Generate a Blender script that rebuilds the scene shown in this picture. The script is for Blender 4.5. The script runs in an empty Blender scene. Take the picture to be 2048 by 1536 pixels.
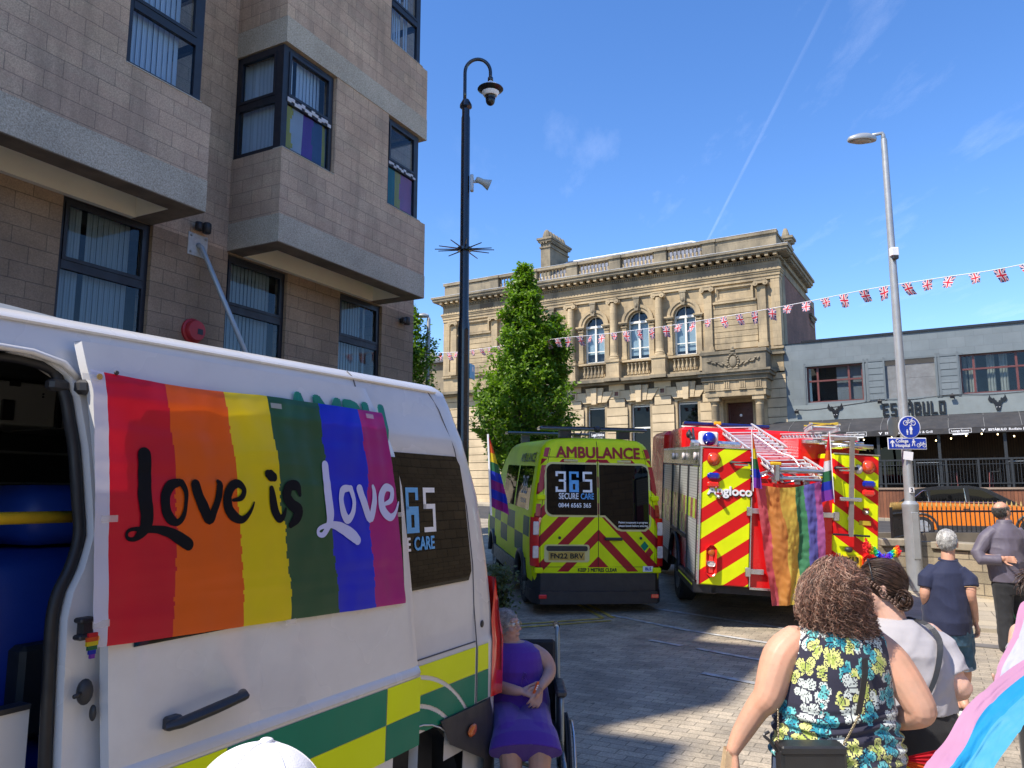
import bpy, bmesh, math, random
from mathutils import Vector, Matrix, noise, Euler
random.seed(7)
R=math.radians; PI=math.pi; sin=math.sin; cos=math.cos
sc=bpy.context.scene; COL=sc.collection
# ---------------------------------------------------------------- camera
cd=bpy.data.cameras.new('camera'); cam=bpy.data.objects.new('camera',cd); COL.objects.link(cam)
cam.location=(0,0,1.87); cam.rotation_euler=(R(90+8.105),0,0)
cd.sensor_width=36; cd.lens=36*1538/2048; cd.clip_start=0.05; cd.clip_end=30000
sc.camera=cam
# ---------------------------------------------------------------- sky, sun, exposure
SX,SY,SEL=-0.85,-0.527,R(53)
w=bpy.data.worlds.new('World'); sc.world=w; w.use_nodes=True
nt=w.node_tree; bg=nt.nodes['Background']; sky=nt.nodes.new('ShaderNodeTexSky')
sky.sky_type='NISHITA'; sky.sun_disc=False; sky.sun_elevation=SEL; sky.sun_rotation=math.atan2(SX,SY)
sky.altitude=300; sky.air_density=1.0; sky.dust_density=0.25; sky.ozone_density=3.2
hs=nt.nodes.new('ShaderNodeHueSaturation'); hs.inputs['Saturation'].default_value=1.22; hs.inputs['Hue'].default_value=.508; nt.links.new(sky.outputs[0],hs.inputs['Color']); nt.links.new(hs.outputs[0],bg.inputs[0]); bg.inputs[1].default_value=0.14
ld=bpy.data.lights.new('sun','SUN'); ld.energy=3.7; ld.angle=R(0.53); ld.color=(1,0.91,0.79)
sun=bpy.data.objects.new('sun',ld); COL.objects.link(sun)
sd=Vector((SX*cos(SEL),SY*cos(SEL),sin(SEL))); sun.rotation_euler=sd.to_track_quat('Z','Y').to_euler(); sun.location=sd*60
vs=sc.view_settings; vs.view_transform='Standard'; vs.look='None'; vs.exposure=0.92; vs.gamma=1
sc.render.engine='CYCLES'; sc.cycles.max_bounces=7; sc.cycles.diffuse_bounces=4; sc.cycles.glossy_bounces=3
sc.cycles.transparent_max_bounces=12; sc.cycles.caustics_reflective=False; sc.cycles.caustics_refractive=False
sc.cycles.use_denoising=True
# ---------------------------------------------------------------- object helpers
def tag(o,label=None,cat=None,group=None,kind=None):
    if label: o['label']=label
    if cat: o['category']=cat
    if group: o['group']=group
    if kind: o['kind']=kind
    return o
def emp(name,loc=(0,0,0),rot=(0,0,0),parent=None,label=None,cat=None,group=None,kind=None):
    o=bpy.data.objects.new(name,None); COL.objects.link(o); o.location=loc; o.rotation_euler=rot; o.empty_display_size=.1
    if parent: o.parent=parent
    return tag(o,label,cat,group,kind)
def link(name,me,parent=None,mats=None,loc=None,rot=None):
    o=bpy.data.objects.new(name,me); COL.objects.link(o)
    if parent: o.parent=parent
    if loc is not None: o.location=loc
    if rot is not None: o.rotation_euler=rot
    if mats is not None:
        for m in (mats if isinstance(mats,(list,tuple)) else [mats]): me.materials.append(m)
    return o
def copy_tree(o,parent=None):
    c=o.copy(); COL.objects.link(c)
    if parent: c.parent=parent
    for ch in list(o.children): copy_tree(ch,c)
    return c
def rings(center,axis_pts,radii,seg=10): pass
class MB:
    def __init__(s): s.v=[];s.f=[];s.m=[];s.uv={}
    def add(s,vs,fs,mi=0,M=None):
        b=len(s.v)
        s.v+= [tuple(M@Vector(v)) if M else tuple(v) for v in vs]
        for f in fs: s.f.append([b+i for i in f]); s.m.append(mi)
        return s
    def quad(s,a,b,c,d,mi=0): return s.add([a,b,c,d],[(0,1,2,3)],mi)
    def box(s,x0,x1,y0,y1,z0,z1,mi=0,M=None,bev=0):
        if bev>0:
            b=bev; V=[]
            for z,i in ((z0,b),(z0+b,0),(z1-b,0),(z1,b)):
                V+=[(x0+b+i*.3,y0+i,z),(x1-b-i*.3,y0+i,z),(x1-i,y0+b+i*.3,z),(x1-i,y1-b-i*.3,z),(x1-b-i*.3,y1-i,z),(x0+b+i*.3,y1-i,z),(x0+i,y1-b-i*.3,z),(x0+i,y0+b+i*.3,z)]
            F=[tuple(reversed(range(8))),tuple(range(24,32))]
            for r in range(3):
                for k in range(8): F.append((r*8+k,r*8+(k+1)%8,r*8+8+(k+1)%8,r*8+8+k))
            return s.add(V,F,mi,M)
        V=[(x0,y0,z0),(x1,y0,z0),(x1,y1,z0),(x0,y1,z0),(x0,y0,z1),(x1,y0,z1),(x1,y1,z1),(x0,y1,z1)]
        return s.add(V,[(3,2,1,0),(4,5,6,7),(0,1,5,4),(1,2,6,5),(2,3,7,6),(3,0,4,7)],mi,M)
    def cbox(s,c,d,mi=0,M=None,bev=0): return s.box(c[0]-d[0]/2,c[0]+d[0]/2,c[1]-d[1]/2,c[1]+d[1]/2,c[2]-d[2]/2,c[2]+d[2]/2,mi,M,bev)
    def tube(s,P,r,seg=8,mi=0,caps=True,sq=1.0,round_ends=False):
        P=[Vector(p) for p in P]; n=len(P)
        rr=list(r) if isinstance(r,(list,tuple)) else [r]*n
        if round_ends:
            d0=(P[0]-P[1]).normalized(); d1=(P[-1]-P[-2]).normalized(); A=[];B=[];ra=[];rb=[]
            for t in (80,55,25):
                A.append(P[0]+d0*rr[0]*sin(R(t))); ra.append(rr[0]*cos(R(t)))
            for t in (25,55,80):
                B.append(P[-1]+d1*rr[-1]*sin(R(t))); rb.append(rr[-1]*cos(R(t)))
            P=A+P+B; rr=ra+rr+rb; n=len(P)
        t0=(P[1]-P[0]).normalized(); up=Vector((0,0,1)) if abs(t0.z)<.9 else Vector((1,0,0))
        nx=t0.cross(up).normalized(); V=[]
        for i in range(n):
            t=((P[min(i+1,n-1)]-P[i]).normalized()+(P[i]-P[max(i-1,0)]).normalized()) if 0<i<n-1 else ((P[1]-P[0]) if i==0 else (P[-1]-P[-2]))
            t=t.normalized() if t.length>1e-9 else t0
            nx=(nx-t*nx.dot(t)); nx=nx.normalized() if nx.length>1e-6 else t.orthogonal().normalized()
            ny=t.cross(nx)
            for k in range(seg):
                a=2*PI*k/seg; V.append(P[i]+(nx*cos(a)+ny*sin(a)*sq)*rr[i])
        F=[]
        for i in range(n-1):
            for k in range(seg): F.append((i*seg+k,i*seg+(k+1)%seg,(i+1)*seg+(k+1)%seg,(i+1)*seg+k))
        if caps: F.append(tuple(reversed(range(seg)))); F.append(tuple((n-1)*seg+k for k in range(seg)))
        return s.add(V,F,mi)
    def lathe(s,prof,c=(0,0,0),seg=16,mi=0,M=None,caps=True):
        V=[];F=[];n=len(prof)
        for r,z in prof:
            for k in range(seg): a=2*PI*k/seg; V.append((c[0]+r*cos(a),c[1]+r*sin(a),c[2]+z))
        for i in range(n-1):
            for k in range(seg): F.append((i*seg+k,i*seg+(k+1)%seg,(i+1)*seg+(k+1)%seg,(i+1)*seg+k))
        if caps: F.append(tuple(reversed(range(seg)))); F.append(tuple((n-1)*seg+k for k in range(seg)))
        return s.add(V,F,mi,M)
    def ell(s,c,r,seg=16,rg=10,mi=0,rot=None):
        V=[];F=[]; M=(rot.to_matrix() if rot else None)
        for i in range(1,rg):
            a=PI*i/rg
            for k in range(seg):
                b=2*PI*k/seg; p=Vector((r[0]*sin(a)*cos(b),r[1]*sin(a)*sin(b),-r[2]*cos(a)))
                V.append((M@p if M else p)+Vector(c))
        for q in (Vector((0,0,-r[2])),Vector((0,0,r[2]))): V.append((M@q if M else q)+Vector(c))
        for i in range(rg-2):
            for k in range(seg): F.append((i*seg+k,i*seg+(k+1)%seg,(i+1)*seg+(k+1)%seg,(i+1)*seg+k))
        n=(rg-1)*seg
        for k in range(seg): F.append((n,(k+1)%seg,k)); F.append((n+1,(rg-2)*seg+k,(rg-2)*seg+(k+1)%seg))
        return s.add(V,F,mi)
    def loft(s,rs,mi=0,seg=20,e=2.0,caps=True):
        "rs: (centre, rx, ry[, tilt about x]) rings roughly horizontal"
        V=[];F=[];n=len(rs)
        for q in rs:
            c,rx,ry=q[0],q[1],q[2]; tl=q[3] if len(q)>3 else 0
            for k in range(seg):
                a=2*PI*k/seg; ca,sa=cos(a),sin(a)
                x=rx*math.copysign(abs(ca)**(2/e),ca); y=ry*math.copysign(abs(sa)**(2/e),sa)
                V.append((c[0]+x,c[1]+y*cos(tl),c[2]+y*sin(tl)))
        for i in range(n-1):
            for k in range(seg): F.append((i*seg+k,i*seg+(k+1)%seg,(i+1)*seg+(k+1)%seg,(i+1)*seg+k))
        if caps: F.append(tuple(reversed(range(seg)))); F.append(tuple((n-1)*seg+k for k in range(seg)))
        return s.add(V,F,mi)
    def prism(s,pts,y0,y1,mi=0,M=None):
        "polygon pts in (x,z), CCW seen from -y, extruded from y0 to y1"
        n=len(pts); V=[(x,y0,z) for x,z in pts]+[(x,y1,z) for x,z in pts]
        F=[tuple(range(n)),tuple(reversed(range(n,2*n)))]
        for k in range(n): F.append((k,n+k,n+(k+1)%n,(k+1)%n))
        return s.add(V,F,mi,M)
    def wall(s,x0,x1,z0,z1,y,th,holes,mi=0,rev=None):
        xs=sorted(set([x0,x1]+[h[0] for h in holes]+[h[1] for h in holes])); zs=sorted(set([z0,z1]+[h[2] for h in holes]+[h[3] for h in holes]))
        xs=[x for x in xs if x0<=x<=x1]; zs=[z for z in zs if z0<=z<=z1]
        for i in range(len(xs)-1):
            for j in range(len(zs)-1):
                cx=(xs[i]+xs[i+1])/2; cz=(zs[j]+zs[j+1])/2
                if any(h[0]<cx<h[1] and h[2]<cz<h[3] for h in holes): continue
                s.quad((xs[i],y,zs[j]),(xs[i+1],y,zs[j]),(xs[i+1],y,zs[j+1]),(xs[i],y,zs[j+1]),mi)
                s.quad((xs[i+1],y+th,zs[j]),(xs[i],y+th,zs[j]),(xs[i],y+th,zs[j+1]),(xs[i+1],y+th,zs[j+1]),mi)
        r=mi if rev is None else rev
        for a,b,c,d in holes:
            s.quad((a,y,c),(a,y,d),(a,y+th,d),(a,y+th,c),r); s.quad((b,y,d),(b,y,c),(b,y+th,c),(b,y+th,d),r)
            s.quad((a,y,d),(b,y,d),(b,y+th,d),(a,y+th,d),r); s.quad((b,y,c),(a,y,c),(a,y+th,c),(b,y+th,c),r)
        for a,b,c,d in ((x0,x1,z0,z1),):
            s.quad((a,y,d),(a,y,c),(a,y+th,c),(a,y+th,d),mi); s.quad((b,y,c),(b,y,d),(b,y+th,d),(b,y+th,c),mi)
            s.quad((b,y,d),(a,y,d),(a,y+th,d),(b,y+th,d),mi); s.quad((a,y,c),(b,y,c),(b,y+th,c),(a,y+th,c),mi)
        return s
    def build_parts(s,name,mats,parent=None,smooth=False):
        "one object for every connected piece"
        par=list(range(len(s.v)))
        def fd(a):
            while par[a]!=a: par[a]=par[par[a]]; a=par[a]
            return a
        for f in s.f:
            r=fd(f[0])
            for q in f[1:]: par[fd(q)]=r
        g={}
        for f,m in zip(s.f,s.m): g.setdefault(fd(f[0]),[]).append((f,m))
        out=[]
        for fs in g.values():
            ids=sorted({q for f,_ in fs for q in f}); mp={q:i for i,q in enumerate(ids)}; b=MB(); b.v=[s.v[q] for q in ids]; b.f=[[mp[q] for q in f] for f,_ in fs]; b.m=[m for _,m in fs]; out.append(b.build(name,mats,parent,smooth))
        return out
    def build(s,name,mats,parent=None,smooth=False,loc=None,rot=None,auto=None):
        me=bpy.data.meshes.new(name); me.from_pydata(s.v,[],s.f); me.update()
        for m in (mats if isinstance(mats,(list,tuple)) else [mats]): me.materials.append(m)
        me.polygons.foreach_set('material_index',s.m)
        if smooth: me.polygons.foreach_set('use_smooth',[True]*len(me.polygons))
        if auto: me.set_sharp_from_angle(angle=R(auto))
        return link(name,me,parent,None,loc,rot)
def frame(x0,x1,z0,z1,y0,y1,t,mb=None,mi=0):
    mb=mb or MB()
    mb.box(x0,x0+t,y0,y1,z0,z1,mi); mb.box(x1-t,x1,y0,y1,z0,z1,mi); mb.box(x0+t,x1-t,y0,y1,z0,z0+t,mi); mb.box(x0+t,x1-t,y0,y1,z1-t,z1,mi)
    return mb
def crom(P,n=4):
    out=[]; m=len(P)
    for i in range(m-1):
        p0=P[max(i-1,0)];p1=P[i];p2=P[i+1];p3=P[min(i+2,m-1)]
        for k in range(n):
            t=k/n; out.append(tuple(.5*((2*b)+(-a+c)*t+(2*a-5*b+4*c-d)*t*t+(-a+3*b-3*c+d)*t**3) for a,b,c,d in zip(p0,p1,p2,p3)))
    out.append(tuple(P[-1])); return out
def text(name,body,size,mat,parent,loc,rot=(R(90),0,0),sx=1.0,bold=0.0,ext=0.002,align='CENTER',shear=0,space=1.0,width=None):
    c=bpy.data.curves.new(name,'FONT'); c.body=body; c.size=size; c.extrude=ext; c.align_x=align; c.align_y='CENTER'; c.shear=shear; c.space_character=space; c.resolution_u=3
    o=bpy.data.objects.new(name,c); COL.objects.link(o); dg=bpy.context.evaluated_depsgraph_get(); me=bpy.data.meshes.new_from_object(o.evaluated_get(dg))
    bpy.data.objects.remove(o); bpy.data.curves.remove(c)
    if width:
        xs=[v.co.x for v in me.vertices]
        if xs: sx=width/(max(xs)-min(xs))
    for v in me.vertices: v.co.x*=sx
    if bold:
        V=[v.co.copy() for v in me.vertices]; F=[tuple(p.vertices) for p in me.polygons]; VV=[];FF=[]
        for k,(dx,dy) in enumerate(((0,0),(bold,0),(-bold,0),(0,bold),(0,-bold),(bold*.7,bold*.7),(-bold*.7,-bold*.7),(bold*.7,-bold*.7),(-bold*.7,bold*.7))):
            b=len(VV); VV+=[(q.x+dx,q.y+dy,q.z+.00012*k) for q in V]; FF+=[tuple(b+i for i in f) for f in F]
        me=bpy.data.meshes.new(name); me.from_pydata(VV,[],FF); me.update()
    me.name=name; me.materials.clear()
    return link(name,me,parent,mat,loc,rot)
# ---------------------------------------------------------------- material helpers
def mk(name):
    m=bpy.data.materials.new(name); m.use_nodes=True; nt=m.node_tree; return m,nt,nt.nodes['Principled BSDF']
def N(nt,t,ins=None,**kw):
    n=nt.nodes.new('ShaderNode'+t)
    for k,v in kw.items(): setattr(n,k,v)
    if ins:
        for k,v in ins.items():
            if hasattr(v,'is_linked') or hasattr(v,'links'): nt.links.new(v,n.inputs[k])
            else: n.inputs[k].default_value=v
    return n
def c4(c): return (c[0],c[1],c[2],1)
def coord(nt,kind='Object',scale=None,rot=None):
    tc=N(nt,'TexCoord').outputs[kind]
    if scale or rot:
        mp=N(nt,'Mapping',{'Vector':tc}); 
        if scale: mp.inputs['Scale'].default_value=scale
        if rot: mp.inputs['Rotation'].default_value=rot
        return mp.outputs[0]
    return tc
def mix(nt,f,a,b,bt='MIX'):
    n=N(nt,'MixRGB',blend_type=bt)
    for i,v in ((0,f),(1,a),(2,b)):
        if hasattr(v,'links'): nt.links.new(v,n.inputs[i])
        else: n.inputs[i].default_value=v if i==0 else (c4(v) if len(v)==3 else v)
    return n.outputs[0]
def noi(nt,vec,scale,detail=3,rough=.5):
    return N(nt,'TexNoise',{'Vector':vec,'Scale':scale,'Detail':detail,'Roughness':rough}).outputs[0]
def ramp(nt,f,stops,interp='LINEAR'):
    n=N(nt,'ValToRGB'); cr=n.color_ramp; cr.interpolation=interp
    while len(cr.elements)<len(stops): cr.elements.new(.5)
    for e,(p,c) in zip(cr.elements,stops): e.position=p; e.color=c4(c) if len(c)==3 else c
    nt.links.new(f,n.inputs[0]); return n.outputs[0]
def g1(v): return (v,v,v)
def bump(nt,b,h,d=.01,s=.5):
    n=N(nt,'Bump',{'Height':h,'Distance':d,'Strength':s}); nt.links.new(n.outputs[0],b.inputs['Normal'])
def mat(name,col,rough=.6,metal=0,var=.12,vs=3.0,bs=0,bd=.004,coat=0,spec=None,rv=.1,dirt=0,trans=0):
    m,nt,b=mk(name); oc=coord(nt)
    n1=noi(nt,oc,vs,4); c=mix(nt,1.0,c4(col),ramp(nt,n1,[(.3,g1(1-var)),(.7,g1(1+var*.6))]),'MULTIPLY')
    if dirt: c=mix(nt,ramp(nt,noi(nt,oc,vs*2.7,6,.7),[(.45,g1(0)),(.75,g1(dirt))]),c,(.12,.1,.08))
    nt.links.new(c,b.inputs['Base Color'])
    r=ramp(nt,noi(nt,oc,vs*1.9,3),[(.3,g1(max(.02,rough-rv))),(.7,g1(min(1,rough+rv)))]); nt.links.new(r,b.inputs['Roughness'])
    b.inputs['Metallic'].default_value=metal; b.inputs['Coat Weight'].default_value=coat; b.inputs['Coat Roughness'].default_value=.06
    if spec is not None: b.inputs['Specular IOR Level'].default_value=spec
    if bs: bump(nt,b,noi(nt,oc,bs,4),bd,.6)
    return m
def glass(name,tint=(.8,.85,.88),alpha=.5,rough=.01):
    "clear glazing: tinted see-through with a fresnel mirror on top"
    m,nt,b=mk(name); nt.nodes.remove(b); tr=N(nt,'BsdfTransparent',{'Color':c4(tint)}); gl=N(nt,'BsdfGlossy',{'Color':(.9,.95,1,1),'Roughness':rough})
    fr=N(nt,'Fresnel',{'IOR':alpha}); bp=N(nt,'Bump',{'Height':noi(nt,coord(nt),1.7,1),'Distance':.02,'Strength':.12}); nt.links.new(bp.outputs[0],gl.inputs['Normal'])
    geo=N(nt,'NewGeometry'); ff=N(nt,'Math',operation='MULTIPLY_ADD'); nt.links.new(geo.outputs['Backfacing'],ff.inputs[0]); ff.inputs[1].default_value=-1; ff.inputs[2].default_value=1; fm=N(nt,'Math',operation='MULTIPLY'); nt.links.new(fr.outputs[0],fm.inputs[0]); nt.links.new(ff.outputs[0],fm.inputs[1])
    mx=N(nt,'MixShader'); nt.links.new(fm.outputs[0],mx.inputs[0]); nt.links.new(tr.outputs[0],mx.inputs[1]); nt.links.new(gl.outputs[0],mx.inputs[2])
    nt.links.new(mx.outputs[0],nt.nodes['Material Output'].inputs[0]); return m
def darkglass(name):
    m,nt,b=mk(name); b.inputs['Base Color'].default_value=(.004,.005,.006,1); b.inputs['Roughness'].default_value=.015; b.inputs['Specular IOR Level'].default_value=.22; bump(nt,b,noi(nt,coord(nt),1.3,1),.02,.10); return m
def wallco(nt):
    "object coordinates turned so that courses run round corners: (x+y, z)"
    s=N(nt,'SeparateXYZ',{0:coord(nt)}); a=N(nt,'Math',operation='ADD'); nt.links.new(s.outputs[0],a.inputs[0]); nt.links.new(s.outputs[1],a.inputs[1])
    c=N(nt,'CombineXYZ'); nt.links.new(a.outputs[0],c.inputs[0]); nt.links.new(s.outputs[2],c.inputs[1]); return c.outputs[0]
def bricks(name,c1,c2,mc,bw,bh,mortar,rough=.9,speck=0,bd=.006,var=.25,vs=1.0,zs=None,smooth=.1,vec=None,big=None):
    m,nt,b=mk(name); v=vec(nt) if vec else wallco(nt); oc=coord(nt)
    br=N(nt,'TexBrick',{'Vector':v,'Color1':c4(c1),'Color2':c4(c2),'Mortar':c4(mc),'Scale':1.0,'Mortar Size':mortar,'Mortar Smooth':smooth,'Bias':0.0,'Brick Width':bw,'Row Height':bh})
    c=mix(nt,1.0,br.outputs[0],ramp(nt,noi(nt,oc,vs,5,.6),[(.3,g1(1-var)),(.7,g1(1+var*.5))]),'MULTIPLY')
    if speck:
        c=mix(nt,1.0,c,ramp(nt,noi(nt,oc,55,2,.8),[(.3,g1(1-speck)),(.5,g1(1)),(.7,g1(1+speck))]),'MULTIPLY')
    if big: c=big(nt,oc,c)
    nt.links.new(c,b.inputs['Base Color']); b.inputs['Roughness'].default_value=rough
    h=mix(nt,.5,N(nt,'Invert',{'Color':br.outputs[1]}).outputs[0],noi(nt,oc,40,3),'MULTIPLY')
    bump(nt,b,h,bd,.7); return m
def remesh(mb,name,mat_,parent,voxel,sm=4,disp=None,loc=None,rot=None):
    "joins overlapping closed shapes of one MB into one continuous skin"
    me=bpy.data.meshes.new('tmp'); me.from_pydata(mb.v,[],mb.f); me.update(); o=bpy.data.objects.new('tmp',me); COL.objects.link(o)
    md=o.modifiers.new('r','REMESH'); md.mode='VOXEL'; md.voxel_size=voxel; md.use_smooth_shade=True
    if sm: s_=o.modifiers.new('s','SMOOTH'); s_.factor=.5; s_.iterations=sm
    dg=bpy.context.evaluated_depsgraph_get(); m2=bpy.data.meshes.new_from_object(o.evaluated_get(dg)); bpy.data.objects.remove(o); bpy.data.meshes.remove(me)
    if disp:
        nn=[v.normal.copy() for v in m2.vertices]
        for v,n in zip(m2.vertices,nn): v.co+=n*disp(v.co,n)
    m2.polygons.foreach_set('use_smooth',[True]*len(m2.polygons)); m2.name=name; m2.materials.clear()
    return link(name,m2,parent,mat_,loc,rot)
def gz(x,y): return max(0.0,y-11)*.045
# ---------------------------------------------------------------- shared materials
M_white=mat('white_paint',(.68,.675,.67),.24,0,.04,1.5,coat=.5,rv=.08,dirt=.10)
M_blackpl=mat('black_plastic',(.03,.03,.033),.5,0,.2,8,bs=120,bd=.0006)
M_rubber=mat('rubber',(.018,.018,.02),.75,0,.25,12)
M_steel=mat('galvanised_steel',(.42,.45,.47),.38,.85,.12,5)
M_alu=mat('aluminium',(.62,.64,.66),.32,.9,.08,6)
M_navy=mat('window_frame_paint',(.011,.014,.024),.5,0,.1,4)
M_glass=glass('window_glass',(.80,.86,.90),1.45)
M_darkglass=darkglass('dark_glass')
M_yel=mat('reflective_yellow',(.80,.92,.003),.45,0,.05,2,spec=.25)
M_red=mat('fire_red',(.72,.008,.010),.3,0,.06,2,coat=.25)
M_redref=mat('reflective_red',(.42,.012,.02),.35,0,.08,5,coat=.3)
M_green=mat('reflective_green',(.0,.21,.12),.42,0,.08,3,spec=.3)
M_black=mat('black_paint',(.012,.012,.014),.35,0,.1,5)
M_whitetx=mat('white_lettering',(.85,.86,.88),.5,0,.03,5)
M_blacktx=mat('black_lettering',(.012,.012,.014),.5,0,.1,5)
M_bluetx=mat('light_blue_lettering',(.12,.42,.80),.4,0,.05,5)
# ================================================================ THE SETTING
def big_dirt(nt,oc,c):
    c=mix(nt,ramp(nt,noi(nt,oc,.35,5,.65),[(.45,g1(0)),(.66,g1(.32))]),c,(.10,.095,.085))
    return mix(nt,ramp(nt,noi(nt,oc,9,2,.6),[(.70,g1(0)),(.74,g1(.7))]),c,(.04,.04,.04))
def sett_vec(nt):
    v=coord(nt,rot=(0,0,R(28.5))); d=N(nt,'VectorMath',operation='ADD'); nt.links.new(v,d.inputs[0])
    nn=N(nt,'TexNoise',{'Vector':v,'Scale':.8,'Detail':2}); s=N(nt,'VectorMath',operation='SCALE'); s.inputs['Scale'].default_value=.035
    nt.links.new(nn.outputs[1],s.inputs[0]); nt.links.new(s.outputs[0],d.inputs[1]); return d.outputs[0]
M_setts=bricks('stone_setts',(.48,.41,.305),(.335,.295,.23),(.20,.175,.13),.215,.105,.0045,.8,.3,.006,.38,1.9,vec=sett_vec,big=big_dirt)
M_asph=mat('asphalt',(.055,.055,.057),.9,0,.3,2,bs=160,bd=.004,dirt=.15)
M_flags=bricks('paving_flags',(.46,.40,.29),(.36,.32,.25),(.14,.12,.09),.6,.4,.006,.85,.15,.003,.25,.8,vec=lambda nt:coord(nt,rot=(0,0,R(25))))
M_wline=mat('worn_white_road_paint',(.50,.51,.50),.8,0,.45,7,bs=60,dirt=.5)
M_yline=mat('worn_yellow_road_paint',(.55,.40,.07),.8,0,.4,7,bs=60,dirt=.5)
def sheet(name,pts_fn,mat_,kind='structure',label=None): pass
mb=MB(); nx,ny=60,90; X0,X1,Y0,Y1=-60,90,-30,130
xs=[-600,-200]+[X0+(X1-X0)*i/nx for i in range(nx+1)]+[300,900]
ys=[-600,-120]+[Y0+(Y1-Y0)*j/ny for j in range(ny+1)]+[250,500,1500]
ys=sorted(set(ys+[10.5,11,11.5,12,13,14,16]))
def gh(x,y): return gz(x,min(y,46))
for y in ys:
    for x in xs: mb.v.append((x,y,gh(x,y)))
for j in range(len(ys)-1):
    for i in range(len(xs)-1):
        a=j*len(xs)+i; mb.f.append((a,a+1,a+1+len(xs),a+len(xs))); mb.m.append(0)
tag(mb.build('ground',M_setts,smooth=True),kind='structure')
def strip(name,pts,mat_,dz,parent=None,step=1.0,kerb=None):
    "a flat polygon strip following the ground: pts = two rails [(x,y)..],[(x,y)..]"
    a,b=pts; mb=MB(); n=max(2,int(max((Vector(a[-1])-Vector(a[0])).length,1)/step)+2); rows=[]
    def at(P,t):
        t*=len(P)-1; i=min(int(t),len(P)-2); f=t-i; return (P[i][0]*(1-f)+P[i+1][0]*f,P[i][1]*(1-f)+P[i+1][1]*f)
    m=9
    for i in range(n+1):
        p=at(a,i/n); q=at(b,i/n)
        for k in range(m+1):
            x=p[0]+(q[0]-p[0])*k/m; y=p[1]+(q[1]-p[1])*k/m; mb.v.append((x,y,gh(x,y)+dz))
    for i in range(n):
        for k in range(m): c=i*(m+1)+k; mb.f.append((c,c+1,c+m+2,c+m+1)); mb.m.append(0)
    if kerb:
        for i in range(n):
            for k in (0,m):
                c=i*(m+1)+k; p,q=mb.v[c],mb.v[c+m+1]; mb.add([p,q,(q[0],q[1],q[2]-kerb),(p[0],p[1],p[2]-kerb)],[(0,1,2,3)])
        for i in (0,n):
            for k in range(m):
                c=i*(m+1)+k; p,q=mb.v[c],mb.v[c+1]; mb.add([p,q,(q[0],q[1],q[2]-kerb),(p[0],p[1],p[2]-kerb)],[(0,1,2,3)])
    return mb.build(name,mat_,parent)
uL=Vector((.4648,.8854)); nL=Vector((.8854,-.4648))
def LP(s,d): v=uL*s+nL*d; return (v.x,v.y)
uT=Vector((.8625,-.506)); nT=Vector((-.506,-.8625)); oT=Vector((11.6,33.2))
def TP(s,d): v=oT+uT*s+nT*d; return (v.x,v.y)
tag(strip('road',[[TP(-60,8.5),TP(60,8.5)],[TP(-60,1.8),TP(60,1.8)]],M_asph,.004),kind='structure')
tag(strip('pavement',[[TP(-60,1.8),TP(60,1.8)],[TP(-60,-.3),TP(60,-.3)]],M_flags,.10,kerb=.13),kind='structure')
tag(strip('footway',[[LP(-20,-6.6),LP(16,-6.6)],[LP(-20,-10.2),LP(16,-10.2)]],M_flags,.09,kerb=.12),kind='structure')
tag(strip('pavement',[[(5.3,11.3),(6.35,16.5)],[(12.5,8.4),(16,16.5)]],M_flags,.05,kerb=.07,step=.5),kind='structure')
tag(strip('pavement_edging',[[(5.26,11.3),(6.3,16.5)],[(5.0,11.42),(6.05,16.5)]],M_asph,.006),kind='structure')
tag(strip('drainage_channel',[[(4.6,10.6),(9.5,7.2)],[(4.75,10.82),(9.65,7.42)]],mat('channel_stone',(.17,.16,.15),.85,0,.25,3,bs=40),.006),kind='structure')
def line(name,a,b,wd,mat_,label,grp):
    a=Vector(a);b=Vector(b); n=(b-a).normalized(); n=Vector((-n.y,n.x))*wd/2
    o=strip(name,[[tuple(a-n),tuple(b-n)],[tuple(a+n),tuple(b+n)]],mat_,.008,step=.4); return tag(o,label,'road marking',grp)
line('road_marking',(2.0,12.75),(4.6,10.35),.09,M_wline,'long white bay line just behind the yellow ambulance and the fire engine','white road markings')
line('road_marking',(1.5,12.0),(3.9,9.3),.09,M_wline,'long white line across the setts, nearer than the one at the ambulance wheel','white road markings')
line('road_marking',(1.77,10.25),(2.1,9.88),.09,M_wline,'short left dash of the broken white line on the setts','white road markings')
line('road_marking',(2.25,9.7),(3.3,8.5),.09,M_wline,'longer right dash of the broken white line on the setts','white road markings')
line('road_marking',(2.0,8.42),(2.6,7.76),.09,M_wline,'nearest short white dash in the shade beside the sunlit setts','white road markings')
line('road_marking',(6.6,8.9),(8.6,7.4),.12,M_wline,'white line on the sunlit setts beyond the walking men','white road markings')
line('yellow_line',(-1.2,10.95),(1.35,11.75),.07,M_yline,'upper of two yellow lines behind the yellow ambulance','yellow lines')
line('yellow_line',(-1.1,10.75),(1.45,11.6),.07,M_yline,'lower of two yellow lines behind the yellow ambulance','yellow lines')
for k in range(2): line('yellow_line',(1.35+.16*k,11.8),(.95+.16*k,13.3),.07,M_yline,('left' if k==0 else 'right')+' of two yellow lines running under the yellow ambulance','yellow lines')
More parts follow.
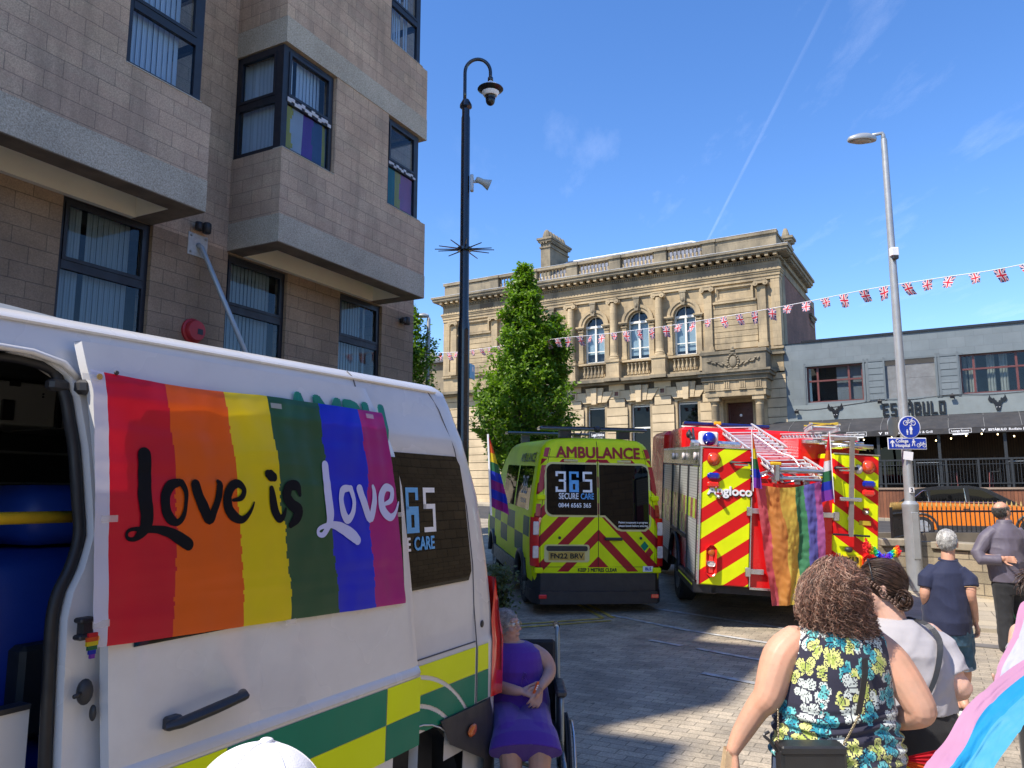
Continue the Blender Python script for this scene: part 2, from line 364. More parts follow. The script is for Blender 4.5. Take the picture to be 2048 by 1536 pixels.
# ---- vapour trail and thin cloud, real sheets high up
def cloud_mat(name,kind):
    m,nt,b=mk(name); nt.nodes.remove(b); out=nt.nodes['Material Output']
    di=N(nt,'BsdfTranslucent',{'Color':(.95,.95,.95,1)}); tr=N(nt,'BsdfTransparent'); mx=N(nt,'MixShader')
    gen=coord(nt,'Generated')
    if kind=='trail':
        s=N(nt,'SeparateXYZ',{0:gen}); e=ramp(nt,s.outputs[0],[(0,g1(0)),(.35,g1(.75)),(.6,g1(1)),(1,g1(0))],'EASE')
        a=mix(nt,1,e,ramp(nt,noi(nt,coord(nt,'Object',(.02,.0025,1)),1,5,.6),[(.3,g1(.35)),(.7,g1(1))]),'MULTIPLY')
        a=mix(nt,1,a,ramp(nt,s.outputs[1],[(0,g1(0)),(.1,g1(.13)),(.55,g1(.08)),(1,g1(.02))]),'MULTIPLY')
    else:
        oc=coord(nt,'Object',(.0011,.00035,1),(0,0,R(-38)))
        a=ramp(nt,noi(nt,oc,1.3,7,.62),[(.56,g1(0)),(.82,g1(.11))])
        q=N(nt,'TexGradient',{'Vector':coord(nt,'Generated')},gradient_type='QUADRATIC_SPHERE')
        s=N(nt,'SeparateXYZ',{0:gen})
        ex=ramp(nt,s.outputs[0],[(0,g1(0)),(.2,g1(1)),(.8,g1(1)),(1,g1(0))],'EASE'); ey=ramp(nt,s.outputs[1],[(0,g1(0)),(.15,g1(1)),(.8,g1(1)),(1,g1(0))],'EASE')
        a=mix(nt,1,mix(nt,1,a,ex,'MULTIPLY'),ey,'MULTIPLY')
    nt.links.new(a,mx.inputs[0]); nt.links.new(tr.outputs[0],mx.inputs[1]); nt.links.new(di.outputs[0],mx.inputs[2]); nt.links.new(mx.outputs[0],out.inputs[0]); return m
def skyray(x,y,Z):
    f=1538.;p=R(8.105); a=(x-1024)/f;b=(768-y)/f; d=Vector((a,cos(p)-b*sin(p),sin(p)+b*cos(p))); return Vector((0,0,1.87))+d*((Z-1.87)/d.z)
A=Vector((1740,8240,1900)); B=Vector((1050,2180,1900))
A=skyray(1375,560,1900); B=skyray(1690,-60,1900)
L_=(B-A).length; mb=MB(); nseg=24; wd=20
for i in range(nseg+1):
    for k in (0,1): mb.v.append(((-.5+k)*wd*(1.0+.5*i/nseg)*(1 if i else .6),L_*i/nseg,0))
for i in range(nseg): mb.f.append((2*i,2*i+1,2*i+3,2*i+2)); mb.m.append(0)
tag(mb.build('vapour_trail',cloud_mat('vapour','trail'),loc=A,rot=(0,0,math.atan2((B-A).y,(B-A).x)-PI/2)),'thin white vapour trail slanting up across the blue sky','vapour trail',kind='stuff')
mb=MB(); mb.quad((-1500,1500,0),(11000,1500,0),(11000,12500,0),(-1500,12500,0))
tag(mb.build('clouds',cloud_mat('thin_cloud','cloud'),loc=(0,0,2600)),'thin wispy white cloud low in the sky on the right','cloud',kind='stuff')

# ================================================================ LEFT OFFICE BUILDING
M_block=bricks('split_face_blocks',(.53,.385,.265),(.45,.335,.24),(.25,.19,.14),.45,.23,.005,.92,.28,.006,.3,.7,big=lambda nt,oc,c: mix(nt,ramp(nt,noi(nt,coord(nt,'Object',(2.2,2.2,.35)),1.1,6,.7),[(.50,g1(0)),(.72,g1(.45))]),mix(nt,ramp(nt,noi(nt,coord(nt,'Object',(1.1,1.1,4.3)),1.0,1),[(.46,g1(0)),(.5,g1(.16))]),c,(.42,.25,.19)),(.16,.125,.09)))
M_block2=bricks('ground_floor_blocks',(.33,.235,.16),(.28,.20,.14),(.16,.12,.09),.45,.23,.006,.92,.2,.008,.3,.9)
def mk_agg():
    m,nt,b=mk('exposed_aggregate'); oc=coord(nt)
    c=ramp(nt,noi(nt,oc,52,2,.9),[(.25,(.22,.18,.13)),(.45,(.42,.365,.28)),(.6,(.54,.48,.38)),(.78,(.70,.64,.52))])
    c=mix(nt,1,c,ramp(nt,noi(nt,oc,1.1,5,.6),[(.3,g1(.78)),(.7,g1(1.06))]),'MULTIPLY')
    nt.links.new(c,b.inputs['Base Color']); b.inputs['Roughness'].default_value=.9; bump(nt,b,noi(nt,oc,75,2,.9),.006,.7); return m
M_agg=mk_agg()
M_conc=mat('brown_concrete',(.20,.155,.115),.85,0,.35,2.5,bs=50,dirt=.3)
M_cream=mat('cream_soffit_board',(.80,.76,.64),.6,0,.07,1.2)
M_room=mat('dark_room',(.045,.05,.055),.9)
def blind_mat(name,col):
    m,nt,b=mk(name); s=N(nt,'SeparateXYZ',{0:wallco(nt)}); w_=N(nt,'TexWave',{'Vector':wallco(nt),'Scale':3.6,'Distortion':.6,'Detail':1})
    c=mix(nt,1,c4(col),ramp(nt,w_.outputs[1],[(.0,g1(.8)),(.25,g1(.97)),(.8,g1(1)),(1,g1(.88))]),'MULTIPLY'); nt.links.new(c,b.inputs['Base Color']); b.inputs['Roughness'].default_value=.8; return m
M_blind=blind_mat('vertical_blind',(.62,.68,.78)); M_blind2=blind_mat('dark_vertical_blind',(.40,.42,.40))
OFF=emp('office_building',(0,0,0),(0,0,math.atan2(uL.y,uL.x)),label='tall brown blockwork office block with projecting bays along the left',cat='building')
F,Rc,TOP=8.95,10.1,16.5
# back wall (recessed plane) and rear body
gw=[(6.05,7.45,2.9,5.95),(8.90,10.30,2.9,5.9),(11.77,13.16,2.9,5.9)]
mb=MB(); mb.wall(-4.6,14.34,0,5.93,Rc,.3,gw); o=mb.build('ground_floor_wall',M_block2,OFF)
mb=MB(); mb.box(7.40,8.9,Rc,Rc+.3,5.93,TOP); mb.box(13.0,14.34,Rc,Rc+.3,5.93,TOP)
mb.box(14.04,14.34,Rc+.3,Rc+6,0,TOP); mb.box(-16,14.34,Rc+5.7,Rc+6,0,TOP); mb.build('wall',M_block,OFF)
# unseen taller wing behind the viewer, roofline shaped to throw the shade on the road
mb=MB(); mb.box(-16,-6.35,F,Rc+5.7,5.95,19.1); mb.box(-6.35,-5.05,F+.95,Rc+5.7,5.95,19.1); mb.box(-5.05,-2.2,F,Rc+5.7,5.95,19.1)
mb.box(-16,-4.6,Rc,Rc+.3,0,5.95); mb.build('unseen_tall_wing',M_block,OFF)
mb=MB(); mb.box(-16.1,14.44,F+.2,Rc+6.1,TOP,TOP+.12); mb.build('roof',M_conc,OFF)
for (x0,x1,corner) in ((-2.2,7.43,'L'),(8.87,13.06,'R')):
    for fl,zb in enumerate((5.93,9.42,12.91)):
        zt=zb+.47; zs=zb+1.61; zw=zb+3.49 if fl<2 else TOP
        nm='concrete_band'
        mb=MB(); mb.box(x0,x1,F-.012,F+.34,zb,zt); mb.box(x0,x0+.34,F+.34,Rc,zb,zt); mb.box(x1-.34,x1,F+.34,Rc,zb,zt); mb.build(nm,M_agg,OFF)
        if fl==0:
            mb=MB(); a=.13 # brown underside ledge and the cream box of the soffit above it
            mb.box(x0+.004,x1-.004,F-.004,F+.345,zb-.012,zb); mb.box(x0+.004,x0+.345,F+.345,Rc,zb-.012,zb); mb.box(x1-.345,x1-.004,F+.345,Rc,zb-.012,zb)
            mb.build('band_underside',M_conc,OFF)
            mb=MB(); mb.box(x0+.34,x1-.34,F+.34,F+.36,zb-.01,zb+.42); mb.box(x0+.34,x0+.36,F+.36,Rc-.02,zb-.01,zb+.42); mb.box(x1-.36,x1-.34,F+.36,Rc-.02,zb-.01,zb+.42)
            mb.box(x0+.36,x1-.36,Rc-.10,Rc-.004,zb-.02,zb+.42); mb.box(x0+.36,x1-.36,F+.36,Rc-.1,zb+.36,zb+.42); mb.build('soffit',M_cream,OFF)
        # spandrel wall between band top and window sill
        mb=MB(); mb.box(x0,x1,F,F+.3,zt,zs); mb.box(x0,x0+.3,F+.3,Rc,zt,zs); mb.box(x1-.3,x1,F+.3,Rc,zt,zs)
        # window storey: solid piers
        if corner=='R':
            mb.box(x0+1.29,x0+2.86,F,F+.3,zs,zw)
        else:
            mb.box(x0,x0+5.3,F,F+.3,zs,zw); mb.box(x0,x0+.3,F+.3,Rc,zs,zw)
            mb.box(x0+6.5,x0+8.23,F,F+.3,zs,zw)
        mb.build('wall',M_block,OFF)
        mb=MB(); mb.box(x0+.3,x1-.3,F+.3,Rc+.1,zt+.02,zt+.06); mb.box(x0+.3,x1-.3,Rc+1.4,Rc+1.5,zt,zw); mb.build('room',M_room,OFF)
def off_window(x0,x1,z0,z1,y,zm,ret=None,blind=M_blind,slats=True,y2=None,right_ret=None,opener=True,inner=True):
    """framed two-light window on the facade; ret = y depth of a left return light, right_ret = of a right one"""
    fr=MB(); t=.075
    frame(x0,x1,z0,z1,y,y+.07,t,fr); fr.box(x0+t,x1-t,y-.006,y+.064,zm-.06,zm+.06)
    if opener: frame(x0+t+.002,x1-t-.002,zm+.062,z1-t-.002,y-.018,y+.04,.05,fr); fr.box(x0+.3,x1-.3,y-.024,y-.018,z1-.06,z1-.045)
    if ret:
        fr.box(x0-.05,x0,y,y+.07,z0,z1); yr=x0-.05
        for zz in ((z0,z0+t),(zm-.06,zm+.06),(z1-t,z1)): fr.box(x0-.05,x0+.02,y+.07,ret,*zz)
        fr.box(x0-.05,x0+.02,ret-t,ret,z0,z1); fr.box(x0-.052,x0+.018,y+.07,y+.16,z0,z1)
        fr.box(x0-.062,x0+.0,y+.16,y+.21,zm+.06,z1-t); fr.box(x0-.062,x0,ret-t-.05,ret-t,zm+.06,z1-t); fr.box(x0-.062,x0,y+.2,ret-t-.04,z1-t-.05,z1-t); fr.box(x0-.062,x0,y+.2,ret-t-.04,zm+.062,zm+.112)
    if right_ret:
        fr.box(x1,x1+.05,y,y+.07,z0,z1)
        for zz in ((z0,z0+t),(zm-.06,zm+.06),(z1-t,z1)): fr.box(x1-.02,x1+.05,y+.07,right_ret,*zz)
        fr.box(x1-.02,x1+.05,right_ret-t,right_ret,z0,z1)
    o=fr.build('window',M_navy,OFF)
    g=MB(); g.box(x0+t,x1-t,y+.03,y+.036,z0+t,zm-.06); g.box(x0+t,x1-t,y+.03,y+.036,zm+.06,z1-t)
    if ret: g.box(x0-.03,x0-.024,y+.16,ret-t,z0+t,zm-.06); g.box(x0-.03,x0-.024,y+.16,ret-t,zm+.06,z1-t)
    if right_ret: g.box(x1+.02,x1+.026,y+.07,right_ret-t,z0+t,z1-t)
    g.build('pane',M_glass,o)
    if blind:
        b=MB(); n=int((x1-x0-.25)/.085)
        for i in range(n):
            if random.random()<.06: continue
            xx=x0+.12+i*.085; b.cbox((0,0,0),(.092,.003,z1-z0-.12),0,Matrix.Translation((xx,y+.16,(z0+z1)/2))@Matrix.Rotation(R(12+random.uniform(-5,5)),4,'Z'))
        if ret:
            for i in range(int((ret-y-.2)/.085)):
                b.cbox((0,0,0),(.003,.08,z1-z0-.12),0,Matrix.Translation((x0+.12,y+.25+i*.085,(z0+z1)/2))@Matrix.Rotation(R(25+random.uniform(-14,14)),4,'Z'))
        b.build('vertical_blind',blind,o)
    return o
for zb in (5.93,9.42,12.91):
    zs=zb+1.61; z1=zb+3.47
    off_window(8.94,10.13,zs,z1,F+.06,zs+.92,ret=Rc-.02,blind=M_blind if zb>6 else M_blind)
    off_window(11.75,12.80,zs,z1,F+.06,zs+.92,right_ret=Rc-.02,blind=M_blind if zb>9 else None)
    off_window(6.05,7.22,zs,z1,F+.06,zs+.92,right_ret=Rc-.02)
    off_window(3.12,4.28,zs,z1,F+.06,zs+.92)
for x0,x1,z0,z1 in gw: off_window(x0,x1,z0,z1,Rc+.07,z0+2.08,blind=M_blind2)
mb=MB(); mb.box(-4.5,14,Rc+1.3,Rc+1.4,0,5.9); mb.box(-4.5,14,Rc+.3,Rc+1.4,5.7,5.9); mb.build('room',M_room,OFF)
mb=MB()
for x0,x1,z0,z1 in gw: mb.box(x0,x1,Rc-.03,Rc+.25,z0-.06,z0)
for zb in (5.93,9.42):
    for a,b in ((8.87,10.15),(11.72,12.87),(6.03,7.25)): mb.box(a,b,F-.01,F+.2,zb+1.61,zb+1.625)
mb.build_parts('sill',mat('pale_sill',(.42,.39,.33),.8),OFF)
OM=OFF.matrix_basis if False else Matrix.Rotation(math.atan2(uL.y,uL.x),4,'Z')
def offp(x,y,z): return tuple((OM@Vector((x,y,z))))
rL=(0,0,math.atan2(uL.y,uL.x))
# flags hung inside windows
def uvcloth(name,w_,h,nx,nz,mats,stripe,fold=.01,seed=0,parent=None,loc=None,rot=None,vertical=True):
    mb=MB()
    for j in range(nz+1):
        for i in range(nx+1):
            u=i/nx;v=j/nz; mb.v.append((u*w_,fold*noise.noise(Vector((u*w_*9+seed,v*h*1.2,seed)))*2,v*h))
    for j in range(nz):
        for i in range(nx):
            a=j*(nx+1)+i; mb.f.append((a,a+1,a+nx+2,a+nx+1)); mb.m.append(stripe((i+.5)/nx,(j+.5)/nz))
    return mb.build(name,mats,parent,True,loc,rot)
def cloth(name,col,trl=.45,rough=.6,sheen=.1,bsc=300):
    m,nt,b=mk(name); oc=coord(nt); c=mix(nt,1,c4(col),ramp(nt,noi(nt,oc,2.5,4),[(.3,g1(.88)),(.7,g1(1.05))]),'MULTIPLY'); nt.links.new(c,b.inputs['Base Color'])
    b.inputs['Roughness'].default_value=rough; b.inputs['Sheen Weight'].default_value=sheen
    if bsc: bump(nt,b,noi(nt,oc,bsc,2),.0008,.4)
    if trl:
        t=N(nt,'BsdfTranslucent'); nt.links.new(c,t.inputs[0]); mx=N(nt,'MixShader',{0:trl}); nt.links.new(b.outputs[0],mx.inputs[1]); nt.links.new(t.outputs[0],mx.inputs[2]); nt.links.new(mx.outputs[0],nt.nodes['Material Output'].inputs[0])
    return m
C_red=cloth('red_cloth',(.62,.008,.02)); C_or=cloth('orange_cloth',(.75,.11,.008)); C_ye=cloth('yellow_cloth',(.80,.62,.01)); C_gr=cloth('green_cloth',(.02,.16,.06)); C_bl=cloth('blue_cloth',(.008,.03,.50)); C_pu=cloth('purple_cloth',(.28,.01,.22)); C_wh=cloth('white_cloth',(.82,.82,.86)); C_vi=cloth('violet_cloth',(.22,.04,.45))
C_pk=cloth('pink_cloth',(.75,.20,.45)); C_lb=cloth('light_blue_cloth',(.05,.35,.75))
o=uvcloth('hung_flag',1.05,.85,24,10,[C_ye,C_wh,C_vi,cloth('navy_cloth',(.06,.12,.3)),C_ye],lambda u,v:0 if u<.2+.03*sin(v*9) else 1 if u<.47 else 2 if u<.68+.03*sin(v*8) else 3 if u<.93 else 4,.012,1,None,offp(8.98,F+.125,7.6),rL)
tag(o,'faded yellow, white and purple flag hung inside the corner bay window','flag','flags in the office windows')
mb=MB()
for i in range(13): mb.box(9.0+i*.083,9.083+i*.083,F+.035,F+.047,8.42+.03*sin(i*1.9),8.485+.03*sin(i*1.9+.4))
o=mb.build('white_tape',C_wh,o); o.parent=None; tag(o,'crumpled white hem taped above the purple flag in the bay window','tape'); o.rotation_euler=rL
o=uvcloth('hung_flag',.92,.85,24,10,[C_bl,cloth('teal_cloth',(.0,.25,.22)),C_ye,C_pk,C_pk],lambda u,v:0 if u<.1 else 1 if u<.32 else 2 if u<.52+.03*sin(v*9) else 3,.012,4,None,offp(11.83,F+.125,7.6),rL)
tag(o,'rainbow flag hung inside the right hand first floor window','flag','flags in the office windows')
mb=MB()
for i in range(11): mb.box(11.82+i*.083,11.90+i*.083,F+.035,F+.047,8.43+.025*sin(i*2.3),8.475+.025*sin(i*2.3+.4))
o=mb.build('white_tape',C_wh); tag(o,'crumpled white hem above the rainbow flag in the right hand window','tape'); o.rotation_euler=rL
# bracket plate with strut, security lights, bell box
e=emp('support_strut',offp(8.27,Rc,5.83),rL,label='grey steel strut slanting from a bolted wall plate',cat='strut')
mb=MB(); mb.box(-.19,.19,-.02,0,-.17,.2,bev=.006); mb.build('wall_plate',mat('pale_grey_paint',(.50,.52,.53),.5,.1,.12,9,dirt=.3),e)
for x in (-.14,.14):
    for z in (-.12,.15): mb=MB(); mb.lathe([(.022,0),(.022,.015),(.012,.03)],seg=8,M=Matrix.Translation((x,-.02,z))@Matrix.Rotation(R(90),4,'X')); mb.build('bolt',M_steel,e)
mb=MB(); mb.tube([(0,-.02,.02),(.02,-.09,-.03),(.55,-1.15,-2.6)],[.05,.04,.04],10); mb.build('strut',mat('strut_paint',(.36,.42,.48),.4,.3,.08,6),e,True)
def floodlight(x,z,lab,s=1):
    e=emp('security_light',offp(x,Rc,z),rL,label=lab,cat='security light',group='black security lights on the office wall')
    mb=MB(); mb.box(-.05,.05,-.07,0,-.05,.05,bev=.01); mb.build('bracket',M_blackpl,e)
    mb=MB(); mb.lathe([(.05,-.09),(.07,-.08),(.07,.07),(.05,.09)],c=(.09*s,-.12,0),seg=14); mb.build('lamp_head',M_blackpl,e,True)
    mb=MB(); mb.lathe([(.045,-.07),(.055,-.06),(.055,.05)],c=(-.07*s,-.12,0),seg=12); mb.build('sensor',M_blackpl,e,True)
floodlight(8.25,6.14,'small black twin security light above the strut plate')
floodlight(13.85,5.72,'small black security light under the far bay of the office',.8)
e=emp('alarm_bell_box',offp(8.262,Rc,4.43),rL,label='round red alarm bell box on the brown office wall',cat='alarm')
mb=MB(); mb.lathe([(.20,0),(.20,.035),(.17,.05),(.17,.11),(.155,.135),(0.02,.14)],seg=28,M=Matrix.Rotation(R(90),4,'X')); mb.build('cover',mat('faded_red_plastic',(.42,.02,.03),.45,0,.12,8),e,True,auto=50)
mb=MB(); mb.box(0,.1,-.143,-.136,-.06,.03); mb.build('label',M_navy,e)
# bird spikes over the ground floor window
mb=MB()
for i in range(26): x=6.2+i*.035; mb.tube([(x,Rc-.02,3.95-.0),(x+random.uniform(-.03,.03),Rc-.06,4.08+random.uniform(-.02,.04))],.0025,4)
o=mb.build('bird_spikes',M_whitetx); o.rotation_euler=rL; tag(o,'thin pale bird spikes along the ledge by the left ground floor window','bird spikes'); o.location=(0,0,-.35)
# opposite stone building, outside the frame to the right, seen in reflections
OPP=emp('stone_building',(LP(-8,7.8)[0],LP(-8,7.8)[1],0),rL,label='long coursed stone building across the street, outside the right edge of the picture',cat='building')
M_opp=bricks('coursed_stone',(.50,.39,.245),(.40,.315,.20),(.13,.105,.08),.5,.26,.012,.9,.2,.01,.3,.8)
hl=[(x,x+1.1,z,z+1.8) for z in (1.1,4.4) for x in (1.5,4.5,7.5,13.5,19.5,22.5,28.5)]
mb=MB(); mb.wall(0,33,0,8,-.35,.35,hl); mb.box(0,.35,-5,-.35,0,8); mb.box(32.65,33,-5,-.35,0,8); mb.box(0,33,-5.3,-5,0,8); mb.build('wall',M_opp,OPP)
for a,b,c,d in hl:
    f=frame(a+.001,b-.001,c,d,-.22,-.14,.06); f.box(a+.06,b-.06,-.22,-.14,(c+d)/2-.03,(c+d)/2+.03); o=f.build('window',M_whitetx,OPP); g=MB(); g.box(a+.002,b-.002,-.19,-.18,c,d); g.build('pane',M_darkglass,o)
mb=MB(); mb.box(-.2,33.2,-5.4,.2,8,8.25); mb.build('roof',M_conc,OPP)
# ================================================================ TOWN HALL (far centre)
def stone(name,c1,c2,dirtc,amt,zlo,zhi,bh=.32,bw=.75,mort=.004,grime=.5):
    m,nt,b=mk(name); v=wallco(nt); oc=coord(nt)
    br=N(nt,'TexBrick',{'Vector':v,'Color1':c4(c1),'Color2':c4(c2),'Mortar':c4(tuple(x*.45 for x in c1)),'Scale':1.0,'Mortar Size':mort,'Mortar Smooth':.2,'Brick Width':bw,'Row Height':bh})
    c=mix(nt,1,br.outputs[0],ramp(nt,noi(nt,oc,.9,6,.65),[(.3,g1(.78)),(.7,g1(1.12))]),'MULTIPLY')
    st=mix(nt,1,noi(nt,coord(nt,'Object',(1.6,1.6,.45)),1.3,6,.7),noi(nt,oc,.5,3),'MULTIPLY')
    c=mix(nt,ramp(nt,st,[(.20,g1(0)),(.36,g1(amt))]),c,dirtc)
    nt.links.new(c,b.inputs['Base Color']); b.inputs['Roughness'].default_value=.9; bump(nt,b,mix(nt,.4,br.outputs[1],noi(nt,oc,25,4)),-.01,.5); return m
M_st=stone('warm_sandstone',(.51,.395,.235),(.42,.33,.20),(.13,.11,.08),.62,0,0)
M_stg=stone('ground_floor_sandstone',(.64,.51,.325),(.57,.45,.28),(.30,.24,.15),.3,0,0,.0001+.40,9)
M_std=stone('weathered_sandstone',(.32,.265,.175),(.25,.21,.145),(.085,.078,.06),.7,0,0,.4,1.1)
M_stj=mat('stone_joint',(.10,.08,.055),.9)
M_cill=mat('bright_stone_edge',(.5,.46,.38),.8,0,.2,5)
M_lead=mat('pale_lead_capping',(.62,.64,.66),.6,.1,.15,3)
M_slate=bricks('roof_slate',(.21,.215,.23),(.15,.155,.17),(.07,.07,.08),.35,.22,.012,.6,.1,.006,.3,1.2,vec=lambda nt:coord(nt))
M_rbrick=bricks('dark_red_brick',(.25,.10,.07),(.17,.07,.05),(.15,.12,.10),.225,.075,.010,.9,.1,.004,.3,.8)
M_sash=mat('cream_window_paint',(.78,.76,.68),.5,0,.06,5)
M_hblind=mat('pale_office_blind',(.50,.55,.55),.8,0,.12,1.4)
HR=math.atan2(-.506,.8625)
HALL=emp('town_hall',(11.6,33.2,0),(0,0,HR),label='two storey classical sandstone town hall with balustraded parapet and arched windows',cat='building')
GB=.8
wins=[-13.31,-10.99,-8.68,-6.37,-4.07]; cols=[-12.15,-9.84,-7.53,-5.22]; pil=[-17.1,-14.46,-2.92,-.50]
XL,XR=-17.85,.28
# upper wall with arched openings
mb=MB(); hw,sp,zb0=.53,10.12,8.26
mb.wall(XL,XR,7.2,11.33,0,.45,[(c-hw,c+hw,zb0,sp+hw) for c in wins])
for c in wins:  # spandrels that turn the square heads into round ones
    for sgn in (-1,1):
        pts=[(c+sgn*hw*cos(PI/2*k/8),sp+hw*sin(PI/2*k/8)) for k in range(9)]+[(c+sgn*hw,sp+hw)]
        if sgn>0: pts=pts
        mb.prism(pts if sgn<0 else pts[::-1],.002,.44)
mb.build('upper_wall',M_st,HALL)
# grey frieze, architrave, cornice
mb=MB(); mb.box(XL-.02,XR+.02,-.10,.5,11.33,11.48); mb.box(XL-.05,XR+.05,-.14,.5,11.48,11.62); mb.box(XL-.09,XR+.09,-.18,.5,11.62,11.70); mb.box(XL-.12,XR+.12,-.22,.5,11.70,11.76)
mb.build('architrave',M_st,HALL)
mb=MB()
for i in range(104): x=XL-.05+i*.176; mb.box(x,x+.12,-.215,-.14,11.765,11.80)
mb.build('bead_course',M_st,HALL)
mb=MB(); mb.box(XL-.02,XR+.02,-.10,.5,11.762,12.22); mb.build('frieze',M_std,HALL)
mb=MB()
for i in range(int((XR-XL)/.105)): x=XL+i*.105; mb.box(x,x+.06,-.17,-.10,12.14,12.24)
mb.build('dentil_course',M_std,HALL)
mb=MB(); n=50
for i in range(n+1): x=XL-.02+(XR-XL-.12)*i/n; mb.box(x,x+.15,-.46,-.10,12.30,12.42)
mb.build('modillion_course',M_st,HALL)
mb=MB(); mb.box(XL-.10,XR+.12,-.20,.5,12.245,12.30); mb.box(XL-.42,XR+.42,-.50,.6,12.42,12.47); mb.box(XL-.47,XR+.47,-.54,.6,12.47,12.60); mb.box(XL-.53,XR+.53,-.60,.6,12.60,12.70)
mb.box(XL-.1,XL+.5,.5,6.5,12.245,12.30); mb.box(XR-.4,XR+.42,.6,6.5,12.42,12.58); mb.box(XR-.3,XR+.5,.6,6.5,12.58,12.70); mb.box(XR-.3,XR+.14,.6,6.5,12.1,12.42); mb.box(XL-.47,XL,.6,8,12.42,12.68)
for i in range(20): mb.box(XR+.1,XR+.36,.7+i*.29,.85+i*.29,12.30,12.41)
mb.build('cornice',M_std,HALL)
mb=MB(); mb.box(XL-.54,XR+.54,-.61,.1,12.70,12.715); mb.build('cornice_flashing',M_lead,HALL)
# parapet: solid ends, balustrades between dies
def baluster_prof(h,r=.055): return [(r*.9,0),(r*.9,h*.08),(r*.5,h*.14),(r*1.05,h*.32),(r*.95,h*.42),(r*.45,h*.62),(r*.5,h*.86),(r*.9,h*.92),(r*.9,h)]
dies=[(-17.9,-17.4),(-15.9,-15.15),(-14.9,-14.2)]
mb=MB(); mb.box(XL+.05,XR-.05,-.12,.25,12.70,12.86); mb.box(XL+.05,-14.85,-.08,.22,12.86,13.36); mb.box(-2.55,XR-.05,-.08,.22,12.86,13.42); mb.box(XL+.05,XL+.35,.25,6.5,12.7,13.4); mb.box(XR-.35,XR-.08,.25,6.0,12.7,13.42)
die_x=[-14.85,-12.5,-10.15,-7.8,-5.45,-3.1]
for x in die_x: mb.box(x,x+.6,-.13,.26,12.86,13.40)
mb.build('parapet',M_std,HALL)
mb=MB(); mb.box(XL,XR,-.16,.3,13.40,13.52); mb.box(XR-.4,XR-.03,.3,6.0,13.42,13.52)
for x in die_x: mb.box(x-.05,x+.65,-.2,.34,13.40,13.54)
mb.build('parapet_coping',M_std,HALL)
mb=MB(); mb.box(XL-.01,XR+.01,-.17,.3,13.54,13.555); mb.build('coping_cap',M_lead,HALL)
for x in die_x[:-1]:
    mb=MB()
    for i in range(9): mb.lathe(baluster_prof(.52,.06),c=(x+.6+.1+i*.194,.07,12.87),seg=8)
    o=mb.build('balustrade',M_st,HALL,True)
# columns, capitals, pilasters
def ionic(x,round_,zb=8.28,zt=11.33,y=-.30,r=.19):
    mb=MB()
    if round_: mb.lathe([(r*1.35,0),(r*1.35,.08),(r*1.15,.12),(r*1.25,.17),(r*1.02,.22),(r,.4),(r*.98,1.2),(r*.86,zt-zb-.26)],c=(x,y,zb),seg=20)
    else: mb.box(x-r*.95,x+r*.95,y-.02,.05,zb+.2,zt-.25); mb.box(x-r*1.2,x+r*1.2,y-.1,.05,zb,zb+.2)
    o=mb.build('column' if round_ else 'pilaster',M_st,HALL,round_,auto=40 if round_ else None)
    mb=MB(); mb.box(x-r*1.25,x+r*1.25,y-r*1.05,min(y+r*1.2,.04),zt-.07,zt-.004)
    for sg in (-1,1):
        mb.lathe([(.115,-.16),(.12,-.14),(.075,0),(.12,.14),(.115,.16)],seg=14,M=Matrix.Translation((x+sg*.215,y-.03,zt-.185))@Matrix.Rotation(R(90),4,'X'))
        mb.lathe([(.05,-.18),(.04,.18)],seg=8,M=Matrix.Translation((x+sg*.215,y-.03,zt-.185))@Matrix.Rotation(R(90),4,'X'))
    mb.box(x-.22,x+.22,y-r*.95,y+r*.9,zt-.20,zt-.075); mb.build('capital',M_st,o,True,auto=40)
for x in cols: ionic(x,True)
for x in pil: ionic(x,False,y=-.14)
mb=MB(); mb.box(XL,XL+.4,-.06,0.02,8.3,11.33); mb.box(XR-.38,XR,-.08,0.02,8.3,11.33); mb.build_parts('corner_strip',M_st,HALL)
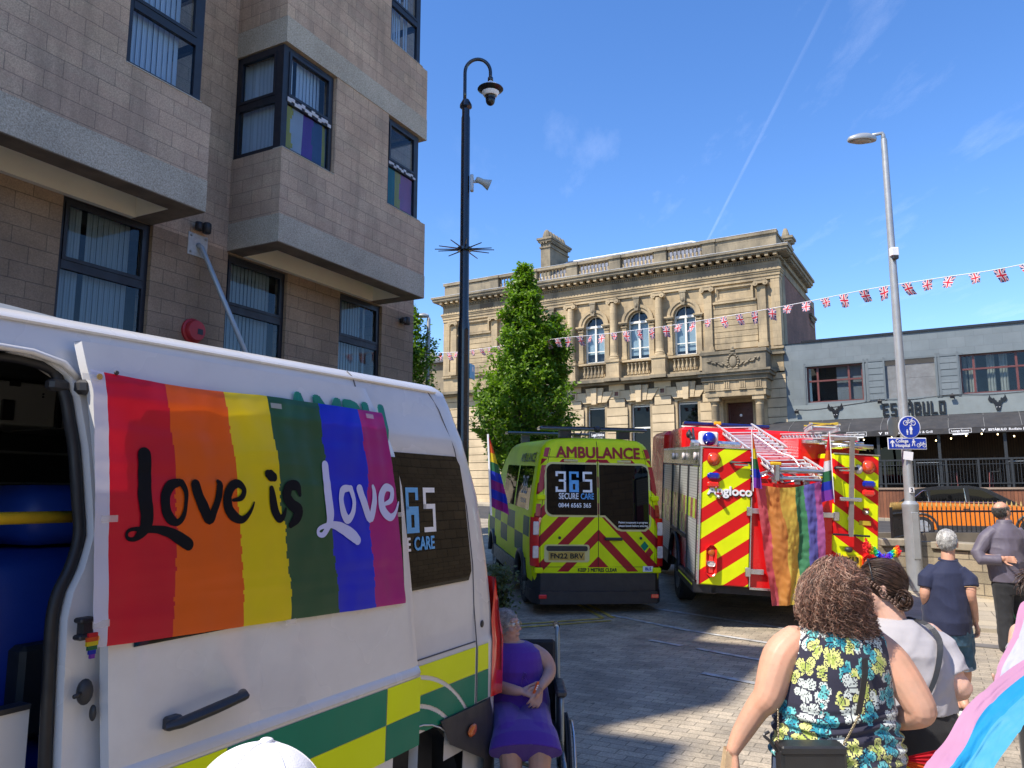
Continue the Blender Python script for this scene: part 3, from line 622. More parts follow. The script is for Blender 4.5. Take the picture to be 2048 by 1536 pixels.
# arches, imposts, keystones, windows of the first floor
for c in wins:
    mb=MB()
    for (r0,r1,y0) in ((hw,hw+.14,-.09),(hw+.14,hw+.28,-.14)):
        for k in range(16):
            a0,a1=PI*k/16,PI*(k+1)/16
            P=[(c+r0*cos(a0),sp+r0*sin(a0)),(c+r1*cos(a0),sp+r1*sin(a0)),(c+r1*cos(a1),sp+r1*sin(a1)),(c+r0*cos(a1),sp+r0*sin(a1))]
            mb.prism(P[::-1],y0,.01)
    mb.build('arch_moulding',M_st,HALL)
    mb=MB(); mb.prism([(c-.09,sp+hw-.04),(c+.09,sp+hw-.04),(c+.15,11.22),(c-.15,11.22)],-.24,-.02); mb.box(c-.17,c+.17,-.26,-.02,11.2,11.28); mb.ell((c,-.24,sp+hw+.22),(.08,.06,.12),8,6); mb.build('keystone',M_std,HALL)
    mb=MB()
    for sg in (-1,1):
        x=c+sg*(hw+.17); mb.box(x-.11,x+.11,-.10,.02,8.3,9.9); mb.box(x-.14,x+.14,-.13,.02,8.28,8.42); mb.box(x-.15,x+.15,-.14,.02,9.86,9.93); mb.box(x-.20,x+.20,-.2,.02,10.0,10.06); mb.box(x-.23,x+.23,-.24,.02,10.06,10.13)
        mb.ell((x-.1,-.1,9.97),(.05,.07,.05),8,6); mb.ell((x+.1,-.1,9.97),(.05,.07,.05),8,6)
    mb.build_parts('impost',M_st,HALL)
    f=MB(); t=.075; frame(c-hw,c+hw,zb0,sp,.16,.24,t,f); f.box(c-.045,c+.045,.15,.24,zb0+t,sp-.06); f.box(c-hw,c+hw,.14,.24,sp-.06,sp+.05)
    for z in (8.85,): f.box(c-hw+t,c-.045,.18,.22,z-.02,z+.02); f.box(c+.045,c+hw-t,.18,.22,z-.02,z+.02)
    f.box(c-.015,c+.015,.17,.22,sp+.05,sp+hw-.02)
    for k in range(12):
        a0,a1=PI*k/12,PI*(k+1)/12; f.prism([(c+(hw-.04)*cos(a0),sp+(hw-.04)*sin(a0)),(c+hw*cos(a0),sp+hw*sin(a0)),(c+hw*cos(a1),sp+hw*sin(a1)),(c+(hw-.04)*cos(a1),sp+(hw-.04)*sin(a1))][::-1],.17,.23)
    o=f.build('window',M_sash,HALL); g=MB(); g.box(c-hw+.02,c+hw-.02,.20,.206,zb0,sp+hw-.02); g.build('pane',M_glass,o)
    g=MB(); g.box(c-hw,c+hw,.30,.31,8.75 if c<-8 else 8.5,sp); g.build('blind',M_hblind,o); g=MB(); g.box(c-hw,c+hw,.28,.30,sp,sp+hw); g.box(c-hw,c+hw,.36,.38,zb0,sp); g.build('dark_room',M_room,o)
    mb=MB(); mb.box(c-hw-.03,c+hw+.03,-.02,.2,zb0-.05,zb0); mb.build('sill',M_cill,HALL)
    # balcony balustrade under each window
    mb=MB()
    for i in range(6): mb.lathe(baluster_prof(.56,.075),c=(c-.48+i*.192,-.18,7.50),seg=10)
    mb.build('balustrade',M_st,HALL,True)
mb=MB(); mb.box(XL-.06,XR+.06,-.1,.3,8.17,8.26)
for c in wins: mb.box(c-.78,c+.78,-.3,.02,8.12,8.22); mb.box(c-.75,c+.75,-.28,.02,7.34,7.46)
for x in cols+[-14.46,-2.92]:
    mb.box(x-.33,x+.33,-.55,.02,7.36,8.14); mb.box(x-.37,x+.37,-.6,.02,8.14,8.26); mb.box(x-.37,x+.37,-.6,.02,7.36,7.46)
mb.build('pedestals_and_sill_band',M_st,HALL)
mb=MB(); mb.box(XL-.05,-3.2,-.35,.3,7.10,7.2); mb.box(XL-.1,-3.2,-.55,.3,7.2,7.34)
for x in cols+[-14.46]: mb.box(x-.4,x+.4,-.72,.3,7.2,7.35)
mb.box(-.2,XR+.1,-.22,.3,7.9,8.0); mb.box(-.15,XR+.05,-.16,.3,7.15,7.32); mb.build('balcony_ledge',M_std,HALL)
# horizontally channelled panels at both ends of the first floor
for x0,x1 in ((-16.85,-14.7),(-2.68,-.74)):
    mb=MB()
    for i in range(8): z=8.34+i*.27; mb.box(x0,x1,-.05,.0,z,z+.245)
    mb.build('channelled_panel',M_st,HALL)
    mb=frame(x0+.12,x1-.12,10.55,11.22,-.13,-.001,.07); frame(x0+.19,x1-.19,10.62,11.15,-.08,-.001,.05,mb); mb.box(x0,x1,-.16,0,10.44,10.53); mb.build('panel_frame',M_st,HALL)
mb=MB(); mb.box(-15.4,-14.6,-.12,-.10,11.84,12.08); mb.build('vent_panel',M_stj,HALL)
# ground floor, rusticated courses with real joints
gop=[(c-.62,c+.62,2.6,6.30) for c in wins]
mb=MB(); mb.wall(XL,XR,GB-.4,7.1,0,.5,[(a,b,2.6,6.30) for a,b,_,_ in gop]+[(-2.45,-.95,GB-.4,6.08)]); mb.build('ground_floor_core',M_stj,HALL)
def seg_clear(x0,x1,holes):
    out=[];x=x0
    for a,b in sorted(holes):
        if a>x: out.append((x,min(a,x1)))
        x=max(x,b)
    if x<x1: out.append((x,x1))
    return out
mb=MB(); i=0; z=GB-.2
while z<6.95:
    z2=min(z+.385,7.1); holes=[(a,b) for a,b,_,d in gop if z2<6.35 or z<6.2]+([(-2.75,-.6)] if z<6.2 else [])
    if z2>6.3: holes=[(c-.75,c+.75) for c in wins]+[(-2.75,-.6)]
    for a,b in seg_clear(XL-.06,XR+.06,holes): mb.box(a,b,-.07,.02,z,z2)
    z+=.415
mb.build('rusticated_course',M_stg,HALL)
for c in wins:
    mb=MB()
    for k,(a0,a1,b0,b1) in enumerate([(-.62,-.36,-.98,-.48),(-.355,-.125,-.47,-.17),(-.12,.12,-.16,.16),(.125,.355,.17,.47),(.36,.62,.48,.98)]):
        y=-.12 if k in(0,4) else -.15 if k!=2 else -.24
        top=6.98 if k!=0 and k!=4 else 6.78
        mb.prism([(c+a0,6.26-(.0 if k!=2 else .08)),(c+a1,6.26-(.0 if k!=2 else .08)),(c+b1,top),(c+b0,top)],y,.02)
    mb.build('flat_arch',M_stg,HALL)
    f=MB(); frame(c-.62,c+.62,2.6,6.27,.02,.34,.14,f); f.build('window_surround',M_st,HALL)
    f=MB(); frame(c-.48,c+.48,2.7,6.13,.24,.32,.06,f); f.box(c-.42,c+.42,.22,.30,4.93,5.01); f.box(c-.42,c+.42,.22,.30,5.97,6.03)
    o=f.build('window',M_sash,HALL); g=MB(); g.box(c-.42,c+.42,.27,.275,2.7,6.1); g.build('pane',M_darkglass,o)
for x in (-7.53,-5.22,-9.84,-12.15):
    mb=frame(x-.17,x+.17,6.48,6.82,-.11,0,.07); mb.build('vent_frame',M_stg,HALL); mb=MB(); mb.box(x-.1,x+.1,-.076,0,6.55,6.75); mb.build('air_brick',M_rbrick,HALL)
# window stickers
def hall_panel(c,z0,z1,t1,t2,lab):
    e=emp('window_sign',tuple(HALL.matrix_basis@Vector((c,.21,(z0+z1)/2))) if False else (11.6+.8625*c+.506*.21,33.2-.506*c+.8625*.21,(z0+z1)/2),(0,0,HR),label=lab,cat='sign')
    mb=MB(); mb.box(-.41,.41,-.004,0,-(z1-z0)/2,(z1-z0)/2); mb.build('panel',M_black,e)
    text('lettering',t1,.20,M_whitetx,e,(0,-.006,.04),width=.66,bold=.004); text('lettering',t2,.07,M_whitetx,e,(0,-.006,-.12),width=.5)
hall_panel(-4.07,4.42,4.90,"LIDDY'S",'SOLICITORS','black window sign with white lettering under the sash bar beside the portico')
hall_panel(-8.68,4.45,4.90,'Legal Advice','SOLICITORS','black window sign with white and blue lettering in the window nearest the street tree')
# portico
PX0,PX1,PY=-2.98,-.22,-1.15
mb=MB(); mb.box(PX0+.08,PX1-.08,PY+.06,0,6.06,6.32); mb.box(PX0+.04,PX1-.04,PY+.03,0,6.32,6.75); mb.build_parts('portico_beam',M_st,HALL)
mb=MB()
for x in (PX0+.38,PX0+1.05,PX0+1.72,PX0+2.40):
    for k in (-1,0,1): mb.box(x+k*.09-.03,x+k*.09+.03,PY-.01,PY+.03,6.40,6.74)
    mb.box(x-.15,x+.15,PY-.02,PY+.03,6.33,6.38)
mb.build('triglyph',M_st,HALL)
mb=MB(); mb.box(PX0-.05,PX1+.05,PY-.06,0,6.75,6.95); mb.box(PX0-.16,PX1+.16,PY-.18,0,6.95,7.08); mb.box(PX0-.22,PX1+.22,PY-.26,0,7.08,7.17); mb.build('portico_cornice',M_std,HALL)
mb=MB(); mb.box(PX0,PX1,PY-.02,PY+.2,7.17,7.92); mb.box(PX0,PX0+.2,PY+.2,-.1,7.17,7.92); mb.box(PX1-.2,PX1,PY+.2,-.1,7.17,7.92); mb.box(PX0-.05,PX1+.05,PY-.08,PY+.25,7.92,8.06); mb.box(PX0-.05,PX0+.25,PY+.25,-.1,7.92,8.06); mb.box(PX1-.25,PX1+.05,PY+.25,-.1,7.92,8.06)
mb.build('balcony_parapet',M_std,HALL)
cx=(PX0+PX1)/2; mb=MB(); mb.ell((cx,PY-.05,7.55),(.17,.09,.26),14,10)
for k in range(18):
    a=2*PI*k/18; mb.ell((cx+.23*cos(a),PY-.06,7.55+.33*sin(a)),(.055,.06,.055),7,5)
for sg in (-1,1):
    for k in range(9):
        t=k/8; mb.ell((cx+sg*(.32+.75*t),PY-.05,7.42+.22*t+.05*sin(k*2)),(.10,.05,.045),7,5,rot=Euler((0,-sg*.6+.5*sin(k*3),0)))
mb.ell((cx,PY-.06,7.92),(.10,.08,.07),8,6); mb.ell((cx,PY-.06,8.05),(.13,.1,.06),8,6); mb.ell((cx,PY-.06,8.15),(.05,.05,.08),8,6)
for sg in (-1,1): mb.ell((cx+sg*.12,PY-.06,7.24),(.14,.08,.06),8,5)
mb.build('carved_crest',M_std,HALL,True)
for x in (PX0+.42,PX1-.42):
    mb=MB(); mb.lathe([(.24,0),(.24,.15),(.21,.2),(.235,.27),(.195,.33),(.19,.42),(.185,2.1),(.17,4.75),(.19,4.78),(.17,4.82),(.2,4.93),(.235,4.98)],c=(x,PY+.35,GB+.1),seg=22); mb.box(x-.25,x+.25,PY+.1,PY+.6,GB+5.08,GB+5.26); mb.box(x-.28,x+.28,PY+.07,PY+.63,GB-.5,GB+.1); mb.box(x-.17,x+.17,-.12,0,GB,6.06)
    mb.build('portico_column',M_st,HALL,True,auto=35)
mb=frame(-2.45,-.95,GB,6.08,.02,.4,.17); mb.build('door_surround',M_st,HALL)
M_wood=mat('dark_red_door',(.085,.022,.018),.35,0,.2,6,coat=.3)
mb=MB(); mb.box(-2.3,-.95-.15,.3,.36,GB,4.92)
for k in range(4):
    for z0,z1 in ((GB+.1,2.5),(2.62,4.8)): frame(-2.28+k*.294,-2.0+k*.294,z0,z1,.285,.3,.045,mb)
mb.box(-1.715,-1.685,.28,.3,GB,4.92); mb.box(-2.3,-1.1,.27,.36,4.92,5.02); o=mb.build('entrance_door',M_wood,HALL); mb=MB(); mb.ell((-1.62,.27,3.0),(.03,.03,.03),8,6); mb.build('handle',M_alu,o)
mb=frame(-2.28,-1.12,5.02,5.90,.28,.34,.07); mb.box(-2.21,-1.19,.33,.335,5.09,5.83); mb.build('fanlight',M_wood,HALL)
mb=MB(); mb.ell((-1.62,-.1,5.3),(.06,.06,.06),10,8); mb.build('door_lamp',M_whitetx,HALL)
# side wall, back, roof, chimneys
mb=MB(); mb.box(XR-.3,XR-.01,.5,9,GB-1,12.1); mb.box(XL,XL+.3,.45,9,GB-1,12.24); mb.box(XL,XR-.01,9,9.3,GB-1,12.2); mb.build('side_wall',M_rbrick,HALL)
mb=MB(); mb.box(XR-.3,XR+.02,.48,1.1,7.2,12.1); mb.box(XR-.3,XR+.02,.5,9,11.75,12.1); mb.build('side_quoin',M_std,HALL)
mb=MB(); mb.box(XL+.3,XR-.35,.3,9,12.7,12.75); r0,r1=13.0,15.35
V=[(-13.6,1.4,r0),(-1.2,1.4,r0),(-1.2,8.5,r0),(-13.6,8.5,r0),(-12.6,5,r1),(-5.1,5,r1)]; mb.add(V,[(0,1,5,4),(1,2,5),(2,3,4,5),(3,0,4)]); mb.build('roof',M_slate,HALL)
mb=MB(); mb.tube([V[4],V[5]],.06,6); mb.tube([V[5],V[1]],.06,6); mb.tube([V[4],V[0]],.06,6); mb.build('ridge',M_lead,HALL)
def chimney(x0,x1,y0,y1,zb,zt,pots,fn='chimney'):
    mb=MB(); mb.box(x0,x1,y0,y1,zb,zt); mb.box(x0-.06,x1+.06,y0-.06,y1+.06,zt-.35,zt-.27)
    mb.box(x0-.12,x1+.12,y0-.12,y1+.12,zt,zt+.12); mb.box(x0-.18,x1+.18,y0-.18,y1+.18,zt+.12,zt+.24)
    for k in range(int((y1-y0)/.17)): mb.box(x1+.01,x1+.11,y0+.02+k*.17,y0+.11+k*.17,zt-.1,zt)
    for k in range(int((x1-x0)/.17)): mb.box(x0+.02+k*.17,x0+.11+k*.17,y0-.11,y0-.01,zt-.1,zt)
    n=pots
    for k in range(n):
        y=y0+(y1-y0)*(k+.5)/n; mb.lathe([((x1-x0)*.42,0),((x1-x0)*.40,.18),((x1-x0)*.26,.42),(.08,.52)],c=((x0+x1)/2,y,zt+.24),seg=10)
    return mb.build(fn,M_std,HALL)
chimney(-13.3,-12.7,3.0,5.3,12.7,16.1,6); chimney(-.50,-.02,4.7,5.3,12.7,14.45,1); chimney(-.45,.25,7.6,8.8,9,11.0,2)
# ================================================================ RESTAURANT
REST=emp('restaurant_building',(11.6,33.2,0),(0,0,HR),label='flat roofed dark grey restaurant with awning and raised terrace on the right',cat='building')
M_gclad=bricks('grey_painted_cladding',(.175,.205,.215),(.155,.185,.195),(.12,.14,.15),.62,.42,.004,.45,.03,.004,.14,1.6)
M_gfas=mat('grey_painted_fascia',(.215,.25,.25),.5,0,.1,2,dirt=.15)
M_gtrim=mat('grey_trim',(.13,.155,.165),.5,0,.1,3)
M_brown=mat('brown_window_frame',(.14,.045,.04),.4,0,.12,5)
M_awn=mat('charcoal_awning_canvas',(.035,.036,.04),.75,0,.3,1.6,bs=90,dirt=.25)
M_rail=mat('dark_grey_railing',(.035,.04,.045),.45,.2,.1,5)
RX1=17
mb=MB(); mb.wall(.30,RX1,4.93,8.30,0,.3,[(1.2,3.39,5.70,7.24),(4.24,6.02,5.69,7.24),(6.89,9.75,5.71,7.26)]); mb.box(1.06,RX1,.3,9,8.05,8.28); mb.box(.3,.55,.3,9,1,8.0); mb.build('upper_wall',M_gclad,REST)
mb=MB(); mb.box(1.04,RX1,-.05,.35,8.30,8.40); mb.box(.3,1.04,-.04,.35,8.302,8.304); mb.build('roof_edge',M_black,REST)
mb=MB(); mb.box(1.1,RX1,.4,.5,8.4,8.42); mb.build('roof',M_gtrim,REST)
mb=MB(); mb.box(.32,RX1,-.06,-.0,4.93,5.60); mb.build('sign_fascia',M_gfas,REST)
mb=MB()
for x in (1.08,3.41,3.55,4.16,6.04,6.14,6.78): mb.box(x,x+.07,-.035,0,5.62,7.40)
mb.box(1.08,7.0,-.03,0,7.25,7.33); mb.build_parts('pilaster_strip',M_gtrim,REST)
for x0,x1 in ((3.62,4.16),(6.21,6.78)):
    mb=MB()
    for k in range(6): mb.box(x0,x1,-.03-.0,.0,5.68+k*.26,5.68+k*.26+.235)
    mb.build('boarded_panel',M_gclad,REST)
def rwin(x0,x1,z0,z1,mull,trans,curt):
    f=frame(x0,x1,z0,z1,.14,.22,.06)
    for m in mull: f.box(m-.04,m+.04,.13,.21,z0+.06,z1-.06)
    f.box(x0+.06,x1-.06,.12,.2,trans-.035,trans+.035); o=f.build('window',M_brown,REST)
    g=MB(); g.box(x0+.05,x1-.05,.17,.176,z0+.05,z1-.05); g.build('pane',M_glass,o)
    b=MB(); b.box(x0,x1,1.2,1.25,z0-.3,z1+.3); b.build('dark_room',mat('room_dark',(.05,.045,.04),.9),o)
    if curt:
        b=MB(); x=x0+.1
        while x<x1-.1:
            w_=random.uniform(.12,.3)
            if random.random()<.6:
                n=8; pts=[(x+w_*k/n,.34+.03*sin(k*2.4)) for k in range(n+1)]
                for k in range(n): b.quad((pts[k][0],pts[k][1],z0),(pts[k+1][0],pts[k+1][1],z0),(pts[k+1][0],pts[k+1][1],z1),(pts[k][0],pts[k][1],z1))
            x+=w_+random.uniform(.05,.25)
        b.build('curtain',mat('beige_curtain',(.40,.35,.26),.85,0,.2,6),o)
    else:
        b=MB(); b.box(x0+1.15,x1,.3,.32,z0,z1); b.build('curtain',mat('grey_blind',(.22,.21,.20),.85,0,.1,2),o)
rwin(1.2,3.39,5.70,7.24,(1.62,2.85),6.62,False); rwin(6.89,9.75,5.71,7.26,(7.35,8.75,9.4),6.68,True)
mb=MB(); mb.box(4.24,6.02,.12,.16,5.69,7.05); mb.box(4.24,6.02,.115,.12,6.5,6.53); mb.build('boarded_window',mat('dull_grey_board',(.19,.20,.205),.7,0,.2,3,dirt=.4),REST)
# terrace void below the fascia
TY=-1.5
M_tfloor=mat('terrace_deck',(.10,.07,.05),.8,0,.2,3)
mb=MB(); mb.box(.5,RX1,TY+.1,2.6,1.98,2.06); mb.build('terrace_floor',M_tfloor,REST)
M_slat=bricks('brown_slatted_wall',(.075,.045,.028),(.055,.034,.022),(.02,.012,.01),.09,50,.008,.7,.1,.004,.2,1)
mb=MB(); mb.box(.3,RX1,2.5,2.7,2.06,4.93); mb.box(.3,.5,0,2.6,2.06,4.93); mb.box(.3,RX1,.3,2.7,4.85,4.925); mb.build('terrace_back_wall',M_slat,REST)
mb=MB(); mb.box(.5,4.6,2.42,2.5,2.3,4.5); mb.build('terrace_window',M_darkglass,REST)
mb=MB()
for x in (1.0,3.93,6.0,8.1,10.6,13): mb.box(x-.05,x+.05,TY+.05,TY+.15,2.06,4.2)
mb.build_parts('terrace_post',M_rail,REST)
M_timb=bricks('brown_timber_boards',(.25,.095,.045),(.18,.07,.035),(.05,.02,.01),.115,50,.006,.55,.12,.004,.35,1.2)
mb=MB(); mb.box(.1,RX1,TY,TY+.08,.3,2.02); mb.build('timber_wall',M_timb,REST)
mb=MB(); mb.box(.05,RX1,TY-.05,TY+.14,2.02,2.09); mb.build('timber_wall_cap',mat('cap_paint',(.32,.24,.18),.6),REST)
RAIL=emp('terrace_railing',(11.6,33.2,0),(0,0,HR),label='dark grey metal railing with vertical bars along the restaurant terrace',cat='railing')
mb=MB(); mb.box(1.0,RX1,TY+.02,TY+.07,3.10,3.16); mb.box(1.0,RX1,TY+.025,TY+.065,2.22,2.26); mb.box(1.0,RX1,TY+.03,TY+.06,2.93,2.95)
mb.build_parts('rail',M_rail,RAIL)
mb=MB(); x=1.0
while x<RX1: mb.box(x-.035,x+.035,TY+.01,TY+.08,2.09,3.16); x+=1.035
mb.build_parts('post',M_rail,RAIL)
mb=MB(); x=1.05
while x<RX1: mb.box(x-.008,x+.008,TY+.037,TY+.053,2.26,3.10); x+=.105
tag(mb.build('bars',M_rail,RAIL),kind='stuff')
# awning
mb=MB(); n=40; AX0,AX1=-.35,RX1
for j,(y,z) in enumerate(((-.02,4.93),(-.5,4.80),(-1.1,4.56),(TY-.15,4.27))):
    for i in range(n+1): mb.v.append((AX0+(AX1-AX0)*i/n+(.25 if j==0 and i==0 else 0),y,z+.012*sin(i*1.7+j)))
for j in range(3):
    for i in range(n): a=j*(n+1)+i; mb.f.append((a,a+1,a+n+2,a+n+1)); mb.m.append(0)
mb.box(AX0,AX1,TY-.165,TY-.15,4.07,4.27); o=mb.build('awning',M_awn,REST,False)
mb=MB()
for i in range(14):
    x=.6+i*1.15; mb.box(0,0.016,0,0,0,0)
    mb.tube([(x+.02,-.03,4.945),(x,-1.1,4.585),(x,TY-.14,4.29)],.008,4)
mb.build('awning_seam',mat('pale_seam',(.24,.24,.23),.7),o)
RV=(11.6,33.2)
def vtext(x,body,size,wd,bold=.002): text('lettering',body,size,M_whitetx,o,(x,TY-.17,4.165),bold=bold,width=wd,ext=.001)
def bull(cx,cz,h,y,m,parent,name='bull_head'):
    P=[(-.10,0),(.10,0),(.14,.18),(.20,.42),(.26,.52),(.42,.56),(.50,.70),(.40,1.0),(.36,.84),(.26,.74),(.20,.80),(.14,.68),(.16,.62),(.06,.62),(.04,.52),(-.04,.52),(-.06,.62),(-.16,.66),(-.14,.70),(-.2,.80),(-.26,.74),(-.36,.84),(-.40,1.0),(-.50,.70),(-.42,.56),(-.26,.52),(-.20,.42),(-.14,.18)]
    mb=MB(); mb.prism([(cx+x*h,cz+z*h) for x,z in P],y-.03,y); return mb.build(name,m,parent)
for x0 in (4.05,7.45): bull(x0,4.11,.12,TY-.168,M_whitetx,o,'bull_mark'); vtext(x0+.44,'ESTÁBULO',.115,.55,.004); vtext(x0+1.28,'Rodizio Bar & Grill',.12,.98)
for x0 in (6.72,3.2,10.4):
    f=frame(x0-.36,x0+.36,4.085,4.255,TY-.172,TY-.168,.012); f.box(x0-.25,x0+.25,TY-.17,TY-.168,4.02,4.07); f.build('badge_border',M_whitetx,o); vtext(x0,'Lounge Rooms',.1,.56,.003)
# roof sign letters and bull heads: each stands off the fascia
M_sign=mat('black_sign_letters',(.008,.008,.009),.35,0,.1,5)
SG=emp('restaurant_sign',(11.6,33.2,0),(0,0,HR),label='large black raised letters reading ESTÁBULO on the grey fascia',cat='sign')
T_=.068; LW_,LH=.225,.50
def bars(ch):
    w_,h,t=LW_,LH,T_
    V_=lambda x,a=0,b=h:(x,x+t,a,b); H=lambda z,a=0,b=w_:(a,b,z,z+t)
    L={'E':[V_(0),H(0,t),H(h/2-t/2,t,w_*.85),H(h-t,t)],'S':[H(0),V_(w_-t,t,h/2-t/2),H(h/2-t/2),V_(0,h/2+t/2,h-t),H(h-t)],'T':[V_(w_/2-t/2,0,h-t),H(h-t)],
       'Á':[V_(0,0,h-t),V_(w_-t,0,h-t),H(h-t),H(h*.36,t,w_-t),(w_/2-.02,w_/2+.06,h+.03,h+.09)],'B':[V_(0),H(0,t,w_-.02),H(h/2-t/2,t,w_-.03),H(h-t,t,w_-.02),V_(w_-t,t,h/2-t/2),V_(w_-t,h/2+t/2,h-t)],
       'U':[V_(0,t,h),V_(w_-t,t,h),H(0)],'L':[V_(0),H(0,t)],'O':[V_(0,t,h-t),V_(w_-t,t,h-t),H(0),H(h-t)]}
    return L[ch]
for i,ch in enumerate('ESTÁBULO'):
    x0=4.06+i*.286; mb=MB()
    for a,b,c,d in bars(ch): mb.box(x0+a,x0+b,-.135,-.062,4.985+c,4.985+d)
    mb.build('letter',M_sign,SG)
for x,lab in ((2.27,'black bull head emblem left of the big restaurant lettering'),(8.03,'black bull head emblem right of the big restaurant lettering')):
    o2=bull(x,5.0,.62,-.07,M_sign,None); o2.location=(11.6,33.2,0); o2.rotation_euler=(0,0,HR); tag(o2,lab,'emblem','bull head emblems')
    for sg in (-1,1):
        e_=MB(); e_.box(x+sg*.05-.02,x+sg*.05+.02,-.108,-.1,5.12,5.135); e_.build('eye',M_whitetx,o2)
for x,z,lab in ((.75,5.42,'black floodlight at the far left of the grey fascia'),(3.98,5.66,'black floodlight above the left end of the big letters'),(6.55,5.72,'black floodlight above the right end of the big letters')):
    mb=MB(); mb.box(-.08,.08,-.28,-.18,-.07,.07,0,Matrix.Rotation(R(25),4,'X'),bev=.01); mb.box(-.02,.02,-.2,0,-.02,.02)
    v=HALL.matrix_basis if False else None; p=Vector((11.6,33.2,0))+Vector((.8625*x,-.506*x,z)); o2=mb.build('floodlight',M_blackpl,None,loc=p,rot=(0,0,HR)); tag(o2,lab,'floodlight','floodlights over the restaurant sign')
mb=MB(); P=[(.8,-.07,5.42),(1.6,-.07,5.40),(3.9,-.07,5.62),(5.2,-.07,5.60),(6.5,-.07,5.7),(7.6,-.07,5.62),(9,-.07,5.66),(11,-.07,5.8)]; mb.tube(crom(P,4),.012,5); o2=mb.build('cable',M_black,None,loc=(11.6,33.2,0),rot=(0,0,HR)); tag(o2,'thin black cable running along the grey fascia above the letters','cable')
# festoon lights
m,nt_,b_=mk('warm_bulb'); b_.inputs['Emission Color'].default_value=(1,.75,.4,1); b_.inputs['Emission Strength'].default_value=4; M_bulb=m
FL=emp('festoon_lights',(11.6,33.2,0),(0,0,HR),label='string of small warm bulbs hanging under the awning edge',cat='string lights')
P=[]; xx=1.4
while xx<13: P.append((xx,TY+.35,4.0+.10*sin(xx*1.9))); xx+=.25
mb=MB(); mb.tube(P,.006,4); mb.build('cable',M_black,FL)
for i,q in enumerate(P[::2]): mb=MB(); mb.ell((q[0],q[1],q[2]-.04),(.024,.024,.03),8,6); mb.build('bulb',M_bulb,FL)
# terrace tables and chairs
def tloc(x,y,z): return (11.6+.8625*x+.506*y,33.2-.506*x+.8625*y,z)
def rtable(x,y):
    e=emp('bar_table',tloc(x,y,2.06),(0,0,HR),label=None,cat='table',group='terrace tables'); mb=MB(); mb.cbox((0,0,.98),(.75,.6,.03)); mb.build('tabletop',M_steel,e)
    for sx_ in (-.33,.33):
        mb=MB(); mb.tube([(sx_,0,0),(sx_,0,.97)],.016,6); mb.build('leg',M_steel,e)
    return e
def rchair(x,y,rz):
    e=emp('terrace_chair',tloc(x,y,2.06),(0,0,HR+rz),cat='chair',group='terrace chairs'); mb=MB(); mb.cbox((0,0,.62),(.36,.36,.03)); mb.build('seat',M_rail,e)
    for a in (-.16,.16):
        for b in (-.16,.16): mb=MB(); mb.tube([(a*1.15,b*1.15,0),(a,b,.61)],.012,6); mb.build('leg',mat('pink_leg',(.35,.12,.13),.5) if b<0 else M_rail,e)
    mb=MB(); mb.tube([(-.17,.17,.62),(-.17,.2,1.0),(.17,.2,1.0),(.17,.17,.62)],.014,6); mb.cbox((0,.2,.92),(.32,.015,.14)); mb.build('backrest',M_rail,e); return e
tag(rtable(5.55,-.7),'slim metal bar table on the terrace just right of the tall lamp post'); tag(rtable(8.5,-.7),'slim metal bar table on the terrace near the right edge of the picture')
tag(rchair(6.25,-.6,2.2),'metal chair right of the bar table near the lamp post'); tag(rchair(7.75,-.6,-1.9),'metal chair left of the bar table at the right edge'); tag(rchair(1.95,-.6,1),'metal chair behind the railing just right of the fire engine'); tag(rchair(9.25,-.5,2.0),'metal chair right of the bar table at the right edge')
# far building on the left behind the pole
NB=emp('stone_house',(11.6,33.2,0),(0,0,HR),label='dark stone gabled building left of the town hall behind the black pole',cat='building')
mb=MB(); mb.box(-30,-18.6,2.5,12,.5,9.6); mb.build('wall',M_std,NB)
mb=MB(); mb.add([(-30.3,2.2,9.6),(-18.3,2.2,9.6),(-18.3,12.3,9.6),(-30.3,12.3,9.6),(-24.5,2.4,11.3),(-24.5,12.1,11.3)],[(0,1,4),(1,2,5,4),(2,3,5),(3,0,4,5),(0,3,2,1)]); mb.build('roof',M_slate,NB)
mb=MB(); mb.box(-19.6,-19,2.44,2.52,6,8); mb.build('window',M_darkglass,NB)
# ================================================================ STREET FURNITURE
M_pole=mat('glossy_black_pole_paint',(.010,.012,.018),.22,0,.1,4,coat=.5)
# camera pole
px,py=-.83,13.0
e=emp('camera_pole',(px,py,.09),label='tall black pole with swan neck holding a dome camera',cat='pole')
mb=MB(); mb.lathe([(.13,0),(.13,.9),(.105,1.0),(.10,4.55),(.103,4.6),(.082,4.8),(.08,8.45),(.07,8.5),(.07,8.62),(.11,8.66),(.11,8.70),(.07,8.78),(.06,8.8)],seg=20); mb.build('shaft',M_pole,e,True,auto=35)
mb=MB(); P=[(-.02,0,8.75),(-.02,0,9.2)]+[(.21-.23*cos(a),0,9.33+.26*sin(a)) for a in [PI*k/10 for k in range(0,11)]]+[(.44,0,9.22)]; mb.tube(crom(P,2),.032,10); mb.lathe([(.05,0),(.05,.06)],c=(.44,0,9.17),seg=10); mb.build('swan_neck',M_pole,e,True)
cam_=emp('dome_camera',(px+.44,py,9.24),label='white and black dome security camera hanging from the swan neck',cat='camera')
mb=MB(); mb.lathe([(.02,.05),(.04,0),(.10,-.04),(.225,-.13)],seg=24); mb.lathe([(.16,-.20),(.16,-.205),(.12,-.27)],seg=24); mb.build('housing',M_whitetx,cam_,True,auto=40)
mb=MB(); mb.lathe([(.226,-.13),(.235,-.145),(.16,-.205),(.1,-.21)],seg=24); mb.lathe([(.10,-.27),(.085,-.30),(.09,-.33)],seg=20); mb.ell((0,0,-.36),(.085,.085,.095),16,10); mb.build('dome',M_black,cam_,True,auto=40)
spk=emp('loudspeaker',(px+.10,py-.02,7.32),label='small grey horn loudspeaker bracketed to the black pole',cat='loudspeaker')
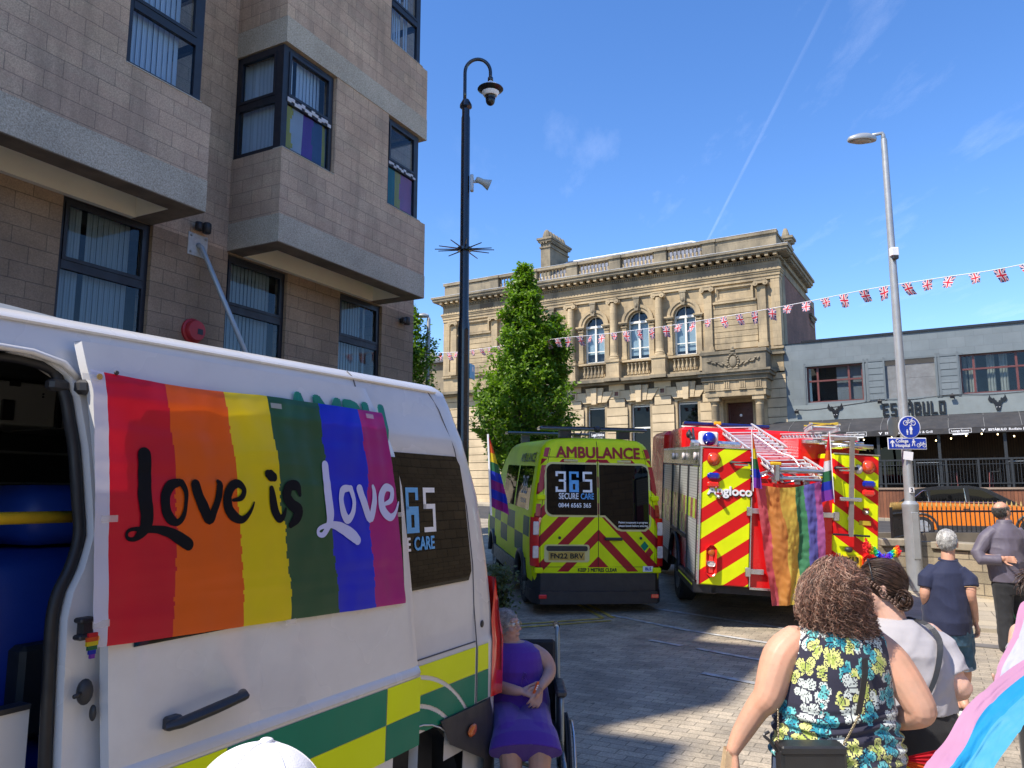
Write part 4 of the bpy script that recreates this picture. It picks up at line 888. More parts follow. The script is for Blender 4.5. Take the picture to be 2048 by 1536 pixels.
mb=MB(); mb.box(-.01,.05,-.05,.05,-.16,.14,bev=.01); mb.box(.05,.13,-.02,.02,.0,.04); mb.build('bracket',mat('pale_metal',(.5,.52,.52),.5,.2,.1,9),spk)
mb=MB(); mb.lathe([(.03,-.14),(.05,-.12),(.055,0),(.10,.12),(.105,.125),(.09,.12),(.05,.04)],seg=18,M=Matrix.Translation((.22,-.02,.0))@Matrix.Rotation(R(35),4,'X')@Matrix.Rotation(R(115),4,'Y')); mb.build('horn',mat('horn_grey',(.45,.46,.42),.5,0,.1,9),spk,True)
sb=emp('anti_climb_spikes',(px,py,6.10),label='black radial spike collar round the camera pole',cat='spikes')
mb=MB()
for k in range(12):
    a=2*PI*k/12+.12; mb.tube([(.09*cos(a),.09*sin(a),0),(.52*cos(a),.52*sin(a),.04*sin(a*3))],[.012,.008],6)
mb.lathe([(.115,-.03),(.13,-.02),(.13,.03),(.115,.04)],seg=16); mb.build('collar',M_pole,sb)
ps=emp('street_sign',(px+.11,py-.02,3.95),(0,0,R(76)),label='narrow pale blue sign seen edge on, fixed to the black pole',cat='sign')
mb=MB(); mb.box(-.0,.26,-.01,.01,-.13,.13,bev=.006); mb.build('plate',mat('sign_blue_pale',(.20,.50,.72),.4,0,.1,6),ps)
mb=MB(); mb.box(.08,.18,-.014,-.011,.0,.09); mb.build('symbol',M_whitetx,ps)
# lamp post on the right, with signs
M_lampgrey=mat('silver_lamp_post_paint',(.38,.405,.42),.42,.35,.1,5,rv=.08)
lx,ly=7.11,13.9; lz=gz(lx,ly)+.05
e=emp('lamp_post',(lx,ly,lz),label='tall silver street lamp post rising beside the low stone wall',cat='lamp post')
mb=MB(); mb.lathe([(.135,0),(.135,1.42),(.14,1.44),(.14,1.50),(.085,1.56),(.08,3.5),(.055,8.35),(.05,8.4)],seg=22); mb.build('column',M_lampgrey,e,True,auto=35)
mb=MB(); mb.box(-.062,.062,-.143,-.12,.55,1.36,bev=.006); mb.build('access_door',M_lampgrey,e)
mb=MB(); mb.tube([(0,0,8.3),(-.01,0,8.48),(-.03,0,8.52),(-.25,0,8.47)],[.045,.04,.035,.03],10); mb.build('bracket_arm',M_lampgrey,e,True)
mb=MB(); mb.loft([((-.42,0,8.36),.27,.13),((-.42,0,8.39),.28,.145),((-.41,0,8.44),.26,.13),((-.39,0,8.485),.16,.09),((-.38,0,8.50),.05,.03)],seg=24); o=mb.build('lantern',M_lampgrey,e,True,auto=50)
mb=MB(); mb.loft([((-.44,0,8.33),.15,.08),((-.44,0,8.362),.21,.11)],seg=20); mb.build('lens',mat('lamp_lens',(.30,.29,.26),.2,0,.1,5),o,True)
bx=emp('sensor_box',(lx,ly,lz+6.12),label='small white box strapped to the middle of the silver lamp post',cat='box')
mb=MB(); mb.box(-.07,.07,-.13,-.03,-.06,.10,bev=.01); mb.build('case',M_whitetx,bx); mb=MB(); mb.box(-.05,.05,-.15,-.07,-.13,-.06,bev=.01); mb.build('sensor',M_blackpl,bx)
rs=emp('round_sign',(lx+.03,ly-.10,3.05),(0,0,R(4)),label='round blue cycle and pedestrian path sign on the silver lamp post',cat='sign')
M_sblue=mat('sign_blue',(.005,.045,.42),.3,0,.06,5,coat=.3)
mb=MB(); mb.lathe([(.205,0),(.205,.012)],seg=36,M=Matrix.Rotation(R(90),4,'X')); mb.build('rim',M_whitetx,rs); mb=MB(); mb.lathe([(.190,0),(.190,.004)],seg=36,M=Matrix.Translation((0,-.012,0))@Matrix.Rotation(R(90),4,'X')); mb.build('plate',M_sblue,rs)
def bike(cx,cz,s,parent,y):
    mb=MB()
    for x in (-.42,.42):
        for k in range(18):
            a0,a1=2*PI*k/18,2*PI*(k+1)/18; mb.prism([(cx+s*(x+.27*cos(a)),cz+s*.27*sin(a)) for a in (a0,a1)][::1]+[(cx+s*(x+.21*cos(a)),cz+s*.21*sin(a)) for a in (a1,a0)],y-.002,y)
    def bar(a,b,w=.05):
        a=Vector(a);b=Vector(b);n=(b-a).normalized();n=Vector((-n.y,n.x))*w/2
        mb.prism([(cx+s*(p.x),cz+s*(p.y)) for p in (a-n,b-n,b+n,a+n)],y-.003,y-.001)
    for a,b in (((-.42,0),(-.1,.32)),((-.1,.32),(.3,.32)),((.3,.32),(-.02,0)),((-.42,0),(-.02,0)),((-.02,0),(-.14,.42)),((.42,0),(.28,.44)),((-.24,.43),(-.05,.43)),((.28,.44),(.4,.5))): bar(a,b)
    mb.build('bicycle_symbol',M_whitetx,parent)
def walker(cx,cz,s,parent,y,stride=True):
    mb=MB(); mb.lathe([(.0001,0),(.12*s,0),(.12*s,.002)],seg=14,M=Matrix.Translation((cx,y,cz+.88*s))@Matrix.Rotation(R(90),4,'X'))
    mb.prism([(cx+s*x,cz+s*z) for x,z in ((-.12,.3),(.14,.3),(.12,.72),(-.1,.72))],y-.002,y)
    if stride: L_=(((-.1,.3),(-.32,-.3)),((.08,.3),(.22,-.3)),((-.08,.68),(-.3,.35)),((.1,.68),(.32,.4)))
    else: L_=(((-.06,.3),(-.1,-.3)),((.08,.3),(.08,-.3)),((.1,.7),(.2,.3)),((-.1,.7),(-.18,.3)))
    for a,b in L_:
        a=Vector(a);b=Vector(b);n=(b-a).normalized();n=Vector((-n.y,n.x))*.055; mb.prism([(cx+s*p.x,cz+s*p.y) for p in (a-n,b-n,b+n,a+n)],y-.003,y-.001)
    mb.build('walker_symbol',M_whitetx,parent)
bike(0,.075,.17,rs,-.018); walker(.02,-.09,.13,rs,-.018,False); walker(-.05,-.115,.075,rs,-.018,False)
ss=emp('direction_sign',(lx-.03,ly-.10,2.755),(0,0,R(4)),label='rectangular blue sign pointing ahead to College and Hospital',cat='sign')
mb=MB(); mb.box(-.36,.36,-.012,0,-.105,.105,bev=.004); mb.build('rim',M_whitetx,ss); mb=MB(); mb.box(-.345,.345,-.016,-.012,-.09,.09); mb.build('plate',M_sblue,ss)
text('lettering','College',.085,M_whitetx,ss,(-.10,-.019,.045),width=.23,bold=.0015,ext=.001); text('lettering','Hospital',.085,M_whitetx,ss,(-.09,-.019,-.035),width=.26,bold=.0015,ext=.001)
mb=MB(); mb.prism([(-.29,-.06),(-.265,-.06),(-.265,.02),(-.24,.0),(-.24,.03),(-.2775,.065),(-.315,.03),(-.315,0),(-.29,.02)],-.018,-.0165); mb.build('arrow',M_whitetx,ss); walker(.115,-.015,.10,ss,-.019); bike(.26,-.03,.13,ss,-.019)
mb=MB(); mb.box(-.11,.06,-.11,-.105,-.08,.07,0,Matrix.Rotation(R(8),4,'Y')); o=mb.build('torn_sticker',M_whitetx,None,loc=(lx,ly,2.54)); tag(o,'torn white sticker hanging below the College sign','sticker')
t_=emp('number_plate',(lx,ly-.098,1.93),label='small white plate with the number 2 on the lamp post',cat='plate'); mb=MB(); mb.box(-.04,.04,-.004,.02,-.045,.045); mb.build('plate',M_whitetx,t_); text('lettering','2',.09,M_blacktx,t_,(0,-.006,0),bold=.003)
rb=emp('round_sign',(lx-.17,ly+.09,3.07),(0,0,R(35)),label='back of a round grey sign behind the silver lamp post',cat='sign'); mb=MB(); mb.lathe([(.19,0),(.19,.01)],seg=30,M=Matrix.Rotation(R(90),4,'X')); mb.build('plate',M_steel,rb)
# second small lamp, far left
e=emp('lamp_post',(-2.66,24,.58),label='distant slim lamp post behind the corner of the brown office',cat='lamp post')
mb=MB(); mb.lathe([(.09,0),(.06,6.8),(.04,6.85)],seg=12); mb.build('column',M_lampgrey,e,True); mb=MB(); mb.tube([(0,0,6.75),(-.02,0,6.92),(-.08,0,6.95)],.035,8); mb.loft([((-.2,0,6.86),.2,.12),((-.2,0,6.92),.2,.12),((-.18,0,6.99),.08,.05)],seg=14); mb.build('lantern',M_lampgrey,e,True)
# low stone wall with coping and spiked railings
M_rub=bricks('rough_gritstone',(.37,.31,.21),(.27,.235,.165),(.12,.10,.075),.42,.19,.008,.9,.18,.012,.4,1.5)
M_cop=mat('weathered_coping',(.34,.30,.22),.85,0,.35,2,bs=40,dirt=.5)
LW=emp('low_stone_wall',(0,0,0),label='low rough stone wall with flat coping on the right pavement',cat='wall')
def wallseg(a,b,z0,z1,th,mw,mc,parent,nm='wall'):
    a=Vector(a);b=Vector(b);d=(b-a); L_=d.length; ang=math.atan2(d.y,d.x); M=Matrix.Translation((a.x,a.y,0))@Matrix.Rotation(ang,4,'Z')
    mb=MB(); mb.box(0,L_,0,th,z0,z1-.15); o=mb.build(nm,mw,parent); o.matrix_local=M
    mb=MB(); n=max(1,int(L_/.9))
    for k in range(n): mb.box(L_*k/n+.004,L_*(k+1)/n-.004,-.06,th+.06,z1-.12,z1+.0,bev=.012)
    mb.box(.01,L_-.01,.02,th-.02,z1-.16,z1-.11); o=mb.build('coping',mc,parent); o.matrix_local=M
wallseg((6.62,14.08),(7.28,13.98),-.1,1.06,.35,M_rub,M_cop,LW); wallseg((7.42,13.85),(7.95,12.95),-.1,1.03,.35,M_rub,M_cop,LW); wallseg((7.95,12.93),(9.0,10.6),-.1,1.03,.35,M_rub,M_cop,LW)
mb=MB(); mb.box(-.12,.12,-.12,.2,0,1.02); o=mb.build('pier',M_rub,LW,loc=(7.38,13.98,0),rot=(0,0,R(-20)))
mb=MB(); mb.box(7.4,14,16.25,16.55,0,1.06); mb.build('inner_wall',mat('dark_inner_stone',(.16,.14,.11),.9,0,.3,3,bs=30),LW)
RG=emp('spiked_railing',(0,0,0),label='black iron railings with gold spear tips above the stone wall',cat='railing')
M_gold=mat('gold_paint',(.60,.40,.13),.4,.5,.2,9)
a,b=Vector((6.98,14.35)),Vector((8.45,16.4)); c_=Vector((13.6,16.4)); runs=[(a,b),(b,c_)]
bars=MB(); tips=MB(); rl_=MB(); posts=MB()
for p,q in runs:
    L_=(q-p).length; n=int(L_/.098); 
    for k in range(n):
        x,y=p+(q-p)*(k/n); bars.tube([(x,y,1.02),(x,y,1.58)],.011,6); zt=1.70
        tips.add([(x-.010,y,1.58),(x+.010,y,1.58),(x+.026,y,1.62),(x,y,1.72),(x-.026,y,1.62),(x,y-.018,1.61),(x,y+.018,1.61),(x-.022,y,1.565),(x+.022,y,1.565),(x,y,1.55)],[(4,3,5),(3,2,5),(4,6,3),(3,6,2),(0,5,1),(7,9,8,5),(4,5,0),(2,1,5)])
    for z in (1.06,1.50): rl_.tube([(p.x,p.y,z),(q.x,q.y,z)],.02,4)
    for k in range(int(L_/1.9)+1):
        x,y=p+(q-p)*min(1,k*1.9/L_); posts.tube([(x,y,1.0),(x,y,1.62)],.028,6)
rl_.build_parts('rail',M_black,RG); posts.build_parts('post',M_black,RG); tag(bars.build('bars',M_black,RG),kind='stuff'); tag(tips.build('spear_tips',M_gold,RG),kind='stuff')
# ================================================================ BUNTING
SP=[(-3.26,30.09,7.4),(-2.02,28.83,7.21),(-1.46,28.25,7.18),(.2,26.55,7.08),(1.8,24.93,6.97),(2.68,24.03,6.87),(3.61,23.08,6.8),(4.55,22.12,6.74),(5.64,21.01,6.71),(6.74,19.89,6.7),(7.63,18.98,6.71),(8.63,17.96,6.74),(9.7,16.87,6.7),(10.82,15.73,6.67),(13,13.5,6.9)]
SPc=crom(SP,6); mb=MB(); mb.tube(SPc,.009,4); tag(mb.build('bunting_string',M_whitetx),'long white string carrying the small flags across the street','string')
def union(u,v):
    "0 blue, 1 white, 2 red for point in a 2:1-ish flag laid on its side, u,v in 0..1"
    x=u-.5;y=v-.5
    if abs(x)<.075 or abs(y)<.09: return 2
    if abs(x)<.125 or abs(y)<.15: return 1
    d=min(abs(x-y),abs(x+y))
    if d<.035: return 2
    if d<.10: return 1
    return 0
C_uj=[cloth('flag_navy',(.02,.03,.16),.3),cloth('flag_white',(.85,.85,.85),.35),cloth('flag_red',(.72,.02,.05),.3)]
def minifl(seed):
    mb=MB(); nx,nz=26,30; rnd=random.Random(seed); cr=rnd.uniform(-.10,.10); tw=rnd.uniform(-.08,.08); ph=rnd.uniform(0,6); up=rnd.choice([0,0,0,.0,.25])
    for j in range(nz+1):
        for i in range(nx+1):
            u=i/nx;v=j/nz; d=v*.34; x=(u-.5)*.25*(1-.25*v)+cr*v+.01*sin(6*v+ph); y=.03*sin(5*u+3*v+ph)*v+tw*v*v*2; mb.v.append((x,y-up*d*.8,-d*(1-up)))
    for j in range(nz):
        for i in range(nx): q=j*(nx+1)+i; mb.f.append((q,q+1,q+nx+2,q+nx+1)); mb.m.append(union((j+.5)/nz,(i+.5)/nx))
    me=mb.build('tmp_flag',C_uj,None,True); m=me.data; bpy.data.objects.remove(me); m.name='bunting_flag'; return m
variants=[minifl(i) for i in range(7)]
acc=0;nxt=.2;prev=Vector(SPc[0]); cnt=0; places=[]
for q in SPc[1:]:
    q=Vector(q); L_=(q-prev).length
    while acc+L_>nxt: places.append(prev.lerp(q,(nxt-acc)/L_)); nxt+=.475
    acc+=L_; prev=q
for i,p in enumerate(places):
    if p.x<-3.1 or p.x>11.6: continue
    o=bpy.data.objects.new('bunting_flag',variants[i%7]); COL.objects.link(o); o.location=p-Vector((0,0,.006)); o.rotation_euler=(R(random.uniform(-14,14)),R(random.uniform(-10,10)),R(-44+random.uniform(-22,22))); o.scale=(.88,.88,random.uniform(.78,.92))
    tag(o,'small red, white and blue Union flag hanging from the bunting string','flag','Union flags on the bunting string')
# ================================================================ TREES
def leafmat(name,c1,c2):
    m,nt,b=mk(name); oi=N(nt,'ObjectInfo').outputs['Random']; oc=coord(nt)
    c=ramp(nt,noi(nt,oc,3.2,4,.7),[(.32,c1),(.68,c2)]); nt.links.new(c,b.inputs['Base Color']); b.inputs['Roughness'].default_value=.45
    t=N(nt,'BsdfTranslucent'); nt.links.new(mix(nt,1,c,(1.3,1.5,.5),'MULTIPLY'),t.inputs[0]); mx=N(nt,'MixShader',{0:.42}); nt.links.new(b.outputs[0],mx.inputs[1]); nt.links.new(t.outputs[0],mx.inputs[2]); nt.links.new(mx.outputs[0],nt.nodes['Material Output'].inputs[0]); return m
M_leaf=leafmat('hornbeam_leaf',(.05,.125,.010),(.22,.35,.025)); M_leafd=leafmat('dark_leaf',(.02,.055,.012),(.05,.11,.02))
M_bark=mat('bark',(.10,.075,.055),.9,0,.35,8,bs=60,bd=.01)
def tree(x,y,zg,prof,name,lab,nclump,leaf,ml,seed,group=None,trunk=.13):
    "prof: list of (z, radius) of the crown outline; leaf clumps on limb ends inside it"
    rnd=random.Random(seed); e=emp(name,(x,y,zg),label=lab,cat='tree',group=group)
    zt=prof[-1][0]; zb=prof[0][0]
    def rad(z):
        for (a,ra),(b,rb) in zip(prof,prof[1:]):
            if a<=z<=b: return ra+(rb-ra)*(z-a)/(b-a)
        return .1
    mb=MB(); mb.tube([(0,0,-.1),(.03,.02,zb*.6),(0,.03,(zb+zt)/2),(.02,0,zt-.4)],[trunk,trunk*.85,trunk*.5,.015],9); mb.build('trunk',M_bark,e,True)
    limbs=MB(); lv=MB(); 
    for c in range(nclump):
        z=zb+(zt-zb)*(rnd.random()**1.25); a=rnd.uniform(0,2*PI); 
        lob=1+.13*sin(a*3+z*1.7+seed)+.10*sin(a*5-z*3.1)+.10*noise.noise(Vector((cos(a)*1.5,sin(a)*1.5,z*1.3+seed)))*2
        r=rad(z)*lob*(rnd.random()**.38); 
        cx,cy=r*cos(a),r*sin(a)
        # branchlet rises outwards, leaves sit along it
        L_=rnd.uniform(.35,.75); dirv=Vector((cos(a)*.75,sin(a)*.75,.65+rnd.uniform(-.35,.3))).normalized()
        base=Vector((cx,cy,z))-dirv*L_*.7
        if c%5==0: limbs.tube([(0,0,max(zb*.7,z-r*.8-.3)),(base.x*.6,base.y*.6,base.z-.1),tuple(base)],[.025,.015,.006],4)
        limbs.tube([tuple(base),tuple(base+dirv*L_)],[.006,.002],3)
        for k in range(int(34*rnd.uniform(.7,1.3))):
            t=rnd.random(); p=base+dirv*L_*t+Vector((rnd.gauss(0,.085),rnd.gauss(0,.085),rnd.gauss(0,.07)))*(1.15-.6*t)
            s=leaf*rnd.uniform(.65,1.25); ax=Vector((rnd.gauss(0,1),rnd.gauss(0,1),rnd.gauss(-.2,.7))).normalized(); n=Vector((rnd.gauss(0,.6)+cos(a)*.4,rnd.gauss(0,.6)+sin(a)*.4,1)).normalized()
            sd_=ax.cross(n)
            if sd_.length<.1: continue
            sd_=sd_.normalized()*s*.30; ax=ax*s
            b=len(lv.v); lv.v+=[tuple(p),tuple(p+ax*.45+sd_-n*s*.05),tuple(p+ax),tuple(p+ax*.45-sd_-n*s*.05)]; lv.f.append((b,b+1,b+2,b+3)); lv.m.append(0)
    limbs.build('limbs',M_bark,e); lv.build('crown',ml,e); return e
tree(.42,26,.58,[(2.2,1.1),(2.9,1.55),(3.9,1.75),(5.0,1.52),(6.0,1.15),(7.0,.80),(7.9,.52),(8.7,.28),(9.1,.06)],'street_tree','dense bright green cone shaped tree in front of the town hall',1250,.15,M_leaf,3)
tree(1.5,26.2,.6,[(5.2,.35),(5.9,.6),(6.7,.5),(7.4,.12)],'street_tree','narrow green side top leaning out right of the cone shaped tree',170,.14,M_leaf,5,trunk=.06)
tree(-3.35,24,.58,[(2.5,.8),(4,1.0),(5.5,.95),(6.6,.6),(7.2,.1)],'street_tree','green tree half hidden behind the corner of the brown office',520,.13,M_leaf,9)
e=emp('planter_shrub',(-.55,11.2,0),label='dark leafy shrub in shade between the white van and yellow ambulance',cat='shrub')
lv=MB(); rnd=random.Random(4)
for k in range(1500):
    p=Vector((rnd.gauss(.36,.10),rnd.gauss(0,.16),rnd.uniform(.05,.85))); s=.07*rnd.uniform(.6,1.3); ax=Vector((rnd.gauss(0,1),rnd.gauss(0,1),rnd.gauss(0,.8))).normalized(); n=Vector((rnd.gauss(0,.6),rnd.gauss(-.4,.6),1)).normalized(); sd_=ax.cross(n).normalized()*s*.3; ax*=s
    b=len(lv.v); lv.v+=[tuple(p),tuple(p+ax*.45+sd_),tuple(p+ax),tuple(p+ax*.45-sd_)]; lv.f.append((b,b+1,b+2,b+3)); lv.m.append(0)
lv.build('leaves',leafmat('variegated_leaf',(.02,.045,.012),(.20,.22,.10)),e)
mb=MB()
for k in range(14): a=k*.45; mb.tube([(.38,0,0),(.38+.14*cos(a),.14*sin(a),.7)],[.008,.003],4)
mb.build('stems',M_bark,e)
# ================================================================ ORANGE CAR
M_org=mat('orange_car_paint',(.72,.20,.015),.25,.1,.04,1.5,coat=1)
M_chrome=mat('chrome_trim',(.6,.6,.6),.15,1,.05,5)
def car(x,y,zg,rz):
    e=emp('parked_car',(x,y,zg),(0,0,rz),label='orange and black estate car parked behind the spiked railings',cat='car')
    # rear at -x ; lower body side profile
    L_=2.15
    body=[(-2.12,.42),(-2.2,.62),(-2.18,.95),(-2.02,1.06),(-1.2,1.06),(.9,1.0),(1.35,.93),(2.0,.78),(2.14,.62),(2.15,.36),(1.85,.26),(-1.9,.26)]
    mb=MB(); W=.88
    def shell(mb,prof,w0,w1,mi=0):
        n=len(prof); V=[]
        for yy,k in ((-w0,1.0),(-w0*.96,1.0),):pass
        rows=[(-w1,.0),(-w0,1),(w0,1),(w1,.0)]
        cx=sum(p[0] for p in prof)/n; cz=sum(p[1] for p in prof)/n
        for yy,kk in rows:
            s_=1 if kk else .965
            for px_,pz_ in prof: V.append((cx+(px_-cx)*s_,yy,cz+(pz_-cz)*s_))
        F=[tuple(range(n)),tuple(reversed(range(3*n,4*n)))]
        for r in range(3):
            for k in range(n): F.append((r*n+k,(r+1)*n+k,(r+1)*n+(k+1)%n,r*n+(k+1)%n))
        mb.add(V,F,mi)
    shell(mb,body[::-1],.84,.90); mb.build('body',M_org,e,True,auto=35)
    mb=MB(); prof=[(-2.0,1.04),(-1.92,1.1),(-1.45,1.46),(-.9,1.535),(-.1,1.55),(.35,1.46),(1.0,1.08),(1.1,1.0)]; shell(mb,prof[::-1],.66,.74); mb.build('cabin',M_black,e,True,auto=30)
    g=MB()
    for sy in (-.745,.745):
        a,b_=(sy-.004,sy+.004)
        for pts in ([(-1.62,1.1),(-1.3,1.38),(-1.22,1.38),(-1.18,1.1)],[(-1.12,1.1),(-1.10,1.42),(-.22,1.46),(-.18,1.1)],[(-.10,1.1),(-.12,1.46),(.2,1.42),(.72,1.1)]): g.prism(pts[::-1] if True else pts,a,b_)
    g.build('side_window',M_darkglass,e)
    g=MB()
    for sy in (-.75,.75):
        for P in ([(-1.68,1.08),(-1.30,1.405),(-1.2,1.41),(-1.16,1.08)],[(-1.68,1.08),(.8,1.06)],[(-.2,1.08),(-.24,1.47)]): g.tube([(x_,sy,z_) for x_,z_ in P],.011,4)
    g.build('window_trim',M_chrome,e)
    for wx in (-1.38,1.36):
        for sy in (-1,1):
            w_=MB(); w_.lathe([(.20,-.11),(.31,-.11),(.335,-.08),(.335,.08),(.31,.11),(.20,.11)],seg=26,M=Matrix.Translation((wx,sy*.80,.335))@Matrix.Rotation(R(90),4,'X')); o=w_.build('wheel',M_rubber,e,True,auto=40)
            r_=MB(); r_.lathe([(.215,-.12),(.2,-.1),(.05,-.09),(.05,.09),(.2,.1),(.215,.12)],seg=20,M=Matrix.Translation((wx,sy*.80,.335))@Matrix.Rotation(R(90),4,'X')); r_.build('rim',M_alu,o,True,auto=40)
    mb=MB()
    for sy in (-1,1):
        for wx in (-1.38,1.36):
            P=[(wx+.40*cos(a),sy*.905,.335+.40*sin(a)) for a in [PI*k/10 for k in range(11)]]; mb.tube(P,.035,6)
        mb.box(-1.0,.95,sy*.9-.02,sy*.9+.02,.26,.40)
    mb.build('arch_cladding',M_blackpl,e)
    for sy in (-1,1):
        mb=MB(); mb.box(-2.17,-1.85,sy*.80-.06,sy*.80+.06,.88,1.0,bev=.02); mb.build('tail_light',mat('tail_red',(.4,.01,.01),.2,0,.05,5,coat=.6),e); mb=MB(); mb.box(1.9,2.1,sy*.70-.1,sy*.70+.1,.62,.74,bev=.02); mb.build('headlight',M_whitetx,e); mb=MB(); mb.box(.55,.75,sy*.93-.06,sy*.93+.06,1.0,1.13,bev=.02); mb.build('mirror',M_black,e)
        mb=MB(); mb.box(-.3,-.12,sy*.905-.01,sy*.905+.01,.86,.885); mb.box(.55,.73,sy*.905-.01,sy*.905+.01,.84,.865); mb.build('door_handle',M_black,e)
car(13.75,23.2,gz(0,23.2),HR+R(2))
# ================================================================ WHITE VAN (near, left)
def lerp1(P,z):
    if z<=P[0][0]: return P[0][1]
    for (a,ra),(b,rb) in zip(P,P[1:]):
        if z<=b: return ra+(rb-ra)*(z-a)/(b-a)
    return P[-1][1]
def wrap(o,fn):
    for v in o.data.vertices: v.co=fn(v.co)
    return o
M_seal=mat('black_door_seal',(.012,.012,.014),.55,0,.2,9)
M_dark=mat('dark_interior_trim',(.02,.022,.026),.7,0,.2,4)
M_orgl=mat('orange_marker_lens',(.65,.13,.01),.2,0,.1,9,coat=.6)
M_redl=mat('red_tail_lens',(.80,.025,.02),.16,0,.08,14,coat=1)
M_clr=mat('clear_tail_lens',(.70,.62,.58),.15,0,.15,30,coat=1)
VAN=emp('white_van',(0,0,0),rL,label='white patient transport van with green and yellow checks, side door slid open',cat='van')
YP=[(.28,2.12),(.45,2.08),(.8,2.065),(1.1,2.06),(1.14,2.075),(1.5,2.085),(1.9,2.115),(2.15,2.15),(2.25,2.18),(2.34,2.20),(2.40,2.222),(2.435,2.262),(2.452,2.35),(2.465,2.75),(2.47,3.1)]
XR_=[(0,3.83),(1.2,3.81),(1.35,3.79),(1.83,3.71),(2.1,3.62),(2.3,3.56),(2.41,3.52),(2.45,3.46),(2.465,3.2),(2.48,3.0)]
XE=[(0,1.36),(1.14,1.365),(1.41,1.36),(1.53,1.36),(1.60,1.375),(1.66,1.405),(1.75,1.43),(2.0,1.41),(2.15,1.385),(2.22,1.36),(2.262,1.30),(2.275,1.20)]
zr=[.45,.62,.8,.95,1.09,1.105,1.12,1.135,1.25,1.41,1.53,1.60,1.66,1.75,1.85,2.0,2.08,2.15,2.19,2.22,2.25,2.262,2.275,2.30,2.34,2.37,2.40,2.42,2.435,2.455,2.465,2.47]
def vpt(t,z,xs=None):
    "t 0..1 from the aperture edge (or front) to the rear, rounded plan corner at the end"
    xr=lerp1(XR_,z); x0=lerp1(XE,z) if xs is None else xs; r=.12
    if t<=1: return (x0+(xr-r-x0)*t, lerp1(YP,z), z)
    a=(t-1)*PI/2; return (xr-r+r*sin(a), lerp1(YP,z)+r*(1-cos(a))*1.0, z)
ts=[i/26 for i in range(27)]+[1.2,1.4,1.6,1.8,2.0]
mb=MB(); nt_=len(ts)
ARC=(2.98,.36,.47)
for z in zr:
    for t in ts: mb.v.append(vpt(t,z))
for j in range(len(zr)-1):
    for i in range(nt_-1):
        p=vpt((ts[i]+ts[i+1])/2,(zr[j]+zr[j+1])/2)
        if (p[0]-ARC[0])**2+(p[2]-ARC[1])**2<ARC[2]**2: continue
        a=j*nt_+i; mb.f.append((a,a+1,a+nt_+1,a+nt_)); mb.m.append(0)
# strip over the open door and the front part of the side
def grid(x0,x1,zz,n):
    b=len(mb.v)
    for z in zz:
        for i in range(n+1): mb.v.append((x0+((x1 if not callable(x1) else x1(z))-x0)*i/n,lerp1(YP,z),z))
    for j in range(len(zz)-1):
        for i in range(n): a=b+j*(n+1)+i; mb.f.append((a,a+1,a+n+2,a+n+1)); mb.m.append(0)
grid(-1.9,lambda z:lerp1(XE,z),[z for z in zr if z>=2.275],12); grid(-1.9,0.0,[z for z in zr if z<=2.275],6)
# roof half mirrored, far side, rear, front closing faces
b=len(mb.v); W2=4.15
prof=[(x,z) for x,z in ((2.47,2.455),(2.75,2.465),(3.1,2.47),(3.45,2.465),(3.75,2.455),(3.9,2.42),(3.98,2.34),(4.05,2.1),(4.12,1.4),(4.14,.45))]
for y,z in prof:
    for i in range(9): mb.v.append((-1.9+(lerp1(XR_,z)-.10+1.9)*i/8,y,z))
for j in range(len(prof)-1):
    for i in range(8): a=b+j*9+i; mb.f.append((a,a+1,a+10,a+9)); mb.m.append(0)
mb.box(3.45,3.68,2.30,4.05,.45,1.3); mb.box(3.42,3.55,2.34,4.0,1.3,2.42)
mb.build('body',M_white,VAN,True,auto=38)
# bonnet end
mb=MB(); mb.prism([(-3.0,.3),(-1.9,.3),(-1.9,2.3),(-2.3,2.0),(-2.5,1.25),(-2.95,1.1)],2.08,4.14); mb.build('bonnet',M_white,VAN)
mb=MB(); mb.add([(-1.92,2.3,2.25),(-1.92,3.95,2.25),(-2.48,4.0,1.3),(-2.48,2.2,1.3)],[(0,1,2,3)]); mb.build('windscreen',M_darkglass,VAN)
# gutter line along the roof edge
mb=MB(); mb.tube([(-1.9,2.215,2.395),(1.2,2.215,2.395),(3.35,2.215,2.395)],.008,5); mb.build('roof_gutter',M_white,VAN)
# interior: floor, headlining, far wall
mb=MB(); mb.box(-1.8,3.4,2.2,4.1,.42,.5); mb.box(-1.8,3.4,2.35,4.0,2.40,2.43); mb.box(-1.8,3.4,3.98,4.04,.5,2.3); mb.box(3.3,3.4,2.3,4.0,.5,2.35); mb.box(1.5,3.3,2.17,2.19,.5,1.42); mb.build('interior_lining',M_dark,VAN)
# aperture return, door jamb (white) and black rubber seal
mb=MB(); Z=[z for z in zr if z<=2.275]
for k,(x_o,y_o) in enumerate(((0,0),(-.012,.045),(.02,.05),(.03,.12))):
    for z in Z: mb.v.append((lerp1(XE,z)+x_o,lerp1(YP,z)+y_o,z))
n=len(Z)
for k in range(3):
    for i in range(n-1): a=k*n+i; mb.f.append((a,a+1,a+n+1,a+n)); mb.m.append(0)
mb.build('door_jamb',M_white,VAN,True)
P=[(lerp1(XE,z)-.022,lerp1(YP,z)+.035,z) for z in Z if z<2.2]+[(1.335,2.205,2.235),(1.26,2.21,2.258),(1.15,2.215,2.262),(.6,2.215,2.262),(-.3,2.215,2.262)]
mb=MB(); mb.tube(crom(P,3),.017,8); mb.build('door_seal',M_seal,VAN,True)
mb=MB(); mb.tube([(-.4,2.17,2.288),(1.0,2.17,2.288),(1.25,2.172,2.283),(1.34,2.172,2.26),(1.40,2.165,2.20)],.012,6); mb.build('door_rail',M_white,VAN,True)
